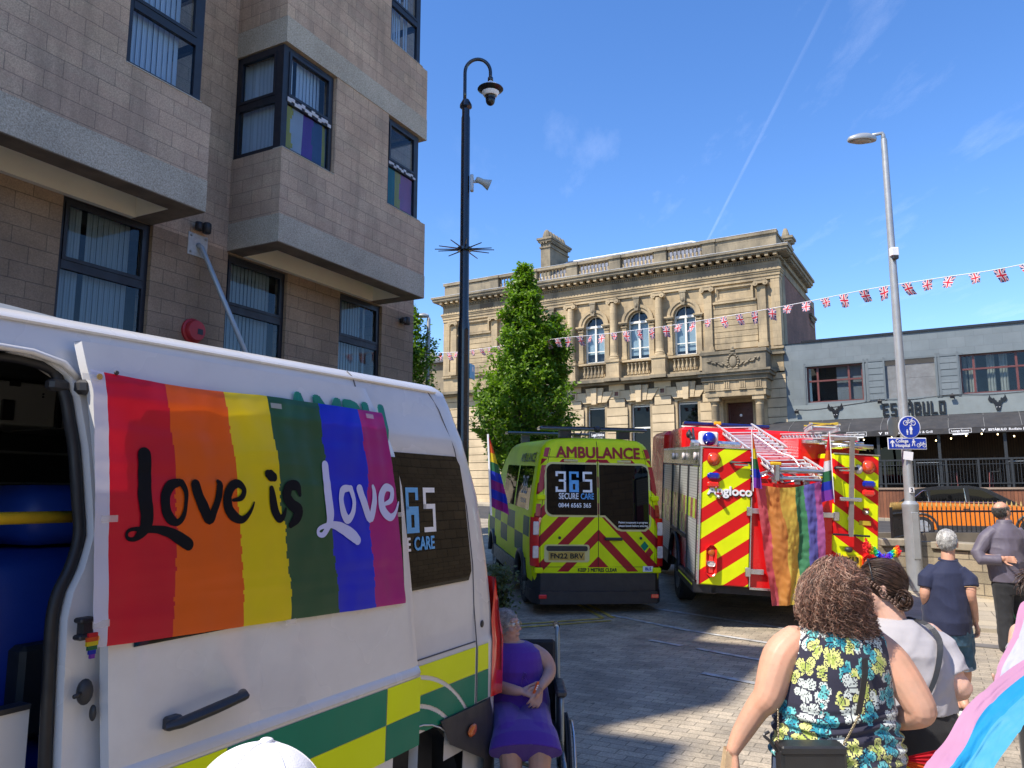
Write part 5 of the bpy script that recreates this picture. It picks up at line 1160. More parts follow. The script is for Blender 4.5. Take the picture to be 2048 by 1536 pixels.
mb=MB(); mb.cbox((1.39,2.13,2.18),(.06,.05,.05),bev=.012); mb.cbox((1.34,2.19,2.185),(.06,.04,.04),bev=.01); mb.ell((1.432,2.06,2.232),(.008,.006,.008),8,6); mb.build('door_hinge',M_blackpl,VAN)
mb=MB(); mb.cbox((1.385,2.05,1.527),(.045,.035,.014),bev=.004); mb.cbox((1.385,2.05,1.482),(.045,.035,.014),bev=.004); mb.cbox((1.392,2.055,1.505),(.03,.03,.05)); mb.build_parts('door_guide',M_blackpl,VAN)
mb=MB(); mb.ell((1.40,2.05,1.335),(.022,.02,.035),10,8); mb.tube([(1.38,2.04,1.335),(1.36,2.035,1.332)],.006,6); mb.build('door_striker',M_blackpl,VAN,True)
mb=MB(); mb.ell((1.425,2.045,1.275),(.008,.012,.022),10,8); mb.build('rubber_stop',M_blackpl,VAN,True)
# sliding door, slid back and standing proud of the side
yd=lambda z:lerp1(YP,z)-.085
xe0=lambda z:lerp1([(0,1.465),(1.12,1.45),(1.74,1.415),(2.1,1.385),(2.33,1.36)],z)
xe1=lambda z:lerp1([(0,2.93),(1.1,2.915),(2.0,2.82),(2.33,2.66)],z)
zd=[.62,.8,.95,1.085,1.098,1.112,1.126,1.3,1.43,1.6,1.75,1.9,2.05,2.15,2.2,2.25,2.29,2.32,2.335]
mb=MB(); nx_=30
for z in zd:
    for i in range(nx_+1): mb.v.append((xe0(z)+(xe1(z)-xe0(z))*i/nx_,yd(z)-(.005 if abs(z-1.105)<.012 else 0)+(.01 if i in(0,nx_) else 0),z))
m_=nx_+1
for j in range(len(zd)-1):
    for i in range(nx_):
        cx=xe0(zd[j])+(xe1(zd[j])-xe0(zd[j]))*(i+.5)/nx_; cz=(zd[j]+zd[j+1])/2
        if (cx-ARC[0])**2+(cz-ARC[1])**2<ARC[2]**2*.9: continue
        a=j*m_+i; mb.f.append((a,a+1,a+m_+1,a+m_)); mb.m.append(0)
b=len(mb.v)
for z in zd: mb.v.append((xe0(z)+.006,yd(z)+.055,z)); mb.v.append((xe1(z)-.004,yd(z)+.055,z))
for j in range(len(zd)-1):
    mb.f.append((b+2*j,j*m_,(j+1)*m_,b+2*j+2)); mb.m.append(0); mb.f.append((j*m_+nx_,b+2*j+1,b+2*j+3,(j+1)*m_+nx_)); mb.m.append(0)
k=(len(zd)-1)
for i in range(nx_): pass
z=zd[-1]; c=len(mb.v); mb.v+=[(xe0(z),yd(z)+.055,z+.004),(xe1(z),yd(z)+.055,z+.004)]; mb.f.append((k*m_,k*m_+nx_,c+1,c)); mb.m.append(0)
DOOR=mb.build('sliding_door',M_white,VAN,True,auto=30)
g=MB(); pts=[(1.50,1.44),(2.80,1.44),(2.80,1.97),(2.76,2.03),(1.54,2.03),(1.50,1.98)]; n=len(pts)
Zw=[1.44+.59*k/12 for k in range(13)]; g.v=[(x,yd(z)-.004,z) for z in Zw for x in (1.50,2.80)]; g.f=[(2*j,2*j+1,2*j+3,2*j+2) for j in range(12)]; g.m=[0]*12; g.build('window',M_darkglass,DOOR,True)
h=MB(); P=[(1.60,yd(1.21)-.03,1.205),(1.63,yd(1.21)-.055,1.213),(1.75,yd(1.21)-.06,1.226),(1.86,yd(1.23)-.055,1.236),(1.89,yd(1.23)-.02,1.238)]; h.tube(P,[.016,.022,.023,.022,.014],10,sq=.7); h.box(1.605,1.655,yd(1.2)-.035,yd(1.2)-.0,1.19,1.228,bev=.006); h.build('door_handle',M_blackpl,DOOR,True,auto=40)
# battenburg checks: thin reflective sheets following the door
def patch(pts,mt,parent,off=.003,yf=None,nm='reflective_check'):
    yf=yf or yd; g=MB(); 
    x0,x1=min(p[0] for p in pts),max(p[0] for p in pts)
    g.add([(x,yf(z)-off,z) for x,z in pts],[tuple(range(len(pts)))]); return g.build(nm,mt,parent)
zt,zm,zb=1.082,.940,.80
for x0,x1,za,zc,mt in ((1.47,1.838,zm,zt,M_yel),(1.842,2.664,zm,zt,M_green),(2.668,2.905,zm,zt,M_yel),(1.47,1.838,zb,zm-.002,M_green),(1.842,2.664,zb,zm-.002,M_yel),(2.668,2.905,zb,zm-.002,M_green)):
    patch([(x0,za),(x1,za),(x1,zc),(x0,zc)],mt,DOOR)
yb=lambda z:lerp1(YP,z)
def arcp(r0,r1,a0,a1,n=8): return [(2.93+r0*cos(a0+(a1-a0)*k/n),.36+r0*sin(a0+(a1-a0)*k/n)) for k in range(n+1)]+[(2.93+r1*cos(a1+(a0-a1)*k/n),.36+r1*sin(a1+(a0-a1)*k/n)) for k in range(n+1)]
def clipstrip(mt,zlo,zhi,x0,x1,rin,rout):
    "checks on the rear quarter: sampled cells between two arcs centred on the wheel"
    g=MB(); nx=130; nz=50
    for i in range(nx):
        for j in range(nz):
            xa=x0+(x1-x0)*i/nx; xb=x0+(x1-x0)*(i+1)/nx; za=zlo+(zhi-zlo)*j/nz; zb_=zlo+(zhi-zlo)*(j+1)/nz
            r=math.hypot((xa+xb)/2-2.90,((za+zb_)/2-.36)*1.02)
            if rin<r<rout: g.add([(xa,yb(za)-.003,za),(xb,yb(za)-.003,za),(xb,yb(zb_)-.003,zb_),(xa,yb(zb_)-.003,zb_)],[(0,1,2,3)])
    g.build('reflective_check',mt,VAN)
for (mt,a,b_) in ((M_yel,.965,1.095),(M_green,.80,.962)):
    for r0,r1 in ((.485,.575),(.595,.70),(.72,2)):
        clipstrip(mt,a,b_,2.945,3.52,r0,r1)
patch([(3.545,.965),(3.655,.965),(3.65,1.095),(3.545,1.095)],M_yel,VAN,.004,yb); patch([(3.545,.82),(3.655,.82),(3.655,.962),(3.545,.962)],M_green,VAN,.004,yb)
# rear quarter window, seams, lamp, bumper, wheel
g=MB(); pts=[(2.86,1.435),(3.50,1.425),(3.53,1.46),(3.455,2.045),(3.43,2.06),(2.86,2.05)]; Zw=[1.43+.63*k/14 for k in range(15)]; g.v=[(x,yb(z)-.006,z) for z in Zw for x in (2.80,(2.80+3.51-.055*((z-1.43)/.63)**1.3-(.03 if z>2.04 or z<1.435 else 0))/2,3.51-.055*((z-1.43)/.63)**1.3-(.03 if z>2.04 or z<1.435 else 0))]; g.f=[(3*j+i,3*j+i+1,3*j+i+4,3*j+i+3) for j in range(14) for i in (0,1)]; g.m=[0]*28; g.build('window',M_darkglass,VAN,True)
def logo(x,z,s,parent,yfun,sgn=-1,whole=True,extra=None,rx=1):
    "the 365 roundel lettering: angular digits, blue middle digit with a cross"
    W=.30*s
    def seg(rects,m,nm='lettering'):
        g=MB()
        for a,b,c,d in rects:
            X=[x+rx*s*a,x+rx*s*b]; g.add([(X[0],yfun(z+s*c)-.005,z+s*c),(X[1],yfun(z+s*c)-.005,z+s*c),(X[1],yfun(z+s*d)-.005,z+s*d),(X[0],yfun(z+s*d)-.005,z+s*d)],[(0,1,2,3)])
        g.build(nm,m,parent)
    t=.055
    seg([(-.46,-.20,.5-t,.5),(-.20-t,-.20,.28,.5-t),(-.38,-.22,.25,.25+t),(-.20-t,-.20,0,.25),(-.46,-.2-t,0,t),(-.46,-.46+t,t,.13),(-.46,-.46+t,.38,.5-t)],M_whitetx)
    seg([(-.12,.12,.5-t,.5),(-.12,-.12+t,.26,.5-t),(.12-t,.12,.36,.5-t),(-.12,-.03,0,.26),(.03,.12,0,.26),(-.03,.03,0,.06),(-.03,.03,.20,.26),(-.12,.12,.26,.29)],M_bluetx)
    seg([(.22,.46,.5-t,.5),(.22,.22+t,.26,.5-t),(.22,.46,.26,.26+t),(.46-t,.46,0,.26),(.22,.46-t,0,t)],M_whitetx)
LS=.42
logo(3.0,1.688,LS,VAN,lambda z:yb(z)-.003)
def sidetext(body,size,m,x,z,wd,bold=.002,parent=VAN,yf=yb):
    o=text('lettering',body,size,m,parent,(0,0,0),(0,0,0),bold=bold,width=wd,ext=.0005)
    return wrap(o,lambda c:Vector((x+c.x,yf(z+c.y)-.0095-c.z,z+c.y)))
sidetext('SECURE',.085,M_whitetx,2.87,1.635,.20); sidetext('CARE',.085,M_bluetx,3.085,1.635,.165)
o=sidetext('AMBU',.26,mat('green_lettering',(.0,.20,.12),.4),2.44,2.155,.60,.012,DOOR,yd)
o=sidetext('LANCE',.26,M_green,3.15,2.155,.001,.0,VAN,yb); bpy.data.objects.remove(o)
mb=MB()
for P in ([(3.535,yb(z)-.001,z) for z in (.8,1.1,1.3)]+[(3.53,yb(1.5)-.001,1.5),(3.50,yb(1.8)-.001,1.8),(3.43,yb(2.1)-.001,2.1),(3.35,yb(2.3)-.001,2.3),(3.28,yb(2.4)-.002,2.4)],[(2.95,yb(1.118)-.002,1.12),(3.53,yb(1.12)-.002,1.12)],[(2.69,yb(z)-.002,z) for z in (2.30,2.34,2.4,2.43)]): mb.tube(P,.0035,4)
mb.build('panel_seam',mat('seam_shadow_gap',(.10,.10,.11),.8),VAN)
mb=MB(); mb.ell((3.612,yb(1.2)-.004,1.195),(.016,.006,.019),14,8); mb.build('fuel_key_cover',M_blackpl,VAN,True)
mb=MB()
rows=[(.815,3.685,3.825),(.95,3.69,3.83),(1.1,3.695,3.83),(1.2,3.71,3.82),(1.32,3.74,3.80),(1.42,3.765,3.785)]
def lampring(x0,x1,z,o=.012): 
    r=.16; xr=lerp1(XR_,z)
    return [(x0,lerp1(YP,z)-.004,z),(x1-.03,lerp1(YP,z)-.012,z),(x1+.006,lerp1(YP,z)+.04,z),(x1+.018,lerp1(YP,z)+.2,z)]
V=[];
for z,x0,x1 in rows: V+=lampring(x0,x1,z)
mb.add(V,[(4*j+i,4*j+i+1,4*j+i+5,4*j+i+4) for j in range(5) for i in range(3)]); TL=mb.build('tail_light',M_redl,VAN,True)
mb=MB(); V=[]
for z in (.93,1.0,1.1,1.2,1.30): V+=[(3.772,lerp1(YP,z)-.018,z),(3.842,lerp1(YP,z)+.022,z),(3.868,lerp1(YP,z)+.15,z)]
mb.add(V,[(3*j+i,3*j+i+1,3*j+i+4,3*j+i+3) for j in range(4) for i in range(2)])
mb.build('reversing_lens',M_clr,TL,True)
mb=MB()
bz=[.30,.40,.55,.70,.79,.815]
V=[]
for z in bz:
    bow=.02*sin((z-.3)/.515*PI)
    V+=[((3.19+(.815-z)*.52 if z>.56 else 3.56),2.05-bow,z),(3.575,2.045-bow,z),(3.66,2.055-bow,z),(3.78,2.10-bow*.6,z),(3.86+bow,2.2,z),(3.9+bow,2.4,z),(3.92+bow,3.1,z),(3.9+bow,3.8,z)]
mb.add(V,[(8*j+i,8*j+i+1,8*j+i+9,8*j+i+8) for j in range(5) for i in range(7)]); mb.add([V[-8+i] for i in range(8)]+[(3.3,2.2,.815),(3.7,4,.815)],[(0,1,8),(1,2,3,4,8),(4,5,6,7,9,8)]); mb.build('rear_bumper',M_blackpl,VAN,True,auto=40)
mb=MB(); mb.ell((3.445,2.028,.715),(.042,.012,.028),18,10,rot=Euler((0,R(-12),0))); mb.build('side_marker',M_orgl,VAN,True)
def wheel(parent,c,r,w_,ax='Y',rimm=M_alu,nm='wheel'):
    Mx=Matrix.Translation(c)@(Matrix.Rotation(R(90),4,'X') if ax=='Y' else Matrix.Rotation(R(90),4,'Y'))
    a=MB(); a.lathe([(r*.6,-w_/2),(r*.92,-w_/2),(r,-w_*.36),(r,-w_*.1),(r*.985,0),(r,w_*.1),(r,w_*.36),(r*.92,w_/2),(r*.6,w_/2)],seg=34,M=Mx); o=a.build(nm,M_rubber,parent,True,auto=35)
    a=MB(); a.lathe([(r*.62,-w_*.5),(r*.6,-w_*.42),(r*.52,-w_*.25),(r*.2,-w_*.38),(r*.05,-w_*.38),(r*.05,w_*.38),(r*.2,w_*.38),(r*.52,w_*.25),(r*.6,w_*.42),(r*.62,w_*.5)],seg=28,M=Mx); a.build('rim',rimm,o,True,auto=35); return o
wheel(VAN,(2.96,2.27,.335),.335,.22); wheel(VAN,(2.96,3.95,.335),.335,.22); wheel(VAN,(-1.3,2.2,.335),.335,.22); wheel(VAN,(-1.3,3.95,.335),.335,.22)
mb=MB(); V=[]; 
for y in (2.10,2.5):
    for k in range(17): a=PI*k/16; V.append((ARC[0]+(ARC[2]+.005)*cos(a),y,ARC[1]+(ARC[2]+.005)*sin(a)))
mb.add(V,[(k,k+1,k+18,k+17) for k in range(16)]); mb.box(2.4,3.5,2.5,2.55,.2,.9); mb.build('wheel_arch_liner',M_dark,VAN,True,auto=40)
mb=MB(); mb.tube([(ARC[0]+(ARC[2]+.008)*cos(a),2.058,ARC[1]+(ARC[2]+.008)*sin(a)) for a in [PI*k/20 for k in range(5,17)]],.004,6); mb.build('arch_lip',M_white,VAN,True)
mb=MB(); mb.box(-1.85,2.45,2.06,2.12,.28,.60,bev=.02); mb.build('side_sill',M_blackpl,VAN)
# inside the open door
M_seat=mat('blue_vinyl_seat',(.008,.045,.34),.42,0,.12,4,bs=150,bd=.0008,rv=.06)
s=MB(); s.box(1.60,1.98,2.72,3.2,1.69,1.90,bev=.05); S_=s.build('seat_headrest',M_seat,VAN,True,auto=50)
s=MB(); s.box(1.44,2.0,2.66,3.3,.95,1.675,bev=.06); s.box(.9,1.9,2.6,3.3,.85,1.08,bev=.05); s.build('seat_backrest',M_seat,VAN,True,auto=50)
s=MB(); s.box(1.52,1.9,2.55,2.64,1.10,1.385,bev=.015); s.box(1.66,1.664,2.545,2.55,1.2,1.33); s.build('seat_side_panel',M_blackpl,VAN)
s=MB(); s.tube([(.2,2.30,1.80),(1.49,2.30,1.80)],.018,12); s.build('grab_rail',mat('yellow_grip_coating',(1.0,.66,.03),.5,0,.08,30,bs=260,bd=.0012),VAN,True)
s=MB(); s.box(0,1.345,2.20,2.24,.3,1.285); s.build('lower_step_panel',M_white,VAN); s=MB(); s.box(0,1.345,2.195,2.245,1.286,1.300); s.build('step_edge',M_blackpl,VAN)
s=MB(); s.box(1.2,2.145,3.5,3.98,2.17,2.385,bev=.008); s.box(2.175,2.6,3.5,3.98,2.17,2.385,bev=.008); s.build('locker_door',mat('grey_locker',(.30,.31,.31),.5,0,.08,3),VAN)
s=MB()
for x in (1.90,2.20): s.box(x,x+.055,3.485,3.5,2.19,2.29,bev=.004)
s.box(1.93,1.97,3.485,3.5,2.36,2.385); s.box(2.15,2.17,3.49,3.5,2.17,2.385)
for x in (2.08,2.235):
    for z in (2.32,2.335): s.ell((x,3.497,z),(.006,.004,.006),6,4)
s.build_parts('locker_latch',M_black,VAN)
o=sidetext('HEAD',.032,M_blacktx,1.72,2.19,.10,.001,VAN,lambda z:3.505)
s=MB(); s.box(1.0,2.9,3.50,3.56,2.045,2.055); s.box(.8,1.98,3.42,3.5,1.91,1.918); s.box(2.02,2.6,3.42,3.5,1.91,1.918); s.build('inner_shelf_edge',mat('grey_edge',(.12,.125,.13),.5),VAN)
def shear_roof(o):
    if o.type=='MESH':
        for v in o.data.vertices:
            if v.co.z>2.15: v.co.z-=(v.co.z-2.15)/.3*.05*(3.4-v.co.x)/2.3
    for c_ in o.children: shear_roof(c_)
mb=MB(); mb.v=[]
for i in range(13):
    x=-1.2+3.2*i/12; t=1-max(0,(x-.2)/1.8)**1.3; h=.02+.175*t
    for (y,f_) in ((2.40,0),(2.44,.45),(2.52,.8),(2.7,1.0),(3.4,1.06),(3.75,.8),(3.85,0)): mb.v.append((x,y,2.44+h*f_))
for i in range(12):
    for k in range(6): a=i*7+k; mb.f.append((a,a+1,a+8,a+7)); mb.m.append(0)
mb.build('roof_pod',mat('grey_blue_roof_unit',(.30,.34,.38),.35,.1,.05,2),VAN,True)
shear_roof(VAN)
# ---------------- big flag taped to the sliding door
FX0,FX1,FZ0,FZ1=1.36,2.745,1.405,2.22
def fsurf(u,v):
    "u along, v up: world-ish local point of the cloth"
    x=lerp1([(0,1.355),(1,2.71)],u)+.075*(1-v)*u+.012*(1-v); z=FZ0+.055*(1-u)+(FZ1-FZ0-.055*(1-u))*v
    z+=-.012*sin(PI*min(1,u*2.1))*v if u<.5 else 0
    y=yd(z)-.014-.006*noise.noise(Vector((u*7,v*3,1)))-.004*noise.noise(Vector((u*19,v*6,4)))-.007*abs(sin(u*5+v*4))*(v**3)-.004*abs(noise.noise(Vector((u*3,v*16,7))))
    if abs(v-.5)<.5: y-=.0025*(1-min(1,abs((v*4)%1-.5)*-2+1)*1)
    return Vector((x,y,z))
def stripe(u,v):
    if u<.031: return 6
    w_=.010*noise.noise(Vector((v*5,u*.1,2)))+.004*noise.noise(Vector((v*30,3,2)))
    for k,b in enumerate((.178,.36,.512,.70,.868)):
        if u<b+w_*(1.5 if k>1 else 1)+.012*sin(v*3+k): return k
    return 5
C_br=[cloth('flag_crimson',(.70,.001,.028),.28,.38,.0,0),cloth('flag_orange',(.95,.14,.003),.28,.38,0,0),cloth('flag_yellow',(.95,.74,.002),.28,.38,0,0),cloth('flag_forest_green',(.018,.10,.042),.22,.38,0,0),cloth('flag_royal_blue',(.001,.018,.75),.28,.36,0,0),cloth('flag_plum',(.48,.005,.24),.28,.38,0,0),cloth('flag_hem_white',(.70,.70,.84),.3,.45,0,0)]
mb=MB(); nu,nv=260,60
for j in range(nv+1):
    for i in range(nu+1): mb.v.append(tuple(fsurf(i/nu,j/nv)))
for j in range(nv):
    for i in range(nu): a=j*(nu+1)+i; mb.f.append((a,a+1,a+nu+2,a+nu+1)); mb.m.append(stripe((i+.5)/nu,(j+.5)/nv))
FLAG=mb.build('rainbow_flag',C_br,None,True); FLAG.rotation_euler=rL
tag(FLAG,'large rainbow flag reading Love is Love taped across the white van door','flag')
STB=[[(1.514,1.984,0.044),(1.515,1.943,0.045),(1.514,1.898,0.044),(1.513,1.853,0.044),(1.52,1.808,0.041),(1.518,1.777,0.038),(1.504,1.756,0.03),(1.485,1.741,0.015),(1.466,1.742,0.011),(1.458,1.753,0.009),(1.464,1.765,0.01),(1.483,1.769,0.012),(1.513,1.766,0.019),(1.555,1.765,0.023),(1.599,1.754,0.031),(1.634,1.736,0.037),(1.67,1.715,0.037)],
[(1.633,1.904,0.023),(1.603,1.894,0.034),(1.583,1.862,0.033),(1.583,1.825,0.034),(1.599,1.797,0.033),(1.625,1.783,0.022),(1.646,1.801,0.017),(1.654,1.838,0.013),(1.656,1.876,0.017),(1.64,1.903,0.022)],
[(1.692,1.898,0.033),(1.704,1.862,0.036),(1.724,1.823,0.037),(1.748,1.788,0.031),(1.765,1.822,0.027),(1.781,1.861,0.026),(1.785,1.896,0.026),(1.778,1.909,0.013)],
[(1.843,1.848,0.009),(1.876,1.856,0.02),(1.888,1.882,0.02),(1.866,1.902,0.027),(1.837,1.894,0.034),(1.819,1.861,0.037),(1.825,1.821,0.037),(1.853,1.793,0.033),(1.884,1.784,0.024),(1.913,1.807,0.015),(1.932,1.84,0.007)],
[(2.001,1.938,0.03),(2.014,1.933,0.042),(2.029,1.928,0.033)],
[(2.013,1.887,0.022),(2.019,1.85,0.034),(2.028,1.812,0.037),(2.049,1.782,0.03),(2.071,1.795,0.018),(2.081,1.817,0.009)],
[(2.156,1.866,0.017),(2.14,1.897,0.036),(2.1,1.895,0.039),(2.087,1.86,0.043),(2.112,1.83,0.044),(2.145,1.809,0.048),(2.134,1.782,0.043),(2.104,1.759,0.024)]]
STW=[[(2.302,1.978,0.036),(2.305,1.913,0.039),(2.311,1.836,0.041),(2.316,1.777,0.039),(2.304,1.746,0.03),(2.279,1.718,0.021),(2.255,1.719,0.017),(2.253,1.736,0.015),(2.278,1.747,0.018),(2.331,1.751,0.027),(2.386,1.737,0.041),(2.444,1.71,0.048),(2.476,1.687,0.039)],
[(2.436,1.891,0.025),(2.398,1.884,0.032),(2.383,1.841,0.029),(2.398,1.793,0.036),(2.427,1.768,0.033),(2.455,1.798,0.024),(2.462,1.847,0.021),(2.448,1.89,0.026)],
[(2.5,1.89,0.034),(2.522,1.84,0.039),(2.566,1.767,0.033),(2.588,1.821,0.032),(2.593,1.872,0.025),(2.582,1.9,0.015)],
[(2.659,1.826,0.015),(2.703,1.842,0.026),(2.713,1.885,0.027),(2.668,1.894,0.035),(2.637,1.852,0.039),(2.649,1.8,0.039),(2.694,1.77,0.033),(2.733,1.789,0.02),(2.756,1.832,0.009)]]
def fy(x,z):
    u=(x-1.36)/(1.385); v=max(0,min(1,(z-FZ0)/(FZ1-FZ0))); u=max(0,min(1,u)); return min(fsurf(min(1,max(0,u+a)),min(1,max(0,v+b_))).y for a in (-.006,0,.006) for b_ in (-.02,0,.02))-.0022
kk=0
def brush(st):
    global kk
    P=crom(st,6); g=MB(); n=len(P); V=[]
    for i,(x,z,w_) in enumerate(P):
        x0,z0,_=P[max(i-1,0)]; x1,z1,_=P[min(i+1,n-1)]; d=Vector((x1-x0,z1-z0)).normalized(); nn=Vector((-d.y,d.x)); w_=w_*(.5+.03*noise.noise(Vector((x*40,z*40,0))))
        a=(x+nn.x*w_,z+nn.y*w_); c=(x-nn.x*w_,z-nn.y*w_); e_=.00003*(kk:=kk+1)/6 if False else .00001*i
        V+=[(a[0],fy(*a)-e_,a[1]),(c[0],fy(*c)-e_,c[1])]
    g.add(V,[(2*i,2*i+1,2*i+3,2*i+2) for i in range(n-1)])
    for end in (0,n-1):
        x,z,w_=P[end]; o=P[1] if end==0 else P[-2]; d=Vector((x-o[0],z-o[1])).normalized(); a0=math.atan2(d.y,d.x); C=[(x,fy(x,z)-.0002,z)]
        for k in range(9): a=a0-PI/2+PI*k/8; C.append((x+w_*.5*cos(a),fy(x+w_*.5*cos(a),z+w_*.5*sin(a))-.0002,z+w_*.5*sin(a)))
        g.add(C,[(0,k,k+1) for k in range(1,9)])
    return g
M_ink=mat('black_flag_print',(.008,.008,.011),.9,0,.1,5,spec=.15)
for st in STB: brush(st).build('letter',M_ink,FLAG)
M_lav=mat('lavender_white_print',(.55,.57,.85),.9,0,.03,5,spec=.15)
for st in STW: brush(st).build('letter',M_lav,FLAG)
g=MB()
for (x,z,a) in ((1.345,2.195,0),(1.40,1.80,-.1),(1.385,1.52,.1),(2.60,2.195,.2),(2.06,2.185,.1),(2.77,1.78,0),(2.1,1.425,.0)):
    V=[(x-.022,z-.009),(x+.028,z-.009),(x+.028,z+.010),(x-.022,z+.010)]; g.add([(q,min(fy(q,w_),yd(w_)-.012)-.002,w_) for q,w_ in V],[(0,1,2,3)])
m,nt_2,b_=mk('clear_tape'); b_.inputs['Base Color'].default_value=(.75,.72,.70,1); b_.inputs['Roughness'].default_value=.25; b_.inputs['Alpha'].default_value=.45
g.build_parts('tape',m,FLAG)
g=MB()
for z in (1.485,2.20): g.lathe([(.004,0),(.009,0),(.009,.003),(.004,.003)],seg=12,M=Matrix.Translation((1.374,fy(1.374,z)-.001,z))@Matrix.Rotation(R(90),4,'X'))
g.build('eyelet',mat('brass',(.5,.4,.2),.3,.9,.1,9),FLAG)
g=MB(); z0=1.475
cols=[C_red,C_or,C_ye,C_gr,C_bl,C_vi]
for k in range(6):
    w0=.022-.004*abs(k-1.5); g.box(1.362-w0,1.362+w0*.6,fy(1.37,1.48)-.012,fy(1.37,1.48)-.004,1.503-.011*(k+1),1.503-.011*k,k)
bd=g.build('rainbow_charm',cols); bd.rotation_euler=rL; tag(bd,'tiny rainbow charm pinned at the lower left corner of the big flag','charm')
# ================================================================ YELLOW AMBULANCE
def amb_side():
    m,nt,b=mk('battenburg_side'); s=N(nt,'SeparateXYZ',{0:coord(nt)})
    def mth(op,a,b_=None,c=None):
        n=N(nt,'Math',operation=op)
        for i,v in enumerate((a,b_,c)):
            if v is None: continue
            if hasattr(v,'links'): nt.links.new(v,n.inputs[i])
            else: n.inputs[i].default_value=v
        return n.outputs[0]
    yi=mth('FLOOR',mth('DIVIDE',mth('ADD',s.outputs[1],.02),.85)); zi=mth('FLOOR',mth('DIVIDE',mth('SUBTRACT',s.outputs[2],.80),.30)); par=mth('MODULO',mth('ABSOLUTE',mth('ADD',yi,zi)),2)
    inb=mth('MULTIPLY',mth('GREATER_THAN',s.outputs[2],.80),mth('LESS_THAN',s.outputs[2],1.40)); side=mth('GREATER_THAN',s.outputs[1],.28)
    f=mth('MULTIPLY',mth('MULTIPLY',mth('GREATER_THAN',par,.5),inb),side)
    c=mix(nt,f,(.78,.91,.003),(.0,.10,.075)); c=mix(nt,1,c,ramp(nt,noi(nt,coord(nt),2,3),[(.3,g1(.9)),(.7,g1(1.03))]),'MULTIPLY')
    nt.links.new(c,b.inputs['Base Color']); b.inputs['Roughness'].default_value=.45; b.inputs['Specular IOR Level'].default_value=.1; return m
def chevron(name,per,slope,duty,yc,rc,zlo=None,zhi=None,ph=0):
    m,nt,b=mk(name); s=N(nt,'SeparateXYZ',{0:coord(nt)})
    def mth(op,a,b_=None):
        n=N(nt,'Math',operation=op)
        for i,v in enumerate((a,b_)):
            if v is None: continue
            if hasattr(v,'links'): nt.links.new(v,n.inputs[i])
            else: n.inputs[i].default_value=v
        return n.outputs[0]
    t=mth('FRACT',mth('DIVIDE',mth('ADD',mth('ADD',s.outputs[2],mth('MULTIPLY',mth('ABSOLUTE',s.outputs[0]),slope)),10+ph),per)); f=mth('LESS_THAN',t,duty)
    if zhi: f=mth('MULTIPLY',f,mth('LESS_THAN',s.outputs[2],zhi))
    if zlo: f=mth('MULTIPLY',f,mth('GREATER_THAN',s.outputs[2],zlo))
    c=mix(nt,f,yc,rc); c=mix(nt,1,c,ramp(nt,noi(nt,coord(nt),3,4),[(.3,g1(.86)),(.7,g1(1.04))]),'MULTIPLY'); nt.links.new(c,b.inputs['Base Color'])
    # retro-reflective sheeting: fine cells
    v=N(nt,'TexVoronoi',{'Vector':coord(nt),'Scale':220}); bump(nt,b,v.outputs[0],.0006,.25)
    b.inputs['Roughness'].default_value=.42; b.inputs['Specular IOR Level'].default_value=.3; b.inputs['Coat Weight'].default_value=.06; return m
M_aside=amb_side(); M_arear=chevron('ambulance_rear_chevrons',.40,1.0,.42,(.78,.91,.003),(.42,.010,.022),.62,2.30,.12)
AMB=emp('ambulance',(1.31,12.12,.05),(R(2.5),R(.8),R(8.8)),label='yellow ambulance with red rear chevrons, parked between white van and fire engine',cat='ambulance')
WA=[(.3,.96),(.55,1.0),(.9,1.02),(1.3,1.02),(1.6,.995),(2.0,.945),(2.3,.89),(2.45,.855),(2.55,.80),(2.61,.68),(2.635,.4),(2.64,.02)]
YR=[(0,0),(1.35,0),(1.6,.018),(2.3,.10),(2.5,.14),(2.6,.2),(2.635,.34),(2.65,.6)]
YF=[(0,5.5),(1.05,5.5),(1.2,5.15),(1.5,4.75),(2.2,3.95),(2.5,3.5),(2.6,3.2),(2.64,2.9)]
wa=lambda z:lerp1(WA,z); yr=lambda z:lerp1(YR,z)
za=[.45,.6,.75,.9,1.1,1.35,1.5,1.7,1.9,2.1,2.3,2.42,2.5,2.56,2.6,2.625,2.635,2.64]
def aring(z):
    W=wa(z); y0=yr(z); y1=lerp1(YF,z); r=min(.14,W*.5); P=[(0,y0)]
    for k in range(1,5): P.append(((W-r)*k/4,y0+.012*(k/4)**2))
    for k in range(1,6): a=PI/2*k/5; P.append((W-r+r*sin(a),y0+.012+r*(1-cos(a))))
    for k in range(1,13): P.append((W,y0+r+.012+(y1-r-y0-r)*k/12))
    for k in range(1,5): a=PI/2*k/4; P.append((W-r+r*cos(a),y1-r+r*sin(a)))
    P.append((0,y1)); return [(x,y,z) for x,y in P]+[(-x,y,z) for x,y in reversed(P[1:-1])]
mb=MB(); n0=len(aring(1)); 
for z in za: mb.v+=aring(z)
for j in range(len(za)-1):
    for i in range(n0):
        a=j*n0+i; b=j*n0+(i+1)%n0; q=(i if i<n0//2 else n0-1-i); zc=(za[j]+za[j+1])/2
        yc=(mb.v[a][1]+mb.v[b][1])/2
        if abs(mb.v[a][0])>.9 and any(abs(yc-wy)<.40 for wy in (1.02,4.55)) and zc<.72: continue
        mb.f.append((a,b,b+n0,a+n0)); mb.m.append(1 if q<7 else 0)
mb.f.append(tuple((len(za)-1)*n0+i for i in range(n0))); mb.m.append(0)
mb.build('body',[M_aside,M_arear],AMB,True,auto=50)
ro=lambda z,x=0: yr(z)+.012*(min(1,abs(x)/.86))**2
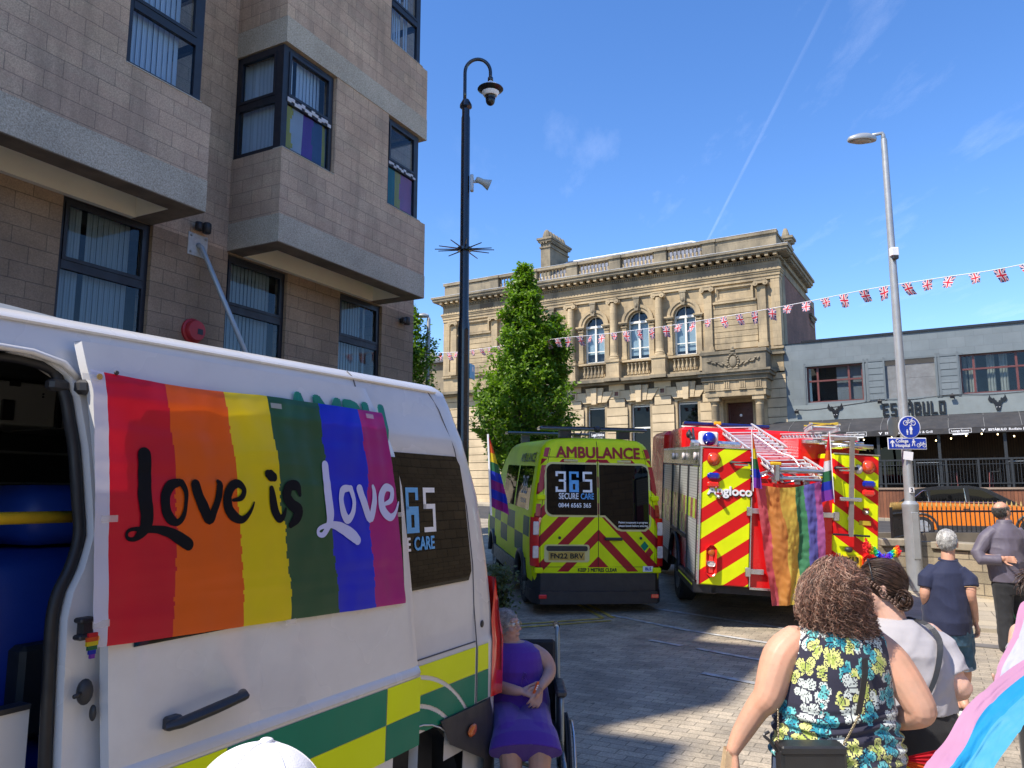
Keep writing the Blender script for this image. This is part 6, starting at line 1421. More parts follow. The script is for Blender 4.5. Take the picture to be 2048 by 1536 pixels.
def rpan(pts,off,th,m,nm,parent=AMB,sub=1):
    g=MB(); n=len(pts); g.add([(x,ro(z,x)-off,z) for x,z in pts]+[(x,ro(z,x)-off+th,z) for x,z in pts],[tuple(range(n)),tuple(reversed(range(n,2*n)))]+[(k,n+k,n+(k+1)%n,(k+1)%n) for k in range(n)]); return g.build(nm,m,parent)
def rrect(x0,x1,z0,z1,r,n=5,corners=(1,1,1,1)):
    P=[]
    for (cx,cz,a0,q) in ((x1-r,z0+r,-90,corners[1]),(x1-r,z1-r,0,corners[2]),(x0+r,z1-r,90,corners[3]),(x0+r,z0+r,180,corners[0])):
        if q:
            for k in range(n+1): a=R(a0+90*k/n); P.append((cx+r*cos(a),cz+r*sin(a)))
        else: P.append((cx+r*(1 if a0 in(-90,0) else -1),cz+r*(1 if a0 in (0,90) else -1)))
    return P
M_trimy=mat('pale_yellow_edging',(.70,.62,.28),.4,0,.1,6)
for sg in (-1,1):
    if sg<0: pts=rrect(-.80,-.02,1.46,2.22,.10,5,(1,0,0,1)); big=rrect(-.83,-.012,1.43,2.25,.12,5,(1,0,0,1))
    else:
        pts=[(.02,1.46),(.10,1.46),(.30,1.27),(.36,1.25),(.72,1.25),(.79,1.30),(.80,1.38),(.80,2.12),(.77,2.19),(.70,2.22),(.02,2.22)]
        big=[(.012,1.43),(.09,1.43),(.28,1.245),(.35,1.22),(.74,1.22),(.815,1.28),(.83,1.36),(.83,2.14),(.79,2.22),(.71,2.25),(.012,2.25)]
    rpan(big,.006,.01,M_trimy,'window_edging'); rpan(pts,.012,.01,M_darkglass,'rear_window')
def rtext(body,size,m,x,z,wd,bold=.0,off=.016,parent=AMB):
    o=text('lettering',body,size,m,parent,(0,0,0),(0,0,0),bold=bold,width=wd,ext=.0005); return wrap(o,lambda c:Vector((x+c.x,ro(z+c.y,x+c.x)-off-c.z,z+c.y)))
M_crim=mat('crimson_lettering',(.33,.01,.015),.4)
rtext('AMBULANCE',.235,M_crim,0.02,2.395,1.32,.008,.008)
logo(-.38,1.80,.62,AMB,lambda z:ro(z)-.012)
rtext('SECURE',.125,M_whitetx,-.465,1.735,.30,.002); rtext('CARE',.125,M_bluetx,-.175,1.735,.20,.002); rtext('0844 6565 365',.09,M_whitetx,-.37,1.60,.50,.002)
rtext('Patient treatment in progress',.045,M_whitetx,.54,1.355,.46,.0008); rtext('please knock before entering',.045,M_whitetx,.54,1.305,.46,.0008)
rpan(rrect(-.83,-.14,.76,1.02,.04),.010,.012,M_trimy,'plate_surround'); rpan(rrect(-.80,-.17,.925,1.0,.03),.022,.02,M_blackpl,'plate_lamp_bar')
PL=rpan([(-.765,.79),(-.215,.79),(-.215,.91),(-.765,.91)],.020,.012,mat('worn_yellow_plate',(.62,.42,.08),.4,0,.2,14,dirt=.4),'number_plate'); rtext('FN22 BRV',.105,M_blacktx,-.49,.85,.50,.003,.026)
rpan([(-.32,.605),(.29,.605),(.29,.685),(-.32,.685)],.010,.008,M_yel,'warning_strip'); rtext('KEEP 3 METRES CLEAR',.072,M_blacktx,-.015,.645,.60,.0025,.014)
rpan([(.70,.62),(.86,.62),(.86,.70),(.70,.70)],.012,.008,M_whitetx,'small_sticker'); rtext('BLS',.06,mat('sticker_blue',(.03,.08,.4),.5),.78,.66,.09,.002,.016)
rpan([(.66,1.0),(.725,1.075),(.79,1.0),(.725,.925)],.010,.006,M_green,'hazard_diamond'); rpan([(.745,.905),(.805,.98),(.865,.905),(.805,.83)],.010,.006,M_redref,'hazard_diamond')
h=MB(); h.box(.09,.37,ro(1.1)-.05,ro(1.1)-.012,1.085,1.13,bev=.012); h.build('door_handle',M_blackpl,AMB); h=MB()
for x in (-.60,.665): h.ell((x,ro(1.12)-.004,1.12),(.022,.01,.022),12,8)
h.build_parts('lock_cover',M_blackpl,AMB,True)
s=MB(); 
for x in (0,): s.tube([(x,ro(z)-.002,z) for z in (.34,.7,1.1,1.35,1.6,2.0,2.3,2.5,2.58)],.005,4)
for sg in (-1,1): s.tube([(sg*(wa(z)-.125),ro(z,.86)+.004,z) for z in (.34,.7,1.1,1.35,1.6,2.0,2.3,2.45)],.0045,4)
s.tube([(-.85,.003,.69),(.85,.003,.69)],.003,4); s.tube([(-.80,ro(2.32)+.006,2.325),(.80,ro(2.32)+.006,2.325)],.004,4); s.build('door_seam',mat('dark_gap',(.03,.03,.02),.8),AMB)
for sg in (-1,1):
    mb=MB(); V=[]
    for z,o_ in ((.70,.0),(.85,.0),(1.05,.005),(1.25,.008),(1.42,.01)): V+=[(sg*(wa(z)-.10-.03*(z>1.3)),ro(z)-.022,z),(sg*(wa(z)+.004),ro(z)+.02,z),(sg*(wa(z)+.014),ro(z)+.14,z)]
    mb.add(V,[(3*j+i,3*j+i+1,3*j+i+4,3*j+i+3) if sg>0 else (3*j+i+3,3*j+i+4,3*j+i+1,3*j+i) for j in range(4) for i in range(2)]); o=mb.build('tail_light',M_redl,AMB,True)
    mb=MB()
    for z0,z1 in ((.82,1.0),(1.16,1.36)): mb.box(sg*(wa(1)-.055)-.045,sg*(wa(1)-.055)+.045,-.027,0,z0,z1,bev=.01)
    mb.build_parts('clear_lens',M_clr,o)
    for z in (.64,1.72): mb=MB(); mb.box(sg*(wa(z)-.09)-.065,sg*(wa(z)-.09)+.065,ro(z)-.035,ro(z)+.05,z-.04,z+.04,bev=.012); mb.build('hinge',M_yel,AMB)
    for z0,z1 in ((1.44,1.62),(1.80,2.2),(2.33,2.47)):
        g=MB(); zz=[z0+(z1-z0)*k/4 for k in range(5)]; V=[]
        for z in zz: V+=[(sg*(wa(z)-.105),ro(z)+.004,z),(sg*(wa(z)-.035),ro(z)+.012,z)]
        g.add(V,[(2*k,2*k+1,2*k+3,2*k+2) for k in range(4)]); g.build('reflective_strip',M_redref,AMB)
    mb=MB(); mb.box(sg*.86-.06,sg*.86+.06,-.095,-.06,.24,.30,bev=.008); mb.build('reflector',M_redl,AMB)
    mb=MB(); mb.cbox((sg*.42,ro(2.27)-.006,2.275),(.22,.02,.035),bev=.008); mb.build('recessed_marker',M_trimy,AMB)
mb=MB()
for (z0,z1,ex) in ((.16,.34,.10),(.34,.60,.05)):
    W=1.0 if z0<.3 else .985; V=[]
    for z in (z0,z1):
        for x,y in ((-W,1.0-.4),(-W,.1),(-W+.1,-ex+.02),(-.5,-ex),(.5,-ex),(W-.1,-ex+.02),(W,.1),(W,.6)): V.append((x,y,z))
    mb.add(V,[(k,k+1,k+9,k+8) for k in range(7)]+[(0,1,2,3,4,5,6,7)[::-1],tuple(range(8,16))])
mb.build('rear_bumper',M_blackpl,AMB,False,auto=40)
mb=MB(); mb.box(-.95,.95,.1,5.2,.28,.5); mb.build('underbody',M_dark,AMB)
for wy in (1.02,4.55):
    for sg in (-1,1): wheel(AMB,(sg*.87,wy,.335),.335,.2,'X')
    mb=MB()
    for sg in (-1,1): mb.tube([(sg*1.012,wy+.42*cos(a),.40+.42*sin(a)) for a in [PI*k/12 for k in range(13)]],.05,6)
    mb.build_parts('wheel_arch',M_blackpl,AMB,True)
for sg in (-1,1):
    mb=MB(); mb.box(sg*1.02-.03,sg*1.02+.03,1.5,4.1,.35,.6,bev=.01); mb.build('side_sill',M_blackpl,AMB)
    g=MB(); zz=(1.50,1.7,1.9,2.1,2.18); V=[]
    for z in zz: V+=[(sg*(wa(z)+.006),.42,z),(sg*(wa(z)+.006),1.75,z)]
    g.add(V,[(2*k,2*k+1,2*k+3,2*k+2) for k in range(4)]); g.build('side_window',M_darkglass,AMB)
    V=[]; g=MB()
    for z in zz: V+=[(sg*(wa(z)+.006),1.9,z),(sg*(wa(z)+.006),3.2,z)]
    g.add(V,[(2*k,2*k+1,2*k+3,2*k+2) for k in range(4)]); g.build('side_window',M_darkglass,AMB)
def ltext(body,size,m,y,z,wd,bold=0):
    o=text('lettering',body,size,m,AMB,(0,0,0),(0,0,0),bold=bold,width=wd,ext=.0005); return wrap(o,lambda c:Vector((-(wa(z+c.y)+.012),y-c.x,z+c.y)))
ltext('AMBULANCE',.20,mat('olive_lettering',(.02,.06,.02),.4),1.15,2.31,1.35,.004)
o=ltext('365',.42,M_whitetx,1.0,1.86,.5,.0); ltext('SECURECARE',.10,M_bluetx,1.0,1.62,.5)
AMB.scale=(1.02,)*3
# light bars and roof rail
for (x0,x1,y,z,nm) in ((-.88,.86,.42,2.745,'rear_light_bar'),):
    mb=MB(); mb.box(x0,x1,y-.12,y+.12,z,z+.055,bev=.02); o=mb.build(nm,mat('smoky_lens',(.07,.09,.12),.15,0,.3,25,coat=1),AMB)
    mb=MB(); mb.box(x0+.05,x1-.05,y-.11,y+.11,z+.055,z+.065); mb.build('top_cover',M_blackpl,o); mb=MB()
    for x in (-.45,.5): mb.box(x-.09,x+.09,y-.08,y+.08,2.63,z); 
    mb.ell((.05,y-.1,z+.03),(.06,.06,.05),10,8); mb.tube([(-.42,y-.12,2.66),(-.35,y-.16,2.70),(-.25,y-.14,2.67),(-.2,y-.1,2.73)],.012,6); mb.build_parts('bar_foot',M_blackpl,o)
mb=MB(); mb.box(-1.0,.6,2.9,3.25,2.76,2.81,bev=.02); mb.box(-.7,-.55,3,3.15,2.6,2.76); mb.box(.3,.45,3,3.15,2.6,2.76); mb.build('front_light_bar',mat('pale_blue_lens',(.07,.10,.13),.2,.2,.1,9,coat=1),AMB)
# ================================================================ FIRE ENGINE
ENG=emp('fire_engine',(3.73,10.9,.06),(R(2.7),R(3.2),R(-4.2)),label='red fire engine with yellow and red chevron rear doors draped with a rainbow flag',cat='fire engine')
ENG.scale=(.975,1,1)
M_echev=chevron('engine_chevrons',.42,.68,.48,(.82,.92,.003),(.70,.008,.010),None,None,.03)
M_roller=bricks('silver_roller_shutter',(.40,.42,.43),(.37,.39,.40),(.12,.12,.13),9,.04,.004,.3,0,.004,.1,1)
M_ered=M_red
HWD=1.22; BZ0,BZ1=.50,2.40
mb=MB()
mb.box(-HWD,-.50,0,.70,BZ0,BZ1,bev=.015); mb.box(.64,1.27,0,.70,BZ0,BZ1,bev=.015); mb.build_parts('rear_cabinet',M_echev,ENG)
mb=MB(); mb.box(-.50,.64,.02,.70,BZ0-.02,1.94); mb.box(-HWD+.02,1.25,.70,4.3,.55,2.30); mb.box(.36,1.25,.7,4.2,2.3,2.62,bev=.02); mb.box(-.5,.64,.25,.7,1.94,2.0); mb.build('body',M_ered,ENG)
mb=MB(); mb.box(-HWD,1.25,4.35,6.6,.45,2.78,bev=.08); mb.box(-1.12,1.14,2.6,4.4,2.28,2.80,bev=.06); mb.build('cab',M_ered,ENG,False)
mb=MB(); mb.box(-1.0,1.0,6.58,6.63,1.5,2.4); mb.build('windscreen',M_darkglass,ENG)
mb=MB(); mb.box(-.49,.63,.0,.03,.47,.50); mb.box(-.50,-.485,-.004,.02,.5,1.94); mb.box(-HWD-.012,-HWD+.01,-.006,4.3,BZ1-.02,BZ1+.02); mb.box(-HWD-.006,-.5,-.008,.01,BZ1-.0,BZ1+.015); mb.box(.64,1.28,-.008,.01,BZ1,BZ1+.015); mb.box(-HWD-.01,-HWD+.015,-.012,.0,BZ0,BZ1); mb.build('edge_trim',M_alu,ENG)
# left side lockers
for k,(y0,y1) in enumerate(((.06,.95),(1.0,1.9),(1.95,2.8),(2.85,4.2))):
    mb=MB(); z0=.55 if k in(0,3) else 1.02; mb.box(-HWD-.012,-HWD,y0,y1,z0,2.12); o=mb.build('roller_shutter',M_roller,ENG)
    mb=MB(); mb.box(-HWD-.03,-HWD-.012,y0,y0+.025,z0,2.14); mb.box(-HWD-.03,-HWD-.012,y1-.025,y1,z0,2.14); mb.box(-HWD-.035,-HWD-.012,y0,y1,z0,z0+.05); mb.build('shutter_frame',M_blackpl,o)
    g=MB(); 
    for q in range(4):
        a=y0+.03+(y1-y0-.06)*q/4; b_=a+(y1-y0-.06)/4
        g.box(-HWD-.016,-HWD-.0125,a,b_,1.38,1.66,(q+k)%2)
        g.box(-HWD-.016,-HWD-.0125,a,b_,1.10,1.38,(q+k+1)%2) if k else None
    g.build('side_check',[mat('maroon_reflective',(.20,.02,.05),.3),mat('lime_reflective',(.33,.48,.02),.3)],o)
mb=MB(); mb.box(-HWD-.02,-HWD+.2,.04,4.25,2.13,2.40,bev=.02); mb.build('side_top_locker',mat('polished_panel',(.55,.55,.53),.18,.85,.1,4),ENG)
for y in (.25,1.4,2.6):
    mb=MB(); mb.lathe([(.0,0),(.05,0),(.06,.03),(.05,.05),(.0,.05)],seg=14,M=Matrix.Translation((-HWD-.02,y,2.27))@Matrix.Rotation(R(-90),4,'Y')); mb.build('scene_light',M_clr,ENG,True)
mb=MB(); mb.box(-HWD-.05,-HWD+.3,.1,1.6,.36,.54,bev=.02); mb.box(-HWD-.03,-HWD+.3,3.0,4.3,.36,.54,bev=.02); mb.build_parts('side_skirt',M_blackpl,ENG)
mb=MB(); mb.tube([(-HWD-.04,.15,.47),(-HWD-.04,1.5,.47)],.018,6); mb.build('side_step_edge',M_yel,ENG)
mb=MB(); mb.box(-1.0,1.0,.1,6.2,.38,.55); mb.box(-1.15,1.2,.3,.8,.42,.52); mb.build('chassis',M_dark,ENG)
wheel(ENG,(-1.02,2.35,.355),.47,.28,'X',mat('grey_rim',(.35,.40,.40),.4,.3,.1,5)); wheel(ENG,(1.02,2.35,.469),.47,.28,'X',M_alu); wheel(ENG,(-1.02,5.6,.37),.47,.28,'X',M_alu); wheel(ENG,(1.02,5.6,.48),.47,.28,'X',M_alu)
mb=MB()
for sg in (-1,1): mb.tube([(sg*(HWD+.01),2.35+.58*cos(a),.42+.58*sin(a)) for a in [PI*k/12 for k in range(13)]],.04,6)
mb.build_parts('wheel_arch',M_blackpl,ENG,True)
# lamps and fittings on the rear doors
M_amb_r=mat('red_amber_lens',(.62,.06,.01),.15,0,.25,22,coat=1); M_blens=mat('blue_lens',(.004,.02,.35),.12,0,.2,20,coat=1)
RX=Matrix.Rotation(R(90),4,'X')
for x in (-1.04,1.12):
    mb=MB(); mb.lathe([(.0,.055),(.055,.05),(.085,.02),(.09,0)][::-1],seg=22,M=Matrix.Translation((x,-.002,2.24))@RX); mb.build('indicator',M_amb_r,ENG,True)
    mb=MB(); mb.lathe([(.098,0),(.098,.012),(.088,.014)],seg=22,M=Matrix.Translation((x,-.001,2.24))@RX); mb.build('lamp_ring',M_redref,ENG,True)
    mb=MB(); mb.box(x-.09,x+.09,-.06,0,1.96,2.05,bev=.025); mb.build('blue_flasher',M_blens,ENG); mb=MB(); mb.box(x-.09,x+.09,-.05,0,1.84,1.93,bev=.025); mb.build('red_flasher',M_redl,ENG)
    mb=MB(); mb.box(x-.075,x+.075,-.03,0,.62,1.05,bev=.05); o=mb.build('tail_lamp_cluster',M_redl,ENG); mb=MB(); mb.box(x-.055,x+.055,-.042,-.028,.76,.83,bev=.02); mb.build_parts('clear_lens',M_clr,o); mb=MB(); mb.ell((x,-.03,.95),(.05,.014,.05),12,8); mb.build('amber_lens',M_orgl,o,True)
def grab(x,z,sgn=1):
    mb=MB(); mb.tube([(x-.14,-.01,z+.0),(x-.14,-.07,z+.012),(x+.14,-.07,z+.012),(x+.14,-.01,z+.0)],.022,8); o=mb.build('grab_handle',M_blackpl,ENG,True); mb=MB(); mb.box(x-.10,x+.10,-.075,-.02,z-.035,z-.01,bev=.01); mb.build('handle_light',M_alu,o)
grab(-.66,2.20); grab(.80,2.20)
def rimg(x,z):
    mb=MB(); mb.box(x-.05,x+.05,-.05,0,z-.02,z+.02); mb.build('latch_plate',M_blackpl,ENG)
for x,z in ((-.97,1.72),(1.08,1.62)):
    mb=MB(); mb.lathe([(.035,0),(.04,.03),(.025,.05),(.025,.09),(0,.1)],seg=12,M=Matrix.Translation((x,0,z))@RX); mb.build('lock',M_alu,ENG,True); mb=MB(); mb.box(x-.03,x+.05,-.03,0,z+.03,z+.055); mb.build('lock_tab',M_redref,ENG)
mb=MB(); mb.box(1.0,1.16,-.012,0,1.44,1.50); mb.build('key_plate',mat('yellow_tag',(.6,.42,.03),.5),ENG)
for z in (1.55,.72):
    for x0,x1,s_ in ((-.56,-.30,1),(.50,.72,-1)):
        mb=MB(); mb.box(x0,x1,-.022,0,z-.035,z+.035,bev=.006); mb.box(x0+(0 if s_>0 else x1-x0-.075),x0+(.075 if s_>0 else x1-x0),-.04,0,z-.07,z+.05,bev=.006); mb.build('hinge',M_alu,ENG)
mb=MB(); mb.lathe([(.0,.05),(.05,.03),(.07,.0)][::-1],seg=18,M=Matrix.Translation((.98,-.005,2.20))@RX); mb.build('reversing_camera',M_clr,ENG,True)
o=text('lettering','Angloco',.17,M_whitetx,ENG,(-.80,-.012,1.80),bold=.006,width=.62,ext=.006); o2=text('lettering_shadow','Angloco',.17,M_blacktx,ENG,(-.79,-.004,1.788),bold=.009,width=.63,ext=.002)
# gantry post on the right door
mb=MB(); mb.box(.835,.895,-.10,-.06,1.28,2.62); mb.box(.80,.93,-.09,.9,2.60,2.64); mb.box(.845,.885,-.06,0,1.5,1.54); mb.build('gantry_post',mat('grey_post',(.27,.25,.24),.4,.4,.1,9),ENG)
mb=MB(); mb.tube([(.62,-.08,1.30),(1.12,-.08,1.30)],.015,6); mb.build('gantry_handle',M_black,ENG); mb=MB(); mb.box(.70,1.0,-.12,-.05,1.76,1.81,bev=.01); mb.build('clamp',M_alu,ENG)
mb=MB(); mb.tube([(.62,.05,2.52),(1.2,.05,2.52)],.03,8); mb.tube([(.62,.3,2.50),(1.2,.3,2.50)],.025,8); mb.build('cross_tube',M_alu,ENG,True)
pl_=emp('number_plate',(0,0,0),parent=ENG); mb=MB(); mb.box(.74,1.02,-.02,-.004,.80,1.02,bev=.006); mb.build('plate',mat('plate_yellow',(.68,.46,.02),.4,0,.1,9),pl_); text('lettering','FX13',.10,M_blacktx,pl_,(.88,-.025,.96),bold=.003,width=.22); text('lettering','YHB',.10,M_blacktx,pl_,(.88,-.025,.86),bold=.003,width=.2)
mb=MB(); mb.ell((.85,-.04,1.10),(.06,.05,.04),10,8); mb.build('plate_lamp',M_blackpl,ENG,True)
# roof gear: blue beacon, light bar, mast, hose reel clutter
mb=MB(); mb.box(-1.08,-.80,.95,1.15,2.44,2.66,bev=.02); mb.build('beacon_box',M_whitetx,ENG); mb=MB(); mb.lathe([(0,.07),(.07,.06),(.105,.02),(.105,0)][::-1],seg=20,M=Matrix.Translation((-.94,.95,2.55))@RX); mb.build('blue_beacon',M_blens,ENG,True)
mb=MB(); mb.box(-1.2,-.4,1.2,1.3,2.40,2.43); mb.box(-.80,-.45,.9,1.25,2.42,2.50,bev=.02); mb.box(-1.2,-1.08,.9,1.2,2.42,2.5,bev=.02); mb.tube([(-1.2,1.1,2.5),(-.45,1.1,2.5)],.03,8); mb.build('mast_mount',M_alu,ENG)
mb=MB(); mb.box(-.98,.62,3.4,3.65,2.86,2.93,bev=.02); o=mb.build('roof_light_bar',mat('dark_blue_bar',(.004,.012,.12),.15,0,.1,8,coat=1),ENG)
mb=MB(); mb.tube([(-1.15,.9,2.42),(-1.1,1.5,2.62),(-1.0,2.2,2.75)],.02,6); mb.tube([(-1.18,1.0,2.44),(-1.14,1.7,2.70)],.018,6); mb.ell((-1.17,1.5,2.62),(.05,.08,.06),8,6); mb.ell((-1.17,1.2,2.55),(.04,.05,.04),8,6); mb.build('side_fittings',M_blackpl,ENG,True)
rnd=random.Random(11)
mb=MB()
for k in range(34):
    x=rnd.uniform(-.45,.6);y=rnd.uniform(.05,.6);z=rnd.uniform(1.95,2.08); mb.tube([(x,y,z),(x+rnd.uniform(-.25,.25),y+rnd.uniform(-.15,.15),z+rnd.uniform(-.03,.10))],rnd.choice([.008,.014,.02]),6)
for k in range(12): x=rnd.uniform(-.42,.58);y=rnd.uniform(.05,.5); mb.cbox((x,y,1.99),(rnd.uniform(.04,.1),rnd.uniform(.04,.1),rnd.uniform(.04,.1)))
mb.build('deck_fittings',M_steel,ENG)
mb=MB(); P=[(-.48+.05*sin(k*.9),.1+.12*cos(k*.9),1.98+.012*k) for k in range(34)]; mb.tube(crom(P,3),.016,7); mb.build('coiled_hose',mat('violet_hose',(.09,.06,.22),.5,0,.1,8),ENG,True)
# ladders are things of their own, carried on the engine
M_lad=mat('ladder_aluminium',(.62,.65,.68),.45,.35,.1,9)
def ladder(name,a,b,wv,rungs,lab,sect=2,par=ENG.matrix_basis):
    "a,b: centre line ends (engine coordinates), wv: half width vector"
    e=emp(name,(0,0,0),label=lab,cat='ladder',group='ladders on the fire engine')
    Mx=Matrix.Translation((3.73,10.9,.06))@Euler((R(2.7),R(3.2),R(-4.2))).to_matrix().to_4x4()
    a=Vector(a);b=Vector(b);wv=Vector(wv); up=wv.cross(b-a).normalized(); up=up if up.z>0 else -up
    for s_ in range(sect):
        W=wv*(1-.14*s_); of=up*(-.075*s_)
        for sg in (-1,1):
            mb=MB(); p=a+W*sg+of; q=b+W*sg+of; d=(q-p); n=14; 
            wn=W.normalized()*.014
            for (h0,h1) in ((-.05,-.03),(.03,.05)):
                V=[p+wn+up*h0,p-wn+up*h0,p-wn+up*h1,p+wn+up*h1]; V+= [v+d for v in V]; mb.add(V,[(0,1,2,3),(7,6,5,4),(0,4,5,1),(1,5,6,2),(2,6,7,3),(3,7,4,0)])
            for k in range(n): # lattice between the two flanges
                u0=p+d*(k/n); u1=p+d*((k+.55)/n); mb.tube([u0-up*.03,u1+up*.03],.006,4); mb.tube([u1+up*.03,p+d*((k+1)/n)-up*.03],.006,4)
            o=mb.build('side_rail',M_lad,e); o.matrix_local=Mx
        mb=MB()
        for k in range(rungs):
            t=(k+.5)/rungs; c_=a+(b-a)*t+of; mb.tube([c_-W,c_+W],.014,6)
        o=mb.build('rungs',M_lad,e); o.matrix_local=Mx
    return e,Mx
e,Mx=ladder('extension_ladder',(.20,-.02,2.10),(-.13,3.0,2.86),(.31,.01,.02),15,'long silver extension ladder sloping down over the engine rear between the two doors',2)
mb=MB(); mb.box(-.18,-.12,-.08,.02,1.98,2.20,bev=.01); mb.box(.50,.56,-.08,.02,1.98,2.20,bev=.01); mb.tube([(-.12,-.03,2.14),(.5,-.03,2.14)],.03,8); mb.tube([(-.12,-.03,2.02),(.5,-.03,2.02)],.02,8); o=mb.build('ladder_foot',M_steel,e); o.matrix_local=Mx
mb=MB(); mb.cbox((-.16,.0,2.22),(.14,.1,.05),bev=.012); mb.cbox((-.42,3.0,2.90),(.12,.1,.06),bev=.012); o=mb.build('yellow_clip',mat('yellow_plastic',(.75,.45,.02),.4),e); o.matrix_local=Mx
mb=MB(); mb.tube(crom([(.0,2.2,2.72),(.02,1.4,2.56),(.12,.9,2.40),(.20,.5,2.33),(.22,.2,2.2)],5),.011,6); o=mb.build('halyard',M_whitetx,e,True); o.matrix_local=Mx
e,Mx=ladder('roof_ladder',(.82,.35,2.66),(.86,3.2,2.72),(.26,0,0),11,'upper of the silver ladders stacked above the right rear door',2)
e,Mx=ladder('short_ladder',(.70,.6,2.80),(1.3,3.0,2.84),(.20,0,0),8,'top silver ladder with yellow straps on the right of the engine roof',1)
mb=MB(); mb.box(.55,1.0,.85,.88,2.85,2.87); mb.box(.75,1.2,1.8,1.83,2.86,2.88); mb.box(.86,.88,.6,1.9,2.86,2.875); o=mb.build('yellow_strap',mat('yellow_webbing',(.70,.50,.05),.7),e); o.matrix_local=Mx
mb=MB(); mb.box(.40,1.25,.5,2.6,2.54,2.60,bev=.01); o=mb.build('ladder_gantry',M_alu,ENG)
# rainbow pennants on the engine and on the white van
PEN=[C_red,C_or,C_ye,C_gr,C_bl,C_vi]
def pennant(x,y,z0,z1,wd,lab,mats,side=1,lean=0,fan=.35,pole=M_whitetx,twist=0):
    e=emp('pennant_flag',(x,y,z0),label=lab,cat='flag'); h=z1-z0
    mb=MB(); mb.tube([(0,0,-.05),(lean*h,0,h)],.006,5); mb.build('stick',pole,e)
    mb=MB(); nu,nv=12,40
    for j in range(nv+1):
        v=j/nv
        for i in range(nu+1):
            u=i/nu; wl=wd*(v**.85)*(1-.25*max(0,v-.8)*5*.4); X=lean*h*(1-v)+side*u*wl*cos(twist); Y=.035*sin(u*7+v*3)*v+u*wl*sin(twist); Z=h*(1-v)-u*.10*h*fan*(v); mb.v.append((X,Y,Z))
    for j in range(nv):
        for i in range(nu): a=j*(nu+1)+i; mb.f.append((a,a+1,a+nu+2,a+nu+1)); mb.m.append(min(len(mats)-1,int((j+.5)/nv*len(mats)*.999)))
    mb.build('cloth',mats,e,True); return e
pennant(3.30,10.62,1.95,2.74,.13,'slim rainbow pennant beside the left rear door of the fire engine',PEN,1,.02,.2)
pennant(4.40,10.62,1.80,2.72,-.20,'rainbow pennant with white print beside the right rear door of the fire engine',[C_red,C_red,C_or,C_wh,C_gr,C_bl,C_vi],1,-.01,.6)
pennant(-.115,4.315,1.80,2.20,.11,'rainbow pennant flying from the rear corner of the white van',[C_red,C_or,C_ye,C_gr,C_bl,C_pu,C_bl,C_pu],1,-.05,1.2)
# big faded rainbow flag draped down the engine rear
FC=[cloth('faded_red',(.60,.10,.13),.4),cloth('faded_orange',(.62,.27,.06),.4),cloth('faded_yellow',(.66,.52,.08),.4),cloth('faded_green',(.06,.27,.12),.4),cloth('faded_blue',(.14,.14,.50),.4),cloth('faded_pink',(.45,.12,.38),.4)]
mb=MB(); nu,nv=90,60
for j in range(nv+1):
    v=j/nv
    for i in range(nu+1):
        u=i/nu; tl=Vector((3.36,2.0)); tr=Vector((4.26,2.04)); bl=Vector((3.52,.36)); br=Vector((4.28,.40))
        top=tl.lerp(tr,u)-Vector((0,.05*sin(PI*u)*1.4)); bot=bl.lerp(br,u); p=top.lerp(bot,v)
        fold=(.02+.035*abs(noise.noise(Vector((u*2.2,v*1.5,9)))))*sin(u*17+v*3.2+4*noise.noise(Vector((u*2.5,v*2.5,0))))*(.35+.65*v)+.03*sin(u*9-v*3)+.016*noise.noise(Vector((u*9-v*6,v*20,3)))+.010*noise.noise(Vector((u*22+v*9,v*30,6)))
        xo=.03*noise.noise(Vector((u*3,v*3,5)))*2*(u*(1-u)*4)
        mb.v.append((p.x+xo+.05*u*(1-u)*sin(v*4),10.76-.05-fold,p.y))
for j in range(nv):
    for i in range(nu):
        a=j*(nu+1)+i; mb.f.append((a,a+1,a+nu+2,a+nu+1)); u=(i+.5)/nu; v=(j+.5)/nv; uu=u+.05*(v-.5)*(1 if u>.3 else .5)+.01*sin(v*12); mb.m.append(max(0,min(5,[k for k,b in enumerate((.13,.36,.58,.73,.88,9)) if uu<b][0])))
o=mb.build('draped_rainbow_flag',FC,None,True); tag(o,'large creased rainbow flag hanging down the rear of the fire engine','flag')
# ================================================================ PEOPLE
def skin(name,c,red=.3):
    m,nt,b=mk(name); oc=coord(nt); k=ramp(nt,noi(nt,oc,9,5,.6),[(.35,tuple(x*.86 for x in c)),(.65,(min(1,c[0]*1.08),c[1]*.98,c[2]*.94))]); 
    k=mix(nt,ramp(nt,noi(nt,oc,60,3,.7),[(.55,g1(0)),(.75,g1(.25))]),k,(c[0]*.85,c[1]*.55,c[2]*.45)); nt.links.new(k,b.inputs['Base Color']); b.inputs['Roughness'].default_value=.5
    b.inputs['Subsurface Weight'].default_value=.12; b.inputs['Subsurface Radius'].default_value=(.02,.008,.004); b.inputs['Subsurface Scale'].default_value=.4; bump(nt,b,noi(nt,oc,220,2),.0006,.35); return m
def fabric(name,c,var=.12,bs=350,rough=.85,sheen=.15,ws=6,bd=.0009):
    m,nt,b=mk(name); oc=coord(nt); k=mix(nt,1,c4(c),ramp(nt,noi(nt,oc,ws,4,.6),[(.3,g1(1-var)),(.7,g1(1+var*.5))]),'MULTIPLY'); nt.links.new(k,b.inputs['Base Color']); b.inputs['Roughness'].default_value=rough; b.inputs['Sheen Weight'].default_value=sheen
    bump(nt,b,mix(nt,.5,noi(nt,oc,bs,2),noi(nt,coord(nt,'Object',(4,4,18)),2.5,3)),bd*6,.35); return m
SK1=skin('warm_skin',(.62,.36,.25)); SK2=skin('pale_skin',(.66,.43,.34)); SK3=skin('ruddy_skin',(.58,.33,.23))  # each skin is one base tone, varied only by noise
SK4=skin('elderly_skin',(.52,.31,.24))
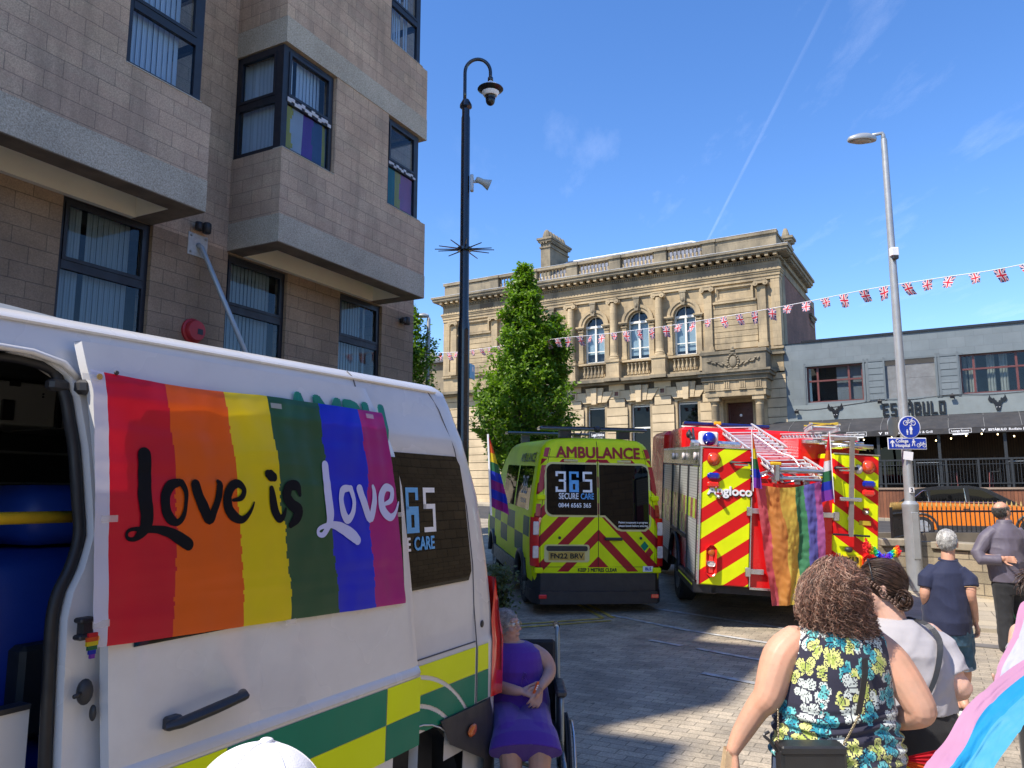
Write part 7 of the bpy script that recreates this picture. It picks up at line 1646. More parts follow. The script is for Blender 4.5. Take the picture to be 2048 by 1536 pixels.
M_jean=fabric('blue_denim',(.035,.065,.14),.35,500,.85,.1,14); M_blk=fabric('black_trouser_cloth',(.012,.013,.016),.15); M_shoe=mat('dark_shoe',(.03,.028,.026),.45,0,.2,9); M_sneak=mat('white_trainer',(.7,.7,.7),.6,0,.1,12)
M_eyew=mat('eye_white',(.7,.68,.65),.2,0,.05,9,coat=1); M_iris=mat('dark_iris',(.04,.03,.02),.1,coat=1)
V=Vector
def hand(mb,w_,d,n,th=1,curl=.5,s=1.0,spread=.06):
    w_=V(w_);d=V(d).normalized();n=V(n);n=(n-d*n.dot(d)).normalized();b=d.cross(n).normalized()*th
    L_=.088*s
    for k in range(4):
        t=(k-1.5)/1.5; base=w_+b*t*.012*s; tip=w_+d*L_+b*t*.031*s-n*.004*abs(t)*s; mb.tube([base+d*.006*s,base.lerp(tip,.5)+n*.002,tip],[.0125*s,.0135*s,.0115*s],8,round_ends=True)
    for k,fl in enumerate((.068,.077,.071,.056)):
        t=(1.5-k)/1.5; p=w_+d*L_+b*t*.031*s-n*.004*abs(t)*s; dd=(d+b*t*spread).normalized(); P=[p]; a=0
        for q,seg_ in enumerate((.45,.31,.24)):
            a+=curl*(.55 if q==0 else .95)*(1+.15*k*.5); v=(dd*cos(a)+n*sin(a)); P.append(P[-1]+v*fl*seg_*s)
        mb.tube(P,[.0095*s,.0088*s,.008*s,.0068*s],8,round_ends=True)
    p=w_+d*.022*s+b*.030*s+n*.004*s; P=[p]; v=(d*.62+b*.70+n*.25).normalized(); P.append(P[-1]+v*.036*s); v=(d*.85+b*.22+n*(.35+.4*curl)).normalized(); P.append(P[-1]+v*.032*s); P.append(P[-1]+(v+n*.25*curl).normalized()*.024*s)
    mb.tube(P,[.0145*s,.0115*s,.0105*s,.008*s],8,round_ends=True)
def headm(mb,c,rz=0,rx=0,s=1.0,ry=0):
    M=Matrix.Translation(V(c))@Euler((rx,ry,rz),'XYZ').to_matrix().to_4x4()@Matrix.Scale(s,4); q=Euler((rx,ry,rz),'XYZ')
    def e(p,r): mb.ell(tuple(M@V(p)),tuple(x*s for x in r),16,10,rot=q)
    e((0,-.012,.022),(.076,.096,.098)); e((0,.030,-.030),(.062,.062,.086)); e((0,.040,-.072),(.050,.045,.045)); e((0,.066,-.098),(.024,.020,.020))
    e((0,.075,.032),(.052,.022,.020)); e((0,.0,-.07),(.058,.055,.05))
    for x in (-1,1): e((x*.037,.062,-.032),(.024,.026,.022)); e((x*.078,-.006,-.012),(.009,.019,.032)); e((x*.083,-.012,.004),(.006,.013,.017))
    mb.tube([M@V((0,.084,.018)),M@V((0,.104,-.012)),M@V((0,.112,-.028))],[.009*s,.010*s,.0125*s],8,round_ends=True)
    for x in (-1,1): e((x*.010,.100,-.031),(.008,.010,.007))
    e((0,.090,-.060),(.024,.011,.006)); e((0,.089,-.070),(.020,.011,.007))
    return M
def eyes(M,par,brow,gl=False):
    a=MB(); b=MB()
    for x in (-1,1):
        a.ell(tuple(M@V((x*.031,.081,.008))),(.0125,.0125,.0125),10,8); b.ell(tuple(M@V((x*.032,.0915,.008))),(.0055,.0045,.0055),8,6)
    a.build('eyes',M_eyew,par,True); b.build('irises',M_iris,par,True)
    a=MB()
    for x in (-1,1): a.tube([M@V((x*.014,.094,.028)),M@V((x*.032,.093,.034)),M@V((x*.050,.080,.028))],[.003,.0035,.002],5)
    a.build('eyebrows',brow,par)
def limb(mb,P,r,seg=14):
    Q=crom([tuple(p)+(q,) for p,q in zip(P,r)],4); mb.tube([V(q[:3]) for q in Q],[q[3] for q in Q],seg,round_ends=True)
def foldfn(a=.006,sx=7,sz=16,seed=0,zr=None):
    def f(co,n):
        v=noise.noise(V((co.x*sx+seed,co.y*sx,co.z*sz)))+.5*noise.noise(V((co.x*sx*2.3,co.y*sx*2.3+seed,co.z*sz*1.9))); k=1
        if zr: k=max(.15,min(1,1-abs(co.z-zr[0])/zr[1]))
        return (a*.6*v+a*.9*(.35-abs(noise.noise(V((co.x*sx*1.5+co.z*sx,co.y*sx*1.5+seed,co.z*sz*.7-co.x*sz*.5))))*1.6))*k*(1-.7*abs(n.z))
    return f
def shoes(mb,x,y,rz=0,z=0,pitch=0,L_=.27):
    M=Matrix.Translation((x,y,z))@Euler((pitch,0,rz)).to_matrix().to_4x4()
    for p,r in (((0,.10,.03),(.046,.085,.034)),((0,.0,.035),(.040,.07,.04)),((0,.17,.022),(.042,.05,.024))): mb.ell(tuple(M@V(p)),r,12,8,rot=Euler((pitch,0,rz)))
def strands(name,mats,par,paths,r=.0022,seg=3):
    mb=MB(); k=0
    for P in paths:
        k+=1; n=len(P); mb.tube(P,[r*(.65+.7*((k*37)%11)/11)*(1.0-.55*i/n) for i in range(n)],seg,mi=k%len(mats) if isinstance(mats,list) else 0,caps=False)
    return mb.build(name,mats,par,True)
def hairm(name,c,rough=.42): 
    m,nt,b=mk(name); k=mix(nt,1,c4(c),ramp(nt,noi(nt,coord(nt),40,2),[(.3,g1(.6)),(.7,g1(1.3))]),'MULTIPLY'); nt.links.new(k,b.inputs['Base Color']); b.inputs['Roughness'].default_value=rough; b.inputs['Specular IOR Level'].default_value=.6; return m
H_br=[hairm('dark_brown_hair',(.20,.105,.072)),hairm('red_brown_hair',(.34,.16,.105)),hairm('chestnut_hair',(.52,.33,.24)),hairm('near_black_hair',(.10,.052,.038))]
H_b2=[hairm('brown_hair',(.045,.024,.017)),hairm('mid_brown_hair',(.085,.045,.03))]
H_gy=[hairm('silver_hair',(.55,.54,.52)),hairm('grey_hair',(.38,.37,.35)),hairm('white_hair',(.70,.69,.66))]
H_dk=[hairm('grey_black_hair',(.12,.11,.10)),hairm('charcoal_hair',(.06,.055,.05))]
def shorthair(par,M,mats,n,ln,seed,zmin=-.03,front=.045,top=1.0,bald=None,sc_=1.0,flow=(0,-.4,-.8),r=.0016):
    "short hair lying along the skull"
    rnd=random.Random(seed); paths=[]
    fl=V(flow)
    while len(paths)<n:
        a=rnd.uniform(0,2*PI); t=rnd.uniform(-.75,1); s_=math.sqrt(max(0,1-t*t)); d=V((s_*cos(a),s_*sin(a),t)); p=V((0,-.012,.022))+V((d.x*.0775,d.y*.098,d.z*.0995))
        if p.z<zmin-(.05 if p.y<-.03 else 0) or p.y>front+.055*max(0,d.z) : continue
        if abs(p.x)>.068 and p.y>.0 and p.z<.015: continue
        if bald and bald(p): continue
        g=(fl-d*fl.dot(d)); g=g.normalized() if g.length>.01 else V((0,-1,0)); g=(g+V((rnd.gauss(0,.25),rnd.gauss(0,.25),rnd.gauss(0,.25)))).normalized(); L_=ln*rnd.uniform(.6,1.2)
        paths.append([M@p,M@(p+g*L_*.4+d*L_*.22),M@(p+g*L_*.8+d*L_*.25+V((0,0,-L_*.08))),M@(p+g*L_*1.1+d*L_*.12)])
    return strands('hair',mats,par,paths,r*sc_)
def cap_blob(mb,M,r=(.0785,.0985,.1005),z0=-.02):
    mb.ell(tuple(M@V((0,-.014,.024))),r,18,12,rot=M.to_euler())
# ---------------------------------------------------------------- 1. woman with long curly hair
def person(loc,label,cat='person'): return emp('person',loc,label=label,cat=cat)
PW=person((1.24,3.10,0),'woman seen from behind with long curly dark hair and a sleeveless butterfly print top')
mb=MB(); mb.loft([((0,0,.70),.2,.15),((0,0,.80),.235,.165),((0,0,.95),.222,.150),((0,0,1.08),.200,.135),((.01,0,1.20),.19,.125),((.02,0,1.28),.178,.105),((.025,0,1.335),.135,.075),((.03,0,1.37),.07,.06)],seg=26)
limb(mb,[(.03,.0,1.33),(.05,.015,1.42)],[.06,.055]); HM=headm(mb,(.03,.03,1.49),R(-6),R(4))
limb(mb,[(-.145,0,1.30),(-.205,-.01,1.24),(-.262,-.03,1.11),(-.30,-.015,1.06),(-.36,.0,.965),(-.395,.0,.905)],[.062,.070,.058,.047,.038,.027])
hand(mb,(-.397,.0,.90),(-.08,.10,-1),(.9,.4,0),th=-1,curl=.95,s=1.0)
limb(mb,[(.165,0,1.29),(.225,-.02,1.22),(.285,-.07,1.09),(.288,-.06,1.05),(.25,.05,1.0),(.20,.15,.965)],[.062,.070,.060,.052,.042,.028])
hand(mb,(.197,.155,.962),(-.35,.9,-.1),(-.5,-.1,-.8),th=-1,curl=.9)
limb(mb,[(-.10,0,.82),(-.115,.01,.48),(-.12,-.01,.12)],[.115,.075,.045]); limb(mb,[(.10,0,.82),(.12,.04,.48),(.12,.05,.12)],[.115,.075,.045])
remesh(mb,'body',SK1,PW,.0048,3)
# butterfly print: painted on the cloth cell by cell
def hsh(i,j,k): return (math.sin(i*127.1+j*311.7+k*74.7)*43758.5453)%1.0
def bfly(u,v):
    S=.092
    best=0
    i0=math.floor(u/S);j0=math.floor(v/S)
    for i in (i0-1,i0,i0+1):
        for j in (j0-1,j0,j0+1):
            for q in (0,1):
                cx=(i+.5+.42*(hsh(i,j,1+q*9)-.5)+.5*q)*S; cy=(j+.5+.42*(hsh(i,j,2+q*9)-.5)+.5*q)*S; a=hsh(i,j,3+q*9)*6.28; s=S*(.60+.22*hsh(i,j,4+q*9))*(.78 if q else 1)
                if q and hsh(i,j,7)<.25: continue
                dx=(u-cx)/s;dy=(v-cy)/s; X=dx*cos(a)+dy*sin(a);Y=-dx*sin(a)+dy*cos(a); X=abs(X)
                th=math.atan2(Y,X); r=math.hypot(X,Y)
                if r>1: continue
                up=.86*max(0,cos((th-.62)*1.55))**.55; lo=.66*max(0,cos((th+.72)*1.75))**.5
                R_=max(up,lo)
                if r<R_ and X>.03:
                    if r>R_*.90: return 0
                    if abs(((th*3.6+.2)%1)-.5)>.40 and r>.22*R_: return 0
                    k=hsh(i,j,5+q*9); return (1 if r<R_*.62 else 2) if k<.36 else (4 if r<R_*.5 else 3) if k<.70 else (2 if r<R_*.6 else 5) if k<.88 else 5
    return 0
TOPM=[fabric('navy_print_ground',(.022,.022,.045),.1),fabric('teal_print',(.012,.24,.32),.1),fabric('aqua_print',(.14,.50,.50),.1),fabric('pale_yellow_print',(.62,.64,.22),.1),fabric('lime_print',(.38,.46,.10),.1),fabric('off_white_print',(.60,.66,.62),.1)]
mb=MB(); mb.loft([((0,0,.885),.252,.180),((0,0,.93),.248,.175),((0,0,1.02),.232,.162),((.0,0,1.10),.222,.156),((.01,0,1.20),.212,.148),((.02,0,1.265),.200,.134),((.022,0,1.31),.190,.118),((.025,0,1.345),.165,.098),((.03,0,1.375),.10,.078),((.032,0,1.392),.07,.065)],seg=40)
def topfold(co,n):
    s=0
    z=co.z
    if z<1.10: k=min(1,(1.10-z)/.07); s+=.0085*k*sin((z*150+4*noise.noise(V((co.x*5,0,z*9))))+co.x*3)*(.6+.6*noise.noise(V((co.x*4,co.y*4,z*8))))
    s+=.004*noise.noise(V((co.x*9,co.y*9,z*11))); s+=.005*noise.noise(V((co.x*3+3,co.y*5,z*26)))*max(0,min(1,(1.18-z)/.2)); return s
T=remesh(mb,'sleeveless_top',None,PW,.0046,5,topfold)
T.data.materials.clear()
for m_ in TOPM: T.data.materials.append(m_)
for p in T.data.polygons:
    c=p.center; a=math.atan2(c.x-.005,-c.y); p.material_index=bfly(a*.20+3,c.z)
mb=MB(); mb.loft([((0,.0,.72),.20,.165),((0,0,.80),.250,.182),((0,0,.87),.245,.176),((0,0,.925),.232,.162)],seg=30); limb(mb,[(-.105,0,.80),(-.12,.01,.48),(-.125,-.01,.10)],[.128,.09,.072]); limb(mb,[(.105,0,.80),(.125,.04,.48),(.125,.05,.10)],[.128,.09,.072])
o=remesh(mb,'jeans',M_jean,PW,.009,3,foldfn(.005,9,9))
mb=MB()
for k in range(24):
    a=PI+PI*k/24; 
P=[(.246*cos(a),.178*sin(a),.895) for a in [PI*1.02+PI*.96*k/20 for k in range(21)]]; mb.tube(P,.0022,4); P=[(.02+.19*t,-.183-.0*t+.04*t*t*1.2,.862-.028*math.sin(t*2.6)) for t in [k/8 for k in range(9)]]; mb.tube(P,.0018,4); mb.tube([(.03,-.184,.90),(.033,-.186,.80)],.0018,4); mb.build('jean_stitching',mat('gold_thread',(.35,.25,.12),.7),PW)
mb=MB(); shoes(mb,-.125,-.03,R(8)); shoes(mb,.125,.03,R(-8)); mb.build('shoes',M_shoe,PW,True)
# curly mane
rnd=random.Random(21); paths=[]
hc=V((.055,.0,1.50))
def mane(z):
    "centre x and half widths of the hair mass at height z"
    return (lerp1([(1.22,.12),(1.28,.085),(1.34,.042),(1.42,.006),(1.52,.008),(1.60,.022)],z), lerp1([(1.20,.035),(1.27,.085),(1.34,.118),(1.40,.126),(1.47,.122),(1.54,.103),(1.60,.064),(1.635,.02)],z), lerp1([(1.24,.03),(1.30,.055),(1.40,.095),(1.48,.125),(1.55,.12),(1.60,.075),(1.635,.02)],z))
for k in range(3600):
    a=rnd.uniform(0,2*PI); z0=rnd.uniform(1.30,1.625) if k>300 else rnd.uniform(1.56,1.63)
    if sin(a)>.55 and z0<1.58: continue
    cx,rx,ry=mane(z0); rr=rnd.uniform(.78,1.13); L_=rnd.uniform(.09,.20); P=[]; ph=rnd.uniform(0,6.28); cr=rnd.uniform(.006,.013); pit=rnd.uniform(.026,.05); n=int(L_/.0068)
    z=z0; ang=a+rnd.uniform(-.2,.2); 
    for i in range(n):
        z=z0-L_*i/n; 
        if z<1.21: break
        cx,rx,ry=mane(z); g=rr*(1+.03*sin(i*.3+ph)); px_=cx+rx*g*cos(ang); py_=-.03+ry*g*sin(ang); w_=2*PI*(L_*i/n)/pit+ph
        P.append((px_+cr*cos(w_),py_+cr*sin(w_)*.8,z+cr*.45*sin(w_*1.0+1)))
    if len(P)>4: paths.append(P)
for k in range(260): # flyaways
    a=rnd.uniform(PI*.9,PI*2.1); z0=rnd.uniform(1.36,1.64); cx,rx,ry=mane(z0); P=[]; ph=rnd.uniform(0,6)
    for i in range(16): P.append((cx+rx*(1.0+.012*i)*cos(a)+.006*sin(i*.9+ph),-.03+ry*(1+.012*i)*sin(a)+.006*cos(i*.9),z0-.004*i+.004*sin(i*.7+ph)))
    paths.append(P)
strands('curly_hair',H_br,PW,paths,.00125,3)
mb=MB(); mb.loft([((.10,-.03,1.265),.04,.02)]+[((mane(z)[0],-.03,z),mane(z)[1]*.86,mane(z)[2]*.86) for z in (1.30,1.35,1.40,1.46,1.52,1.57,1.60)]+[((.045,-.03,1.622),.02,.02)],seg=20); mb.build('hair_mass',H_br[3],PW,True)
# handbag and strap
HB=emp('handbag',(1.24,3.10,0),label='black leather shoulder bag hanging at the back of the curly haired woman',cat='handbag')
M_leath=mat('black_leather',(.022,.023,.025),.42,0,.2,9,bs=260,bd=.0012,coat=.1)
mb=MB(); mb.box(-.30,-.068,-.262,-.185,.70,.985,bev=.012); mb.build('bag_body',M_leath,HB); mb=MB(); mb.box(-.298,-.07,-.266,-.18,.965,.995,bev=.006); mb.build('zip_edge',M_leath,HB)
mb=MB(); P=[(.055,-.165,1.27),(.045,-.182,1.22),(.028,-.186,1.15),(.008,-.19,1.08)]
for a,b in zip(P,P[1:]):
    a=V(a);b=V(b); w_=V((.012,.002,.002)); mb.add([a-w_,a+w_,b+w_,b-w_,a-w_+V((0,.004,0)),a+w_+V((0,.004,0)),b+w_+V((0,.004,0)),b-w_+V((0,.004,0))],[(0,1,2,3),(7,6,5,4),(0,3,7,4),(1,5,6,2)])
mb.build('leather_strap',M_leath,HB)
mb=MB()
def chain(P,n):
    for k in range(n):
        t=k/n; q=V(P[0]).lerp(V(P[1]),t); mb.ell(tuple(q),(.0045,.003,.0065),6,4,rot=Euler((0,.5*(k%2),1.5*(k%2))))
chain(((.008,-.195,1.08),(-.06,-.215,.99)),16); chain(((-.06,-.215,.99),(-.075,-.225,.95)),6); chain(((-.285,-.2,1.10),(-.295,-.22,.99)),13); mb.build('chain',mat('old_brass_chain',(.45,.38,.25),.3,1,.1,9),HB,True)
mb=MB(); mb.tube(crom([(-.30,-.22,.965),(-.325,-.225,1.0),(-.345,-.22,1.02),(-.325,-.215,1.03)],4),.006,6); mb.build('tassel',M_leath,HB)
PB=emp('paper_bag',(1.24,3.10,0),label='brown paper held in the left hand of the curly haired woman',cat='bag'); mb=MB(); mb.add([(-.425,-.01,.90),(-.385,-.02,.905),(-.35,.0,.62),(-.46,.0,.62),(-.42,.05,.90),(-.385,.04,.905),(-.35,.10,.62),(-.46,.10,.62)],[(0,1,2,3),(5,4,7,6),(4,0,3,7),(1,5,6,2),(3,2,6,7)]); mb.build('bag_paper',mat('kraft_paper',(.55,.40,.24),.8,0,.12,14,bs=60),PB)
# rainbow fan
FN=emp('rainbow_fan',(1.24,3.10,0),label='folding fan with rainbow stripes held low between the two women',cat='fan'); mb=MB(); cols_=[C_bl,C_gr,C_ye,C_or,C_red]
for k in range(30):
    a0=R(-25+110*k/30)-PI/2+.3; a1=R(-25+110*(k+1)/30)-PI/2+.3; c_=V((.20,.0,.885)); q=.008*(k%2)
    def pt(a,r,o): return (c_.x+r*cos(a),c_.y+o-.05,c_.z+r*sin(a))
    mb.add([pt(a0,.045,q),pt(a0,.19,q),pt(a1,.19,.008-q),pt(a1,.045,.008-q)],[(0,1,2,3)],min(4,k//6)); mb.add([pt(a0,.01,q),pt(a0,.045,q),pt(a1,.045,.008-q),pt(a1,.01,.008-q)],[(0,1,2,3)],5)
mb.build('fan_leaf',cols_+[mat('fan_ribs',(.55,.55,.58),.5)],FN)
# ---------------------------------------------------------------- 2. woman in grey tee with rainbow bow
P2=person((1.775,3.60,0),'woman in grey t-shirt with braided brown hair and a rainbow bow, head turned left')
mb=MB(); mb.loft([((.02,0,.75),.17,.15),((.01,0,.93),.165,.14),((.015,0,1.05),.165,.145),((0,0,1.17),.17,.14),((-.015,0,1.25),.15,.11),((-.03,0,1.30),.09,.075)],seg=24)
limb(mb,[(-.04,0,1.27),(-.065,.02,1.37)],[.062,.056]); HM2=headm(mb,(-.085,.03,1.445),R(68),R(-8),1.0)
limb(mb,[(.10,-.01,1.24),(.14,-.03,1.18),(.165,-.07,1.06),(.19,-.07,1.02),(.12,.03,.985),(.02,.14,1.0)],[.055,.058,.052,.048,.038,.026]); hand(mb,(.02,.14,1.0),(-.7,.6,.2),(0,-.3,-1),th=1,curl=.7)
limb(mb,[(-.14,.03,1.24),(-.19,.04,1.12),(-.19,.06,1.02),(-.12,.2,1.0)],[.055,.05,.042,.028]); hand(mb,(-.12,.2,1.0),(.3,.9,.1),(0,0,-1),th=-1,curl=.6)
limb(mb,[(-.06,0,.85),(-.08,.05,.48),(-.09,.1,.12)],[.1,.07,.045]); limb(mb,[(.08,0,.85),(.09,-.05,.48),(.1,-.12,.14)],[.1,.07,.045]); remesh(mb,'body',SK2,P2,.005,3)
eyes(HM2,P2,H_b2[0])
M_tee=fabric('grey_jersey',(.40,.39,.42),.08,600,.9,.2,5)
mb=MB(); mb.loft([((.02,0,.925),.178,.158),((.02,0,1.0),.175,.156),((.02,0,1.08),.182,.160),((0,0,1.17),.188,.155),((-.01,0,1.235),.172,.128),((-.025,0,1.285),.118,.095),((-.035,0,1.312),.075,.07)],seg=32)
mb.tube([(.08,-.005,1.235),(.145,-.03,1.18),(.172,-.068,1.08)],[.07,.071,.068],18); mb.tube([(-.11,.02,1.235),(-.18,.04,1.16),(-.195,.05,1.10)],[.07,.07,.068],18)
def teef(co,n):
    d=noise.noise(V((co.x*5+co.z*13,co.y*4,co.z*9-co.x*15))); return .0065*d+.004*sin((co.z-co.x*.9)*60+3*d)*max(0,min(1,(1.30-co.z)/.12))*.6*(.5+d)
remesh(mb,'t_shirt',M_tee,P2,.005,4,teef)
mb=MB(); mb.loft([((.02,0,.74),.17,.15),((.02,0,.86),.182,.162),((.015,0,.95),.17,.15)],seg=24); limb(mb,[(-.06,0,.80),(-.08,.05,.48),(-.09,.1,.10)],[.11,.085,.065]); limb(mb,[(.085,0,.80),(.09,-.05,.48),(.1,-.12,.12)],[.11,.085,.065]); remesh(mb,'trousers',M_blk,P2,.01,3,foldfn(.004,9,9))
mb=MB(); P=[(-.0,-.02,1.318),(.05,-.10,1.30),(.075,-.142,1.245),(.062,-.164,1.18),(.035,-.172,1.10),(.0,-.172,1.03),(-.05,-.168,.96),(-.09,-.155,.93)]
P=crom(P,3)
for a,b in zip(P,P[1:]):
    a=V(a);b=V(b); w_=V((.011,-.003,.004)); o_=V((0,-.004,0)); mb.add([a-w_+o_,a+w_+o_,b+w_+o_,b-w_+o_],[(0,1,2,3)]); mb.add([a-w_,a+w_,b+w_,b-w_],[(3,2,1,0)]); mb.add([a+w_+o_,a+w_,b+w_,b+w_+o_],[(0,1,2,3)]); mb.add([a-w_+o_,b-w_+o_,b-w_,a-w_],[(0,1,2,3)])
o=mb.build('crossbody_strap',M_leath,None,loc=(1.775,3.60,0)); tag(o,'black strap crossing the back of the grey t-shirt','strap')
mb=MB(); shoes(mb,-.09,.08,R(20)); shoes(mb,.10,-.14,R(10)); mb.build('shoes',M_shoe,P2,True)
# hair: smooth cap, thick wavy roll at the nape, thin plait over the ear
rnd=random.Random(5); paths=[]
for k in range(900):
    a=rnd.uniform(0,2*PI); t=rnd.uniform(-.35,1); s_=math.sqrt(1-t*t); d=V((s_*cos(a),s_*sin(a),t)); p=V((0,-.014,.024))+V((d.x*.081,d.y*.102,d.z*.104))
    if p.y>.05+.03*d.z or (p.z<-.0 and p.y>.01): continue
    fl=V((0,-.75,-.45)); q=V(p); P=[]; ph=rnd.uniform(0,6)
    for i in range(12):
        dd=V(((q.x)/.081,(q.y+.014)/.102,(q.z-.024)/.104)); dd.normalize(); g=fl-dd*fl.dot(dd); g=g.normalized() if g.length>.02 else V((0,0,-1)); q=q+g*.0105; dd=V((q.x,q.y+.014,q.z-.024)); 
        k_=math.sqrt((dd.x/.083)**2+(dd.y/.104)**2+(dd.z/.106)**2); 
        if k_<1: q=V((0,-.014,.024))+dd/k_
        P.append(HM2@(q+V((.0015*sin(i*.9+ph),.0015*cos(i*.8+ph),0))))
    paths.append(P)
for k in range(420): # nape roll, wavy
    a=rnd.uniform(0,2*PI); r_=rnd.uniform(.0,.036); c0=V((rnd.uniform(-.07,.07),-.070,-.060)); ph=rnd.uniform(0,6); P=[]
    for i in range(16):
        t=i/15; ang=a+t*3.2; P.append(HM2@(c0+V((.012*sin(t*9+ph),cos(ang)*(.012+r_)*.8-.012,sin(ang)*(.012+r_)))))
    paths.append(P)
strands('brown_hair',H_b2,P2,paths,.0020,3)
mb=MB(); cap_blob(mb,HM2,(.080,.1,.102)); mb.ell(tuple(HM2@V((0,-.082,-.060))),(.075,.034,.036),14,10,rot=HM2.to_euler()); mb.build('hair_mass',H_b2[0],P2,True)
bpy.data.objects[-1] if False else None
mb=MB()
for k in range(22):
    t=k/21; q=V((-.086,.045-.10*t,.045-.125*t)); mb.ell(tuple(HM2@(q+V((0,.005*(1 if k%2 else -1),0)))),(.0075,.0075,.0065),8,6); q2=V((.086,.045-.10*t,.045-.125*t)); mb.ell(tuple(HM2@(q2+V((0,.005*(1 if k%2 else -1),0)))),(.0075,.0075,.0065),8,6)
mb.build('plait',H_b2[1],P2,True)
BW=emp('rainbow_bow',(1.775,3.60,0),label='furry rainbow bow headband on top of the braided hair',cat='headband')
rnd=random.Random(8)
colr=[mat('fur_'+n_,c_,.9,0,.1,9) for n_,c_ in (('red',(.85,.02,.03)),('orange',(.9,.22,.01)),('yellow',(.9,.75,.02)),('green',(.03,.65,.10)),('aqua',(.03,.5,.75)),('blue',(.02,.08,.85)),('violet',(.30,.06,.75)))]
hb=HM2@V((0,-.045,.118)); mbs=MB()
for sg,tl,ln,wd in ((-1,.055,.085,.034),(1,.028,.062,.026)):
    for k in range(620):
        t=rnd.random(); r_=wd*(.25+.9*t)*math.sqrt(rnd.random()); a=rnd.uniform(0,2*PI); p=hb+V((sg*(.012+ln*t*.85),r_*cos(a)*.6,.012+tl*t+r_*sin(a)*.8)); d=V((sg*.4+rnd.gauss(0,.6),rnd.gauss(0,.6),rnd.gauss(.3,.6))).normalized()*.010
        mbs.tube([p,p+d],[.0032,.0012],3,mi=max(0,min(6,int((1-t)*6.9))),caps=False)
for k in range(160): p=hb+V((rnd.gauss(0,.010),rnd.gauss(0,.010),rnd.gauss(0,.012))); mbs.tube([p,p+V((rnd.gauss(0,1),rnd.gauss(0,1),rnd.gauss(0,1))).normalized()*.011],[.0022,.0008],3,mi=rnd.choice([5,6]),caps=False)
mbs.build('bow',colr,BW); mb=MB(); mb.tube([HM2@V((.084*cos(a),.025-.0*sin(a),.022+.107*sin(a))) for a in [PI*k/18 for k in range(19)]],.004,6); mb.build('band',M_black,BW,True)
# ---------------------------------------------------------------- 3. man in navy polo and denim shorts
P3=person((3.74,6.80,0),'grey haired man walking in navy polo shirt and denim shorts')
fz=R(-35)
mb=MB(); mb.loft([((0,0,.62),.15,.13),((0,.02,.80),.17,.16),((0,.03,.98),.165,.165),((.01,.01,1.14),.165,.135),((.02,0,1.22),.15,.11),((.03,0,1.28),.07,.06)],seg=22)
limb(mb,[(.03,0,1.25),(.04,.01,1.35)],[.058,.055]); HM3=headm(mb,(.048,.02,1.445),fz,R(4),.97)
limb(mb,[(.13,-.06,1.20),(.145,-.10,1.11),(.135,-.12,1.02),(.175,-.07,.92),(.215,-.02,.80)],[.040,.047,.041,.037,.026]); hand(mb,(.218,-.018,.79),(.15,.15,-1),(-.9,.2,.0),th=1,curl=.5)
limb(mb,[(-.13,.02,1.20),(-.175,.0,1.08),(-.19,.0,1.00),(-.13,.10,.88)],[.036,.045,.04,.027]); hand(mb,(-.13,.10,.88),(.3,.5,-.8),(.8,0,.2),th=-1,curl=.5)
limb(mb,[(.08,0,.70),(.115,.05,.44),(.115,.055,.32),(.06,.03,.09)],[.095,.062,.062,.036]); limb(mb,[(-.08,0,.70),(-.02,.08,.43),(-.03,-.08,.32),(-.06,-.25,.17)],[.095,.062,.058,.036]); remesh(mb,'body',SK3,P3,.0065,3)
eyes(HM3,P3,H_gy[1]); shorthair(P3,HM3,H_gy,2600,.014,3,-.035,.05,r=.0017); mb=MB(); cap_blob(mb,HM3,(.0775,.0985,.1)); mb.build('hair_mass',H_gy[1],P3,True)
M_polo=fabric('navy_pique',(.012,.018,.055),.12,700,.8,.1,5)
mb=MB(); mb.loft([((-.01,0,.69),.178,.152),((-.01,.01,.80),.188,.178),((0,.03,.95),.186,.185),((.01,.01,1.10),.188,.150),((.02,0,1.20),.172,.125),((.03,0,1.265),.10,.085),((.035,0,1.30),.068,.064)],seg=30)
mb.tube([(.09,-.05,1.21),(.145,-.095,1.14),(.142,-.115,1.085)],[.065,.068,.066],16); mb.tube([(-.07,.02,1.215),(-.165,.005,1.14),(-.183,.0,1.07)],[.075,.072,.066],16); remesh(mb,'polo_shirt',M_polo,P3,.0065,4,foldfn(.011,5,7,3))
mb=MB(); mb.tube([(.035+.068*cos(a),.005+.064*sin(a),1.302+.010*sin(a*1)) for a in [2*PI*k/20 for k in range(21)]],.012,6,caps=False); mb.build('collar',M_polo,P3,True); mb=MB(); mb.tube([(.1415,-.1155,1.081),(.141,-.1165,1.077)],.0675,20,caps=False); mb.tube([(.035+.075*cos(a),.005+.07*sin(a),1.295) for a in [2*PI*k/20 for k in range(21)]],.0025,4,caps=False); mb.build('tan_piping',mat('tan_piping',(.45,.28,.15),.7),P3)
M_sh=fabric('faded_denim',(.035,.10,.16),.45,500,.85,.1,13)
mb=MB(); mb.loft([((0,0,.60),.15,.14),((0,0,.70),.178,.152),((0,0,.78),.175,.15)],seg=22); mb.tube([(.075,0,.68),(.105,.03,.50),(.115,.05,.41)],[.115,.10,.098],18); mb.tube([(-.075,0,.68),(-.04,.05,.50),(-.02,.075,.43)],[.115,.10,.095],18); remesh(mb,'denim_shorts',M_sh,P3,.0065,3,foldfn(.008,8,10,5))
mb=MB(); mb.tube([(.1115,.048,.43),(.117,.052,.395)],.101,22,caps=False); mb.tube([(-.025,.07,.45),(-.019,.078,.42)],.098,22,caps=False); mb.build('turned_cuff',fabric('pale_denim',(.20,.27,.33),.2),P3,True)
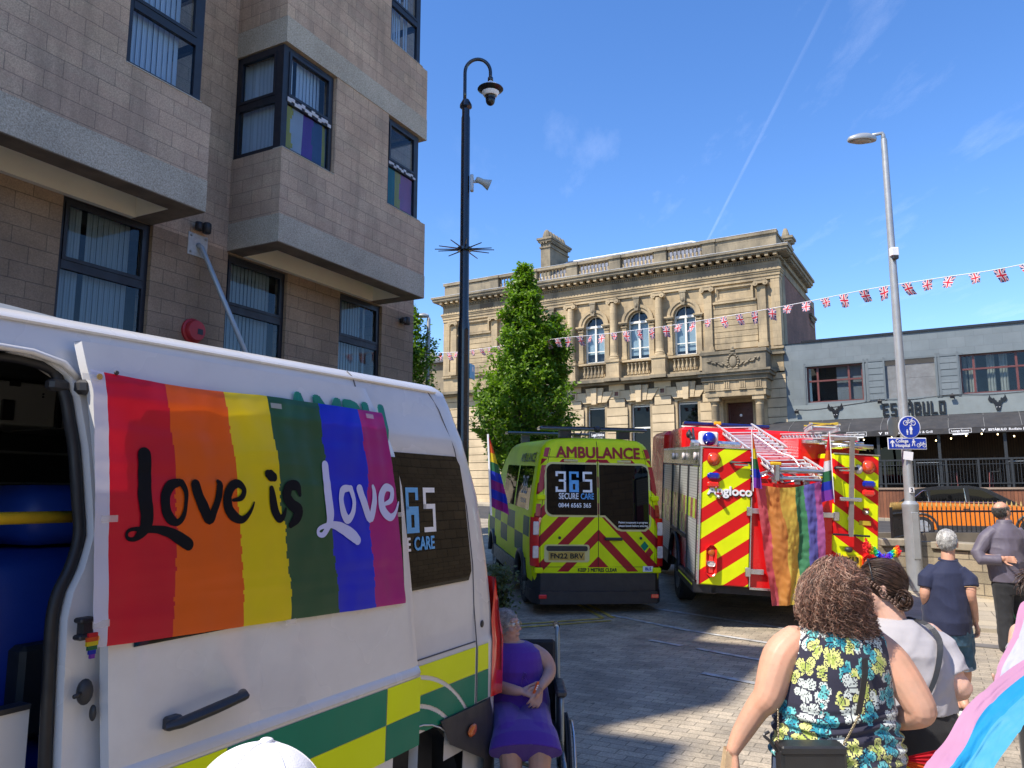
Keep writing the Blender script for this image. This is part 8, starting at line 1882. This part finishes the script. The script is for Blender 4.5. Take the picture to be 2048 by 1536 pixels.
mb=MB(); shoes(mb,.055,.0,fz,.0); shoes(mb,-.06,-.33,fz,.10,R(-35)); mb.build('trainers',M_sneak,P3,True); mb=MB(); mb.ell((.045,-.03,.04),(.044,.03,.03),12,8,rot=Euler((0,0,fz))); mb.ell((.05,-.0,.07),(.042,.05,.012),12,8); mb.build('dark_heel',M_blacktx,P3,True)
mb=MB(); mb.ell((.238,-.015,.69),(.009,.009,.004),8,6); mb.build('ring',M_alu,P3,True)
# ---------------------------------------------------------------- 4. man in grey jacket
P4=person((5.86,9.30,0),'balding man walking in purple grey zip jacket and black trousers')
mb=MB(); mb.loft([((0,0,.75),.16,.13),((-.01,0,1.0),.17,.14),((-.02,0,1.25),.19,.14),((-.01,0,1.42),.18,.12),((.0,0,1.5),.08,.07)],seg=20); limb(mb,[(.0,0,1.48),(.02,.01,1.58)],[.06,.058]); HM4=headm(mb,(.0,.02,1.655),R(-72),R(6),1.0)
limb(mb,[(-.17,0,1.42),(-.32,.0,1.20),(-.34,-.02,1.14),(-.15,-.15,1.12)],[.06,.05,.045,.03]); hand(mb,(-.15,-.15,1.12),(.9,-.2,-.1),(0,-1,0),th=1,curl=.6); limb(mb,[(.15,0,1.40),(.23,-.03,1.2),(.24,-.02,1.10),(.25,.08,.88)],[.06,.05,.045,.03]); hand(mb,(.25,.085,.87),(0,.2,-1),(-1,0,0),th=1,curl=.7)
limb(mb,[(-.08,0,.8),(-.10,-.02,.45),(-.17,-.10,.12)],[.09,.06,.04]); limb(mb,[(.08,0,.8),(.13,.1,.45),(.14,.2,.12)],[.09,.06,.04]); remesh(mb,'body',SK3,P4,.0075,3); eyes(HM4,P4,H_dk[0])
shorthair(P4,HM4,H_dk,1500,.022,6,-.045,.02,bald=lambda p:p.z>.062,r=.002)
M_jk=fabric('purple_grey_jacket',(.115,.10,.135),.1,300,.55,.1,4)
mb=MB(); mb.loft([((.0,0,.84),.20,.16),((-.01,0,.95),.208,.168),((-.02,0,1.15),.215,.170),((-.02,0,1.35),.215,.155),((-.01,0,1.45),.17,.12),((.0,.0,1.52),.085,.08),((.01,.005,1.56),.078,.078)],seg=28)
mb.tube([(-.12,0,1.43),(-.24,0,1.33),(-.35,-.005,1.18),(-.33,-.05,1.10),(-.16,-.15,1.10)],[.08,.083,.078,.07,.055],16); mb.tube([(.12,0,1.43),(.21,-.02,1.30),(.25,-.03,1.12),(.26,.05,.92)],[.08,.083,.075,.06],16); remesh(mb,'jacket',M_jk,P4,.0075,4,foldfn(.016,4,6,8))
mb=MB(); mb.loft([((0,0,.70),.15,.13),((0,0,.80),.185,.15),((0,0,.90),.18,.145)],seg=20); limb(mb,[(-.085,0,.80),(-.105,-.02,.45),(-.17,-.10,.12)],[.115,.09,.075]); limb(mb,[(.085,0,.80),(.13,.1,.45),(.14,.2,.12)],[.115,.09,.075]); remesh(mb,'trousers',M_blk,P4,.01,3,foldfn(.006,8,9))
mb=MB(); shoes(mb,-.17,-.12,R(-60),.03,R(-12)); shoes(mb,.14,.2,R(-60)); mb.build('shoes',M_shoe,P4,True)
GBG=emp('carrier_bag',(6.03,9.39,0),label='green carrier bag beside the man in the grey jacket',cat='bag'); mb=MB(); mb.prism([(-.07,.28),(.22,.28),(.28,.60),(-.16,.57)][::1],-.05,.05); mb.tube([(-.05,0,.57),(.02,.0,.78),(.10,0,.80),(.2,0,.58)],.008,6); o=mb.build('bag_body',mat('green_bag',(.005,.16,.07),.35,0,.15,8,bs=20,bd=.01),GBG); mb=MB(); mb.box(.06,.12,-.054,-.051,.42,.5); mb.build('print',M_whitetx,GBG)
# ---------------------------------------------------------------- 5. seated woman and wheelchair
P5=person((.03,4.62,0),'elderly woman in purple sleeveless dress sitting in a wheelchair beside the van')
mb=MB(); mb.loft([((0,0,.55),.17,.15),((0,0,.72),.165,.15),((-.01,0,.86),.150,.125),((-.01,.02,.96),.145,.11),((-.01,.02,1.00),.10,.08),((-.02,.02,1.02),.06,.055)],seg=22)
limb(mb,[(-.03,.02,1.0),(-.05,.02,1.05)],[.055,.052]); HM5=headm(mb,(-.065,.02,1.105),R(-118),R(9),.80)
limb(mb,[(.10,.01,.965),(.15,.0,.93),(.185,-.02,.885),(.175,-.07,.845),(.125,-.20,.815)],[.042,.045,.037,.034,.023]); hand(mb,(.125,-.20,.815),(-.25,-.6,-.5),(-.5,.2,-.6),th=-1,curl=.55,s=.85)
limb(mb,[(-.12,.01,.95),(-.17,-.02,.87),(-.17,-.06,.81),(-.03,-.19,.80),(.015,-.22,.80)],[.042,.042,.038,.03,.023]); hand(mb,(.015,-.22,.80),(1,-.25,-.15),(0,-.3,1),th=-1,curl=.55,s=.85)
limb(mb,[(.08,-.05,.62),(.11,-.40,.60),(.115,-.43,.55),(.09,-.46,.15)],[.085,.066,.062,.036]); limb(mb,[(-.08,-.05,.62),(-.045,-.40,.60),(-.04,-.43,.55),(.0,-.46,.15)],[.085,.066,.062,.036]); remesh(mb,'body',SK4,P5,.0048,3); eyes(HM5,P5,H_gy[1])
shorthair(P5,HM5,[hairm('pearl_hair',(.45,.43,.42)),hairm('ash_grey_hair',(.34,.33,.33))],2600,.020,9,-.04,.055,r=.0018,flow=(0,-.9,-.6)); mb=MB(); cap_blob(mb,HM5@Matrix.Scale(1,4),(.0635,.0805,.0825)); mb.build('hair_mass',hairm('ash_hair',(.30,.29,.28)),P5,True)
g=MB()
for x in (-1,1): g.tube([HM5@V((x*.032+.019*cos(a),.1005,.004+.016*sin(a))) for a in [2*PI*k/18 for k in range(19)]],.0014,5,caps=False); g.tube([HM5@V((x*.052,.1,.008)),HM5@V((x*.078,.06,.01)),HM5@V((x*.082,-.0,.008))],.0013,5)
g.tube([HM5@V((-.013,.1005,.006)),HM5@V((0,.105,.010)),HM5@V((.013,.1005,.006))],.0013,5); g.build('glasses',mat('thin_gold_frame',(.5,.42,.3),.3,.9),P5)
M_purp=fabric('purple_jersey',(.085,.018,.28),.1,400,.85,.25,6)
mb=MB(); mb.loft([((0,0,.56),.19,.17),((0,0,.70),.19,.168),((-.005,-.005,.80),.172,.148),((-.01,-.01,.88),.160,.140),((-.005,.0,.94),.152,.128),((.0,.01,.975),.140,.114),((-.005,.015,1.0),.108,.090),((-.015,.02,1.018),.075,.068)],seg=28)
for sg in (-1,1): limb(mb,[(sg*.075,.0,.63),(sg*.075+.03,-.36,.625),(sg*.075+.035,-.42,.605)],[.115,.085,.07])
mb.tube([(.035,-.20,.625),(.037,-.38,.625),(.037,-.45,.605),(.037,-.49,.565)],[.15,.172,.178,.19],26,sq=.46)
def drf(co,n):
    k=max(0,min(1,(.62-co.z)/.1)); s=.010*k*sin(co.x*95+2*noise.noise(V((co.x*6,0,co.z*5)))); s+=.006*noise.noise(V((co.x*11,co.y*6,co.z*13)))+.006*noise.noise(V((co.x*3,co.y*3,co.z*22)))*(1-k); return s*(1-abs(n.z))**.7*.8
remesh(mb,'purple_dress',M_purp,P5,.005,3,drf)
mb=MB(); mb.tube(crom([(.03,-.150,.86),(.05,-.165,.845),(.075,-.17,.80),(.08,-.168,.775)],4),.003,5); mb.tube(crom([(.03,-.150,.86),(.02,-.165,.83),(.035,-.17,.79)],4),.003,5); mb.tube(crom([(.03,-.152,.86),(.05,-.165,.875),(.035,-.165,.885),(.03,-.152,.86)],4),.003,5); mb.build('tie_cord',M_purp,P5,True)
mb=MB(); shoes(mb,.09,-.50,R(180),.12); shoes(mb,.0,-.50,R(180),.12); mb.build('shoes',M_shoe,P5,True)
PH=emp('phone',(.125,4.36,.815),(R(25),R(12),R(20)),label='small phone in an orange case held in the seated woman hands',cat='phone'); mb=MB(); mb.cbox((0,0,0),(.014,.012,.11),bev=.003); mb.build('case',mat('orange_case',(.75,.15,.03),.5),PH); mb=MB()
for k in range(3): mb.cbox((.002,-.007,.035-.012*k),(.009,.002,.008),bev=.0006)
mb.build('buttons',M_whitetx,PH)
WC=emp('wheelchair',(.04,4.62,0),label='grey framed wheelchair with black upholstery carrying the woman in purple',cat='wheelchair')
M_wcf=mat('grey_wheelchair_tube',(.24,.29,.31),.35,.5,.1,8)
mb=MB()
for sg in (-1,1):
    x=sg*.235
    mb.tube(crom([(x,.30,1.06),(x,.22,1.05),(x,.20,.95),(x,.19,.5),(x,.18,.28)],3),.013,8); mb.tube(crom([(x,.19,.46),(x,-.22,.46),(x,-.35,.44),(x,-.43,.36),(x*.95,-.50,.12),(x*.8,-.54,.08)],3),.0135,8); mb.tube([(x,.19,.28),(x,-.25,.28)],.011,8); mb.tube(crom([(x,.19,.74),(x,-.10,.74),(x,-.15,.70),(x,-.15,.46)],3),.012,8)
mb.tube([(-.235,.0,.28),(.235,-.05,.46)],.01,6); mb.tube([(.235,.0,.28),(-.235,-.05,.46)],.01,6); mb.build('tube_frame',M_wcf,WC,True)
mb=MB(); mb.box(-.22,.22,.17,.21,.50,1.0,bev=.015); mb.build('backrest',M_blk,WC); mb=MB(); mb.box(-.225,.225,-.25,.19,.47,.545,bev=.02); mb.build('seat',M_blk,WC)
for sg in (-1,1):
    mb=MB(); mb.box(sg*.235-.03,sg*.235+.03,-.15,.16,.745,.785,bev=.012); mb.build('arm_pad',M_blackpl,WC); mb=MB(); mb.box(sg*.232-.004,sg*.232+.004,-.14,.18,.50,.73); mb.build('side_guard',M_blk,WC)
    mb=MB(); mb.tube(crom([(sg*.235,.27,1.062),(sg*.235,.37,1.06)],2),.019,10); mb.build('push_grip',M_rubber,WC,True)
    w_=wheel(WC,(sg*.275,.12,.295),.295,.035,'X',M_blackpl,'rear_wheel')
    for c_ in list(w_.children): bpy.data.objects.remove(c_)
    mb=MB(); mb.lathe([(.25,-.012),(.268,-.014),(.268,.014),(.25,.012)],seg=30,M=Matrix.Translation((sg*.275,.12,.295))@Matrix.Rotation(R(90),4,'Y')); mb.lathe([(.012,-.03),(.022,-.02),(.022,.02),(.012,.03)],seg=12,M=Matrix.Translation((sg*.275,.12,.295))@Matrix.Rotation(R(90),4,'Y')); mb.build('rim',M_alu,w_,True)
    mb=MB()
    for k in range(20): a=2*PI*k/20; mb.tube([(sg*(.275+.012*(1 if k%2 else -1)),.12,.295),(sg*.275,.12+.255*cos(a),.295+.255*sin(a))],.0012,3)
    tag(mb.build('spokes',M_alu,w_),kind='stuff')
    mb=MB(); mb.tube([(sg*.31,.12+.25*cos(a),.295+.25*sin(a)) for a in [2*PI*k/30 for k in range(31)]],.008,6,caps=False); mb.build('hand_rim',M_alu,w_,True)
    mb=MB(); mb.lathe([(.03,-.014),(.07,-.016),(.078,0),(.07,.016),(.03,.014)],seg=20,M=Matrix.Translation((sg*.235,-.30,.078))@Matrix.Rotation(R(90),4,'Y')); mb.tube([(sg*.235,-.30,.08),(sg*.235,-.25,.16),(sg*.235,-.24,.28)],.01,6); mb.build('caster',M_rubber,WC,True)
    mb=MB(); mb.box(sg*.12-.08,sg*.12+.08,-.60,-.44,.085,.10,bev=.006); mb.build('footplate',M_blackpl,WC)
# ---------------------------------------------------------------- 6. person in white baseball cap, nearest
P6=person((-.39,1.27,0),'person close to the camera wearing a white baseball cap, only the crown visible')
mb=MB(); mb.loft([((0,0,.75),.16,.12),((0,0,.95),.15,.12),((0,0,1.1),.17,.12),((0,0,1.19),.15,.09),((0,0,1.23),.06,.055)],seg=20); limb(mb,[(0,0,1.2),(0,.01,1.30)],[.055,.052]); HM6=headm(mb,(0,.02,1.376),R(8),R(0),1.0)
for sg in (-1,1): limb(mb,[(sg*.16,0,1.16),(sg*.20,-.01,.93),(sg*.19,.05,.72)],[.038,.04,.027]); hand(mb,(sg*.19,.05,.71),(0,.1,-1),(-sg,0,0),th=sg,curl=.4); limb(mb,[(sg*.08,0,.8),(sg*.09,0,.42),(sg*.09,0,.1)],[.1,.065,.04])
remesh(mb,'body',SK2,P6,.0075,3); eyes(HM6,P6,H_b2[0])
mb=MB(); mb.loft([((0,0,.72),.18,.14),((0,0,.95),.165,.135),((0,0,1.1),.185,.135),((0,0,1.18),.165,.105),((0,0,1.235),.08,.07)],seg=22)
for sg in (-1,1): mb.tube([(sg*.1,0,1.18),(sg*.18,0,1.10),(sg*.205,0,.98)],[.065,.065,.062],14)
remesh(mb,'t_shirt',fabric('dark_blue_tee',(.05,.07,.12),.1),P6,.009,3,foldfn(.006)); mb=MB(); mb.loft([((0,0,.68),.16,.13),((0,0,.80),.18,.14)],seg=18)
for sg in (-1,1): limb(mb,[(sg*.085,0,.76),(sg*.09,0,.42),(sg*.09,0,.1)],[.11,.085,.065])
remesh(mb,'jeans',M_jean,P6,.011,3); mb=MB(); shoes(mb,-.09,-.03); shoes(mb,.09,-.03); mb.build('shoes',M_sneak,P6,True)
shorthair(P6,HM6,H_b2,1400,.03,17,-.04,.03,bald=lambda p:p.z>.05,r=.0018)
CP=emp('baseball_cap',(-.39,1.27,1.376),(R(-6),R(8),R(38)),label='white cotton baseball cap with a button on top, nearest the camera',cat='cap')
M_cap=fabric('white_cotton_twill',(.80,.80,.83),.05,420,.8,.2,9)
mb=MB(); seg=48; rgs=14; V_=[]
for j in range(rgs+1):
    t=j/rgs; a=t*PI/2*.98; 
    for i in range(seg):
        b=2*PI*i/seg; pan=1-.010*abs(cos(b*3))**8*sin(a); bulge=1+.03*sin(a*2); V_.append((.094*cos(b)*sin(PI/2-a+.0)*pan*bulge,.112*sin(b)*sin(PI/2-a)*pan*bulge+.0,.012+.122*sin(a)**.9))
mb.add(V_,[(j*seg+i,j*seg+(i+1)%seg,(j+1)*seg+(i+1)%seg,(j+1)*seg+i) for j in range(rgs) for i in range(seg)]+[tuple(rgs*seg+i for i in range(seg))]); mb.build('crown',M_cap,CP,True)
mb=MB(); n=16; V_=[]
for j in range(6):
    for i in range(n+1): b=PI*.12+PI*.76*i/n; r_=j/5; V_.append(((.093+.0*r_)*cos(b)*(1-.04*r_),.108*sin(b)+.075*r_*sin(b)**.6,.016-.022*r_-.02*abs(cos(b))))
mb.add(V_,[(j*(n+1)+i,j*(n+1)+i+1,(j+1)*(n+1)+i+1,(j+1)*(n+1)+i) for j in range(5) for i in range(n)]); mb.build('brim',M_cap,CP,True)
mb=MB(); mb.ell((0,0,.136),(.010,.010,.005),12,8); mb.build('top_button',M_cap,CP,True)
mb=MB()
for k in range(6):
    b0=PI/3*k+PI/6; mb.tube([(.0945*cos(b0)*cos(a)*(1+.03*sin(2*a)),.1125*sin(b0)*cos(a)*(1+.03*sin(2*a)),.012+.1222*sin(a)**.9) for a in [PI/2*q/24 for q in range(1,23)]],.0011,5)
mb.build('seams_and_eyelets',M_cap,CP,True)
# ---------------------------------------------------------------- 7. person at the right edge holding the striped flag
P7=person((2.62,3.85,0),'brown haired person at the right edge wrapped in a pale striped flag')
mb=MB(); mb.loft([((0,0,.75),.16,.12),((0,0,1.0),.15,.12),((0,0,1.2),.17,.12),((0,0,1.27),.07,.06)],seg=20); limb(mb,[(0,0,1.25),(0,.01,1.33)],[.055,.052]); HM7=headm(mb,(0,.02,1.375),R(20),0,.92)
limb(mb,[(-.16,0,1.2),(-.24,-.05,1.0),(-.34,-.20,.98)],[.05,.042,.028]); hand(mb,(-.34,-.20,.98),(-.6,-.6,.3),(0,0,1),th=1,curl=.9); limb(mb,[(.16,0,1.2),(.2,0,.95),(.18,.1,.8)],[.05,.042,.028]); hand(mb,(.18,.1,.8),(0,.3,-1),(-1,0,0),th=1,curl=.5)
for sg in (-1,1): limb(mb,[(sg*.08,0,.8),(sg*.1,0,.42),(sg*.1,0,.1)],[.1,.065,.04])
remesh(mb,'body',SK2,P7,.007,3); eyes(HM7,P7,H_b2[0]); mb=MB(); mb.ell(tuple(HM7@V((0,-.035,-.01))),(.092,.10,.125),16,10); mb.build('hair_mass',H_b2[0],P7,True); shorthair(P7,HM7@Matrix.Scale(1.17,4),H_b2,1300,.08,12,-.09,.03,r=.002)
mb=MB(); mb.loft([((0,0,.72),.18,.14),((0,0,1.0),.17,.14),((0,0,1.18),.18,.13),((0,0,1.26),.09,.08)],seg=20); mb.tube([(-.1,0,1.2),(-.2,-.02,1.1)],[.065,.062],12); mb.tube([(.1,0,1.2),(.2,0,1.08)],[.065,.062],12); remesh(mb,'t_shirt',M_tee,P7,.01,3,foldfn(.006)); mb=MB(); mb.loft([((0,0,.68),.16,.13),((0,0,.80),.18,.14)],seg=18)
for sg in (-1,1): limb(mb,[(sg*.09,0,.76),(sg*.11,0,.42),(sg*.11,0,.08)],[.11,.085,.07])
remesh(mb,'trousers',M_blk,P7,.011,3); mb=MB(); shoes(mb,-.1,0); shoes(mb,.1,0); mb.build('shoes',M_shoe,P7,True)
# flag: a billowing rectangle of five stripes, two folds of it in the picture
TC=[cloth('trans_blue',(.02,.42,.85),.5),cloth('trans_pink',(.72,.38,.62),.5),cloth('trans_white',(.66,.70,.86),.5),cloth('trans_light_blue',(.10,.52,.85),.5)]
def ribbon(C0,C1,nu,nv,cols,name,lab,amp=.02,seed=0,creases=True):
    "surface between two rails of points; cols: list of (limit,index) across"
    A=crom(C0,8);B=crom(C1,8); n=min(len(A),len(B)); mb=MB()
    for i in range(n):
        a=V(A[i]);b=V(B[i])
        for k in range(nv+1):
            v=k/nv; p=a.lerp(b,v); w_=amp*noise.noise(V((i/n*3+seed,v*2.5,seed)))+amp*.5*sin(v*7+i/n*5+seed); p=p+V((.3*w_,-w_,.3*w_)); q_=.0035*noise.noise(V((i/n*16+seed,v*9,1)))+.004*(.3-abs(noise.noise(V((i/n*7+v*4,v*6-i/n*5,seed))))); p.y-=q_; p.z+=q_; 
            if creases: p.y-=.006*(1-min(1,abs((i/n*3+.1)%1-.5)*14))+.005*(1-min(1,abs((v*2+.25)%1-.5)*10))
            mb.v.append(tuple(p))
    for i in range(n-1):
        for k in range(nv):
            a=i*(nv+1)+k; mb.f.append((a,a+1,a+nv+2,a+nv+1)); v=(k+.5)/nv; mb.m.append([c for l,c in cols if v<l][0])
    o=mb.build(name,TC,None,True); return tag(o,lab,'flag')
ribbon([(2.14,2.90,1.36),(1.99,2.90,1.33),(1.82,2.85,1.28),(1.68,2.80,1.22),(1.55,2.75,1.15),(1.45,2.70,1.06),(1.34,2.65,0.99),(1.23,2.60,0.85)],[(1.99,2.70,1.35),(1.83,2.68,1.24),(1.73,2.65,1.18),(1.66,2.62,1.13),(1.60,2.60,1.08),(1.53,2.57,1.03),(1.47,2.55,0.97),(1.36,2.50,0.87)],0,44,[(.30,1),(.58,0),(9,3)],'striped_flag','big billowing blue and pink striped flag sweeping up from the bottom right corner',.018,2)
ribbon([(2.38,3.60,1.41),(2.32,3.60,1.37),(2.23,3.55,1.27),(2.15,3.50,1.19),(2.08,3.45,1.12),(2.03,3.40,1.03)],[(2.48,3.40,1.44),(2.43,3.40,1.35),(2.35,3.35,1.28),(2.26,3.30,1.21),(2.21,3.30,1.11),(2.18,3.30,1.01)],0,30,[(.10,1),(.62,2),(9,1)],'striped_flag','paler fold of striped flag draped from the shoulder at the right edge',.02,5)

P6.scale=(.977,)*3; CP.scale=(1.10,1.06,.977)
CP.location.x=-.402; CP.location.z=1.376*.977; CP.location.y=1.27+.02*.977
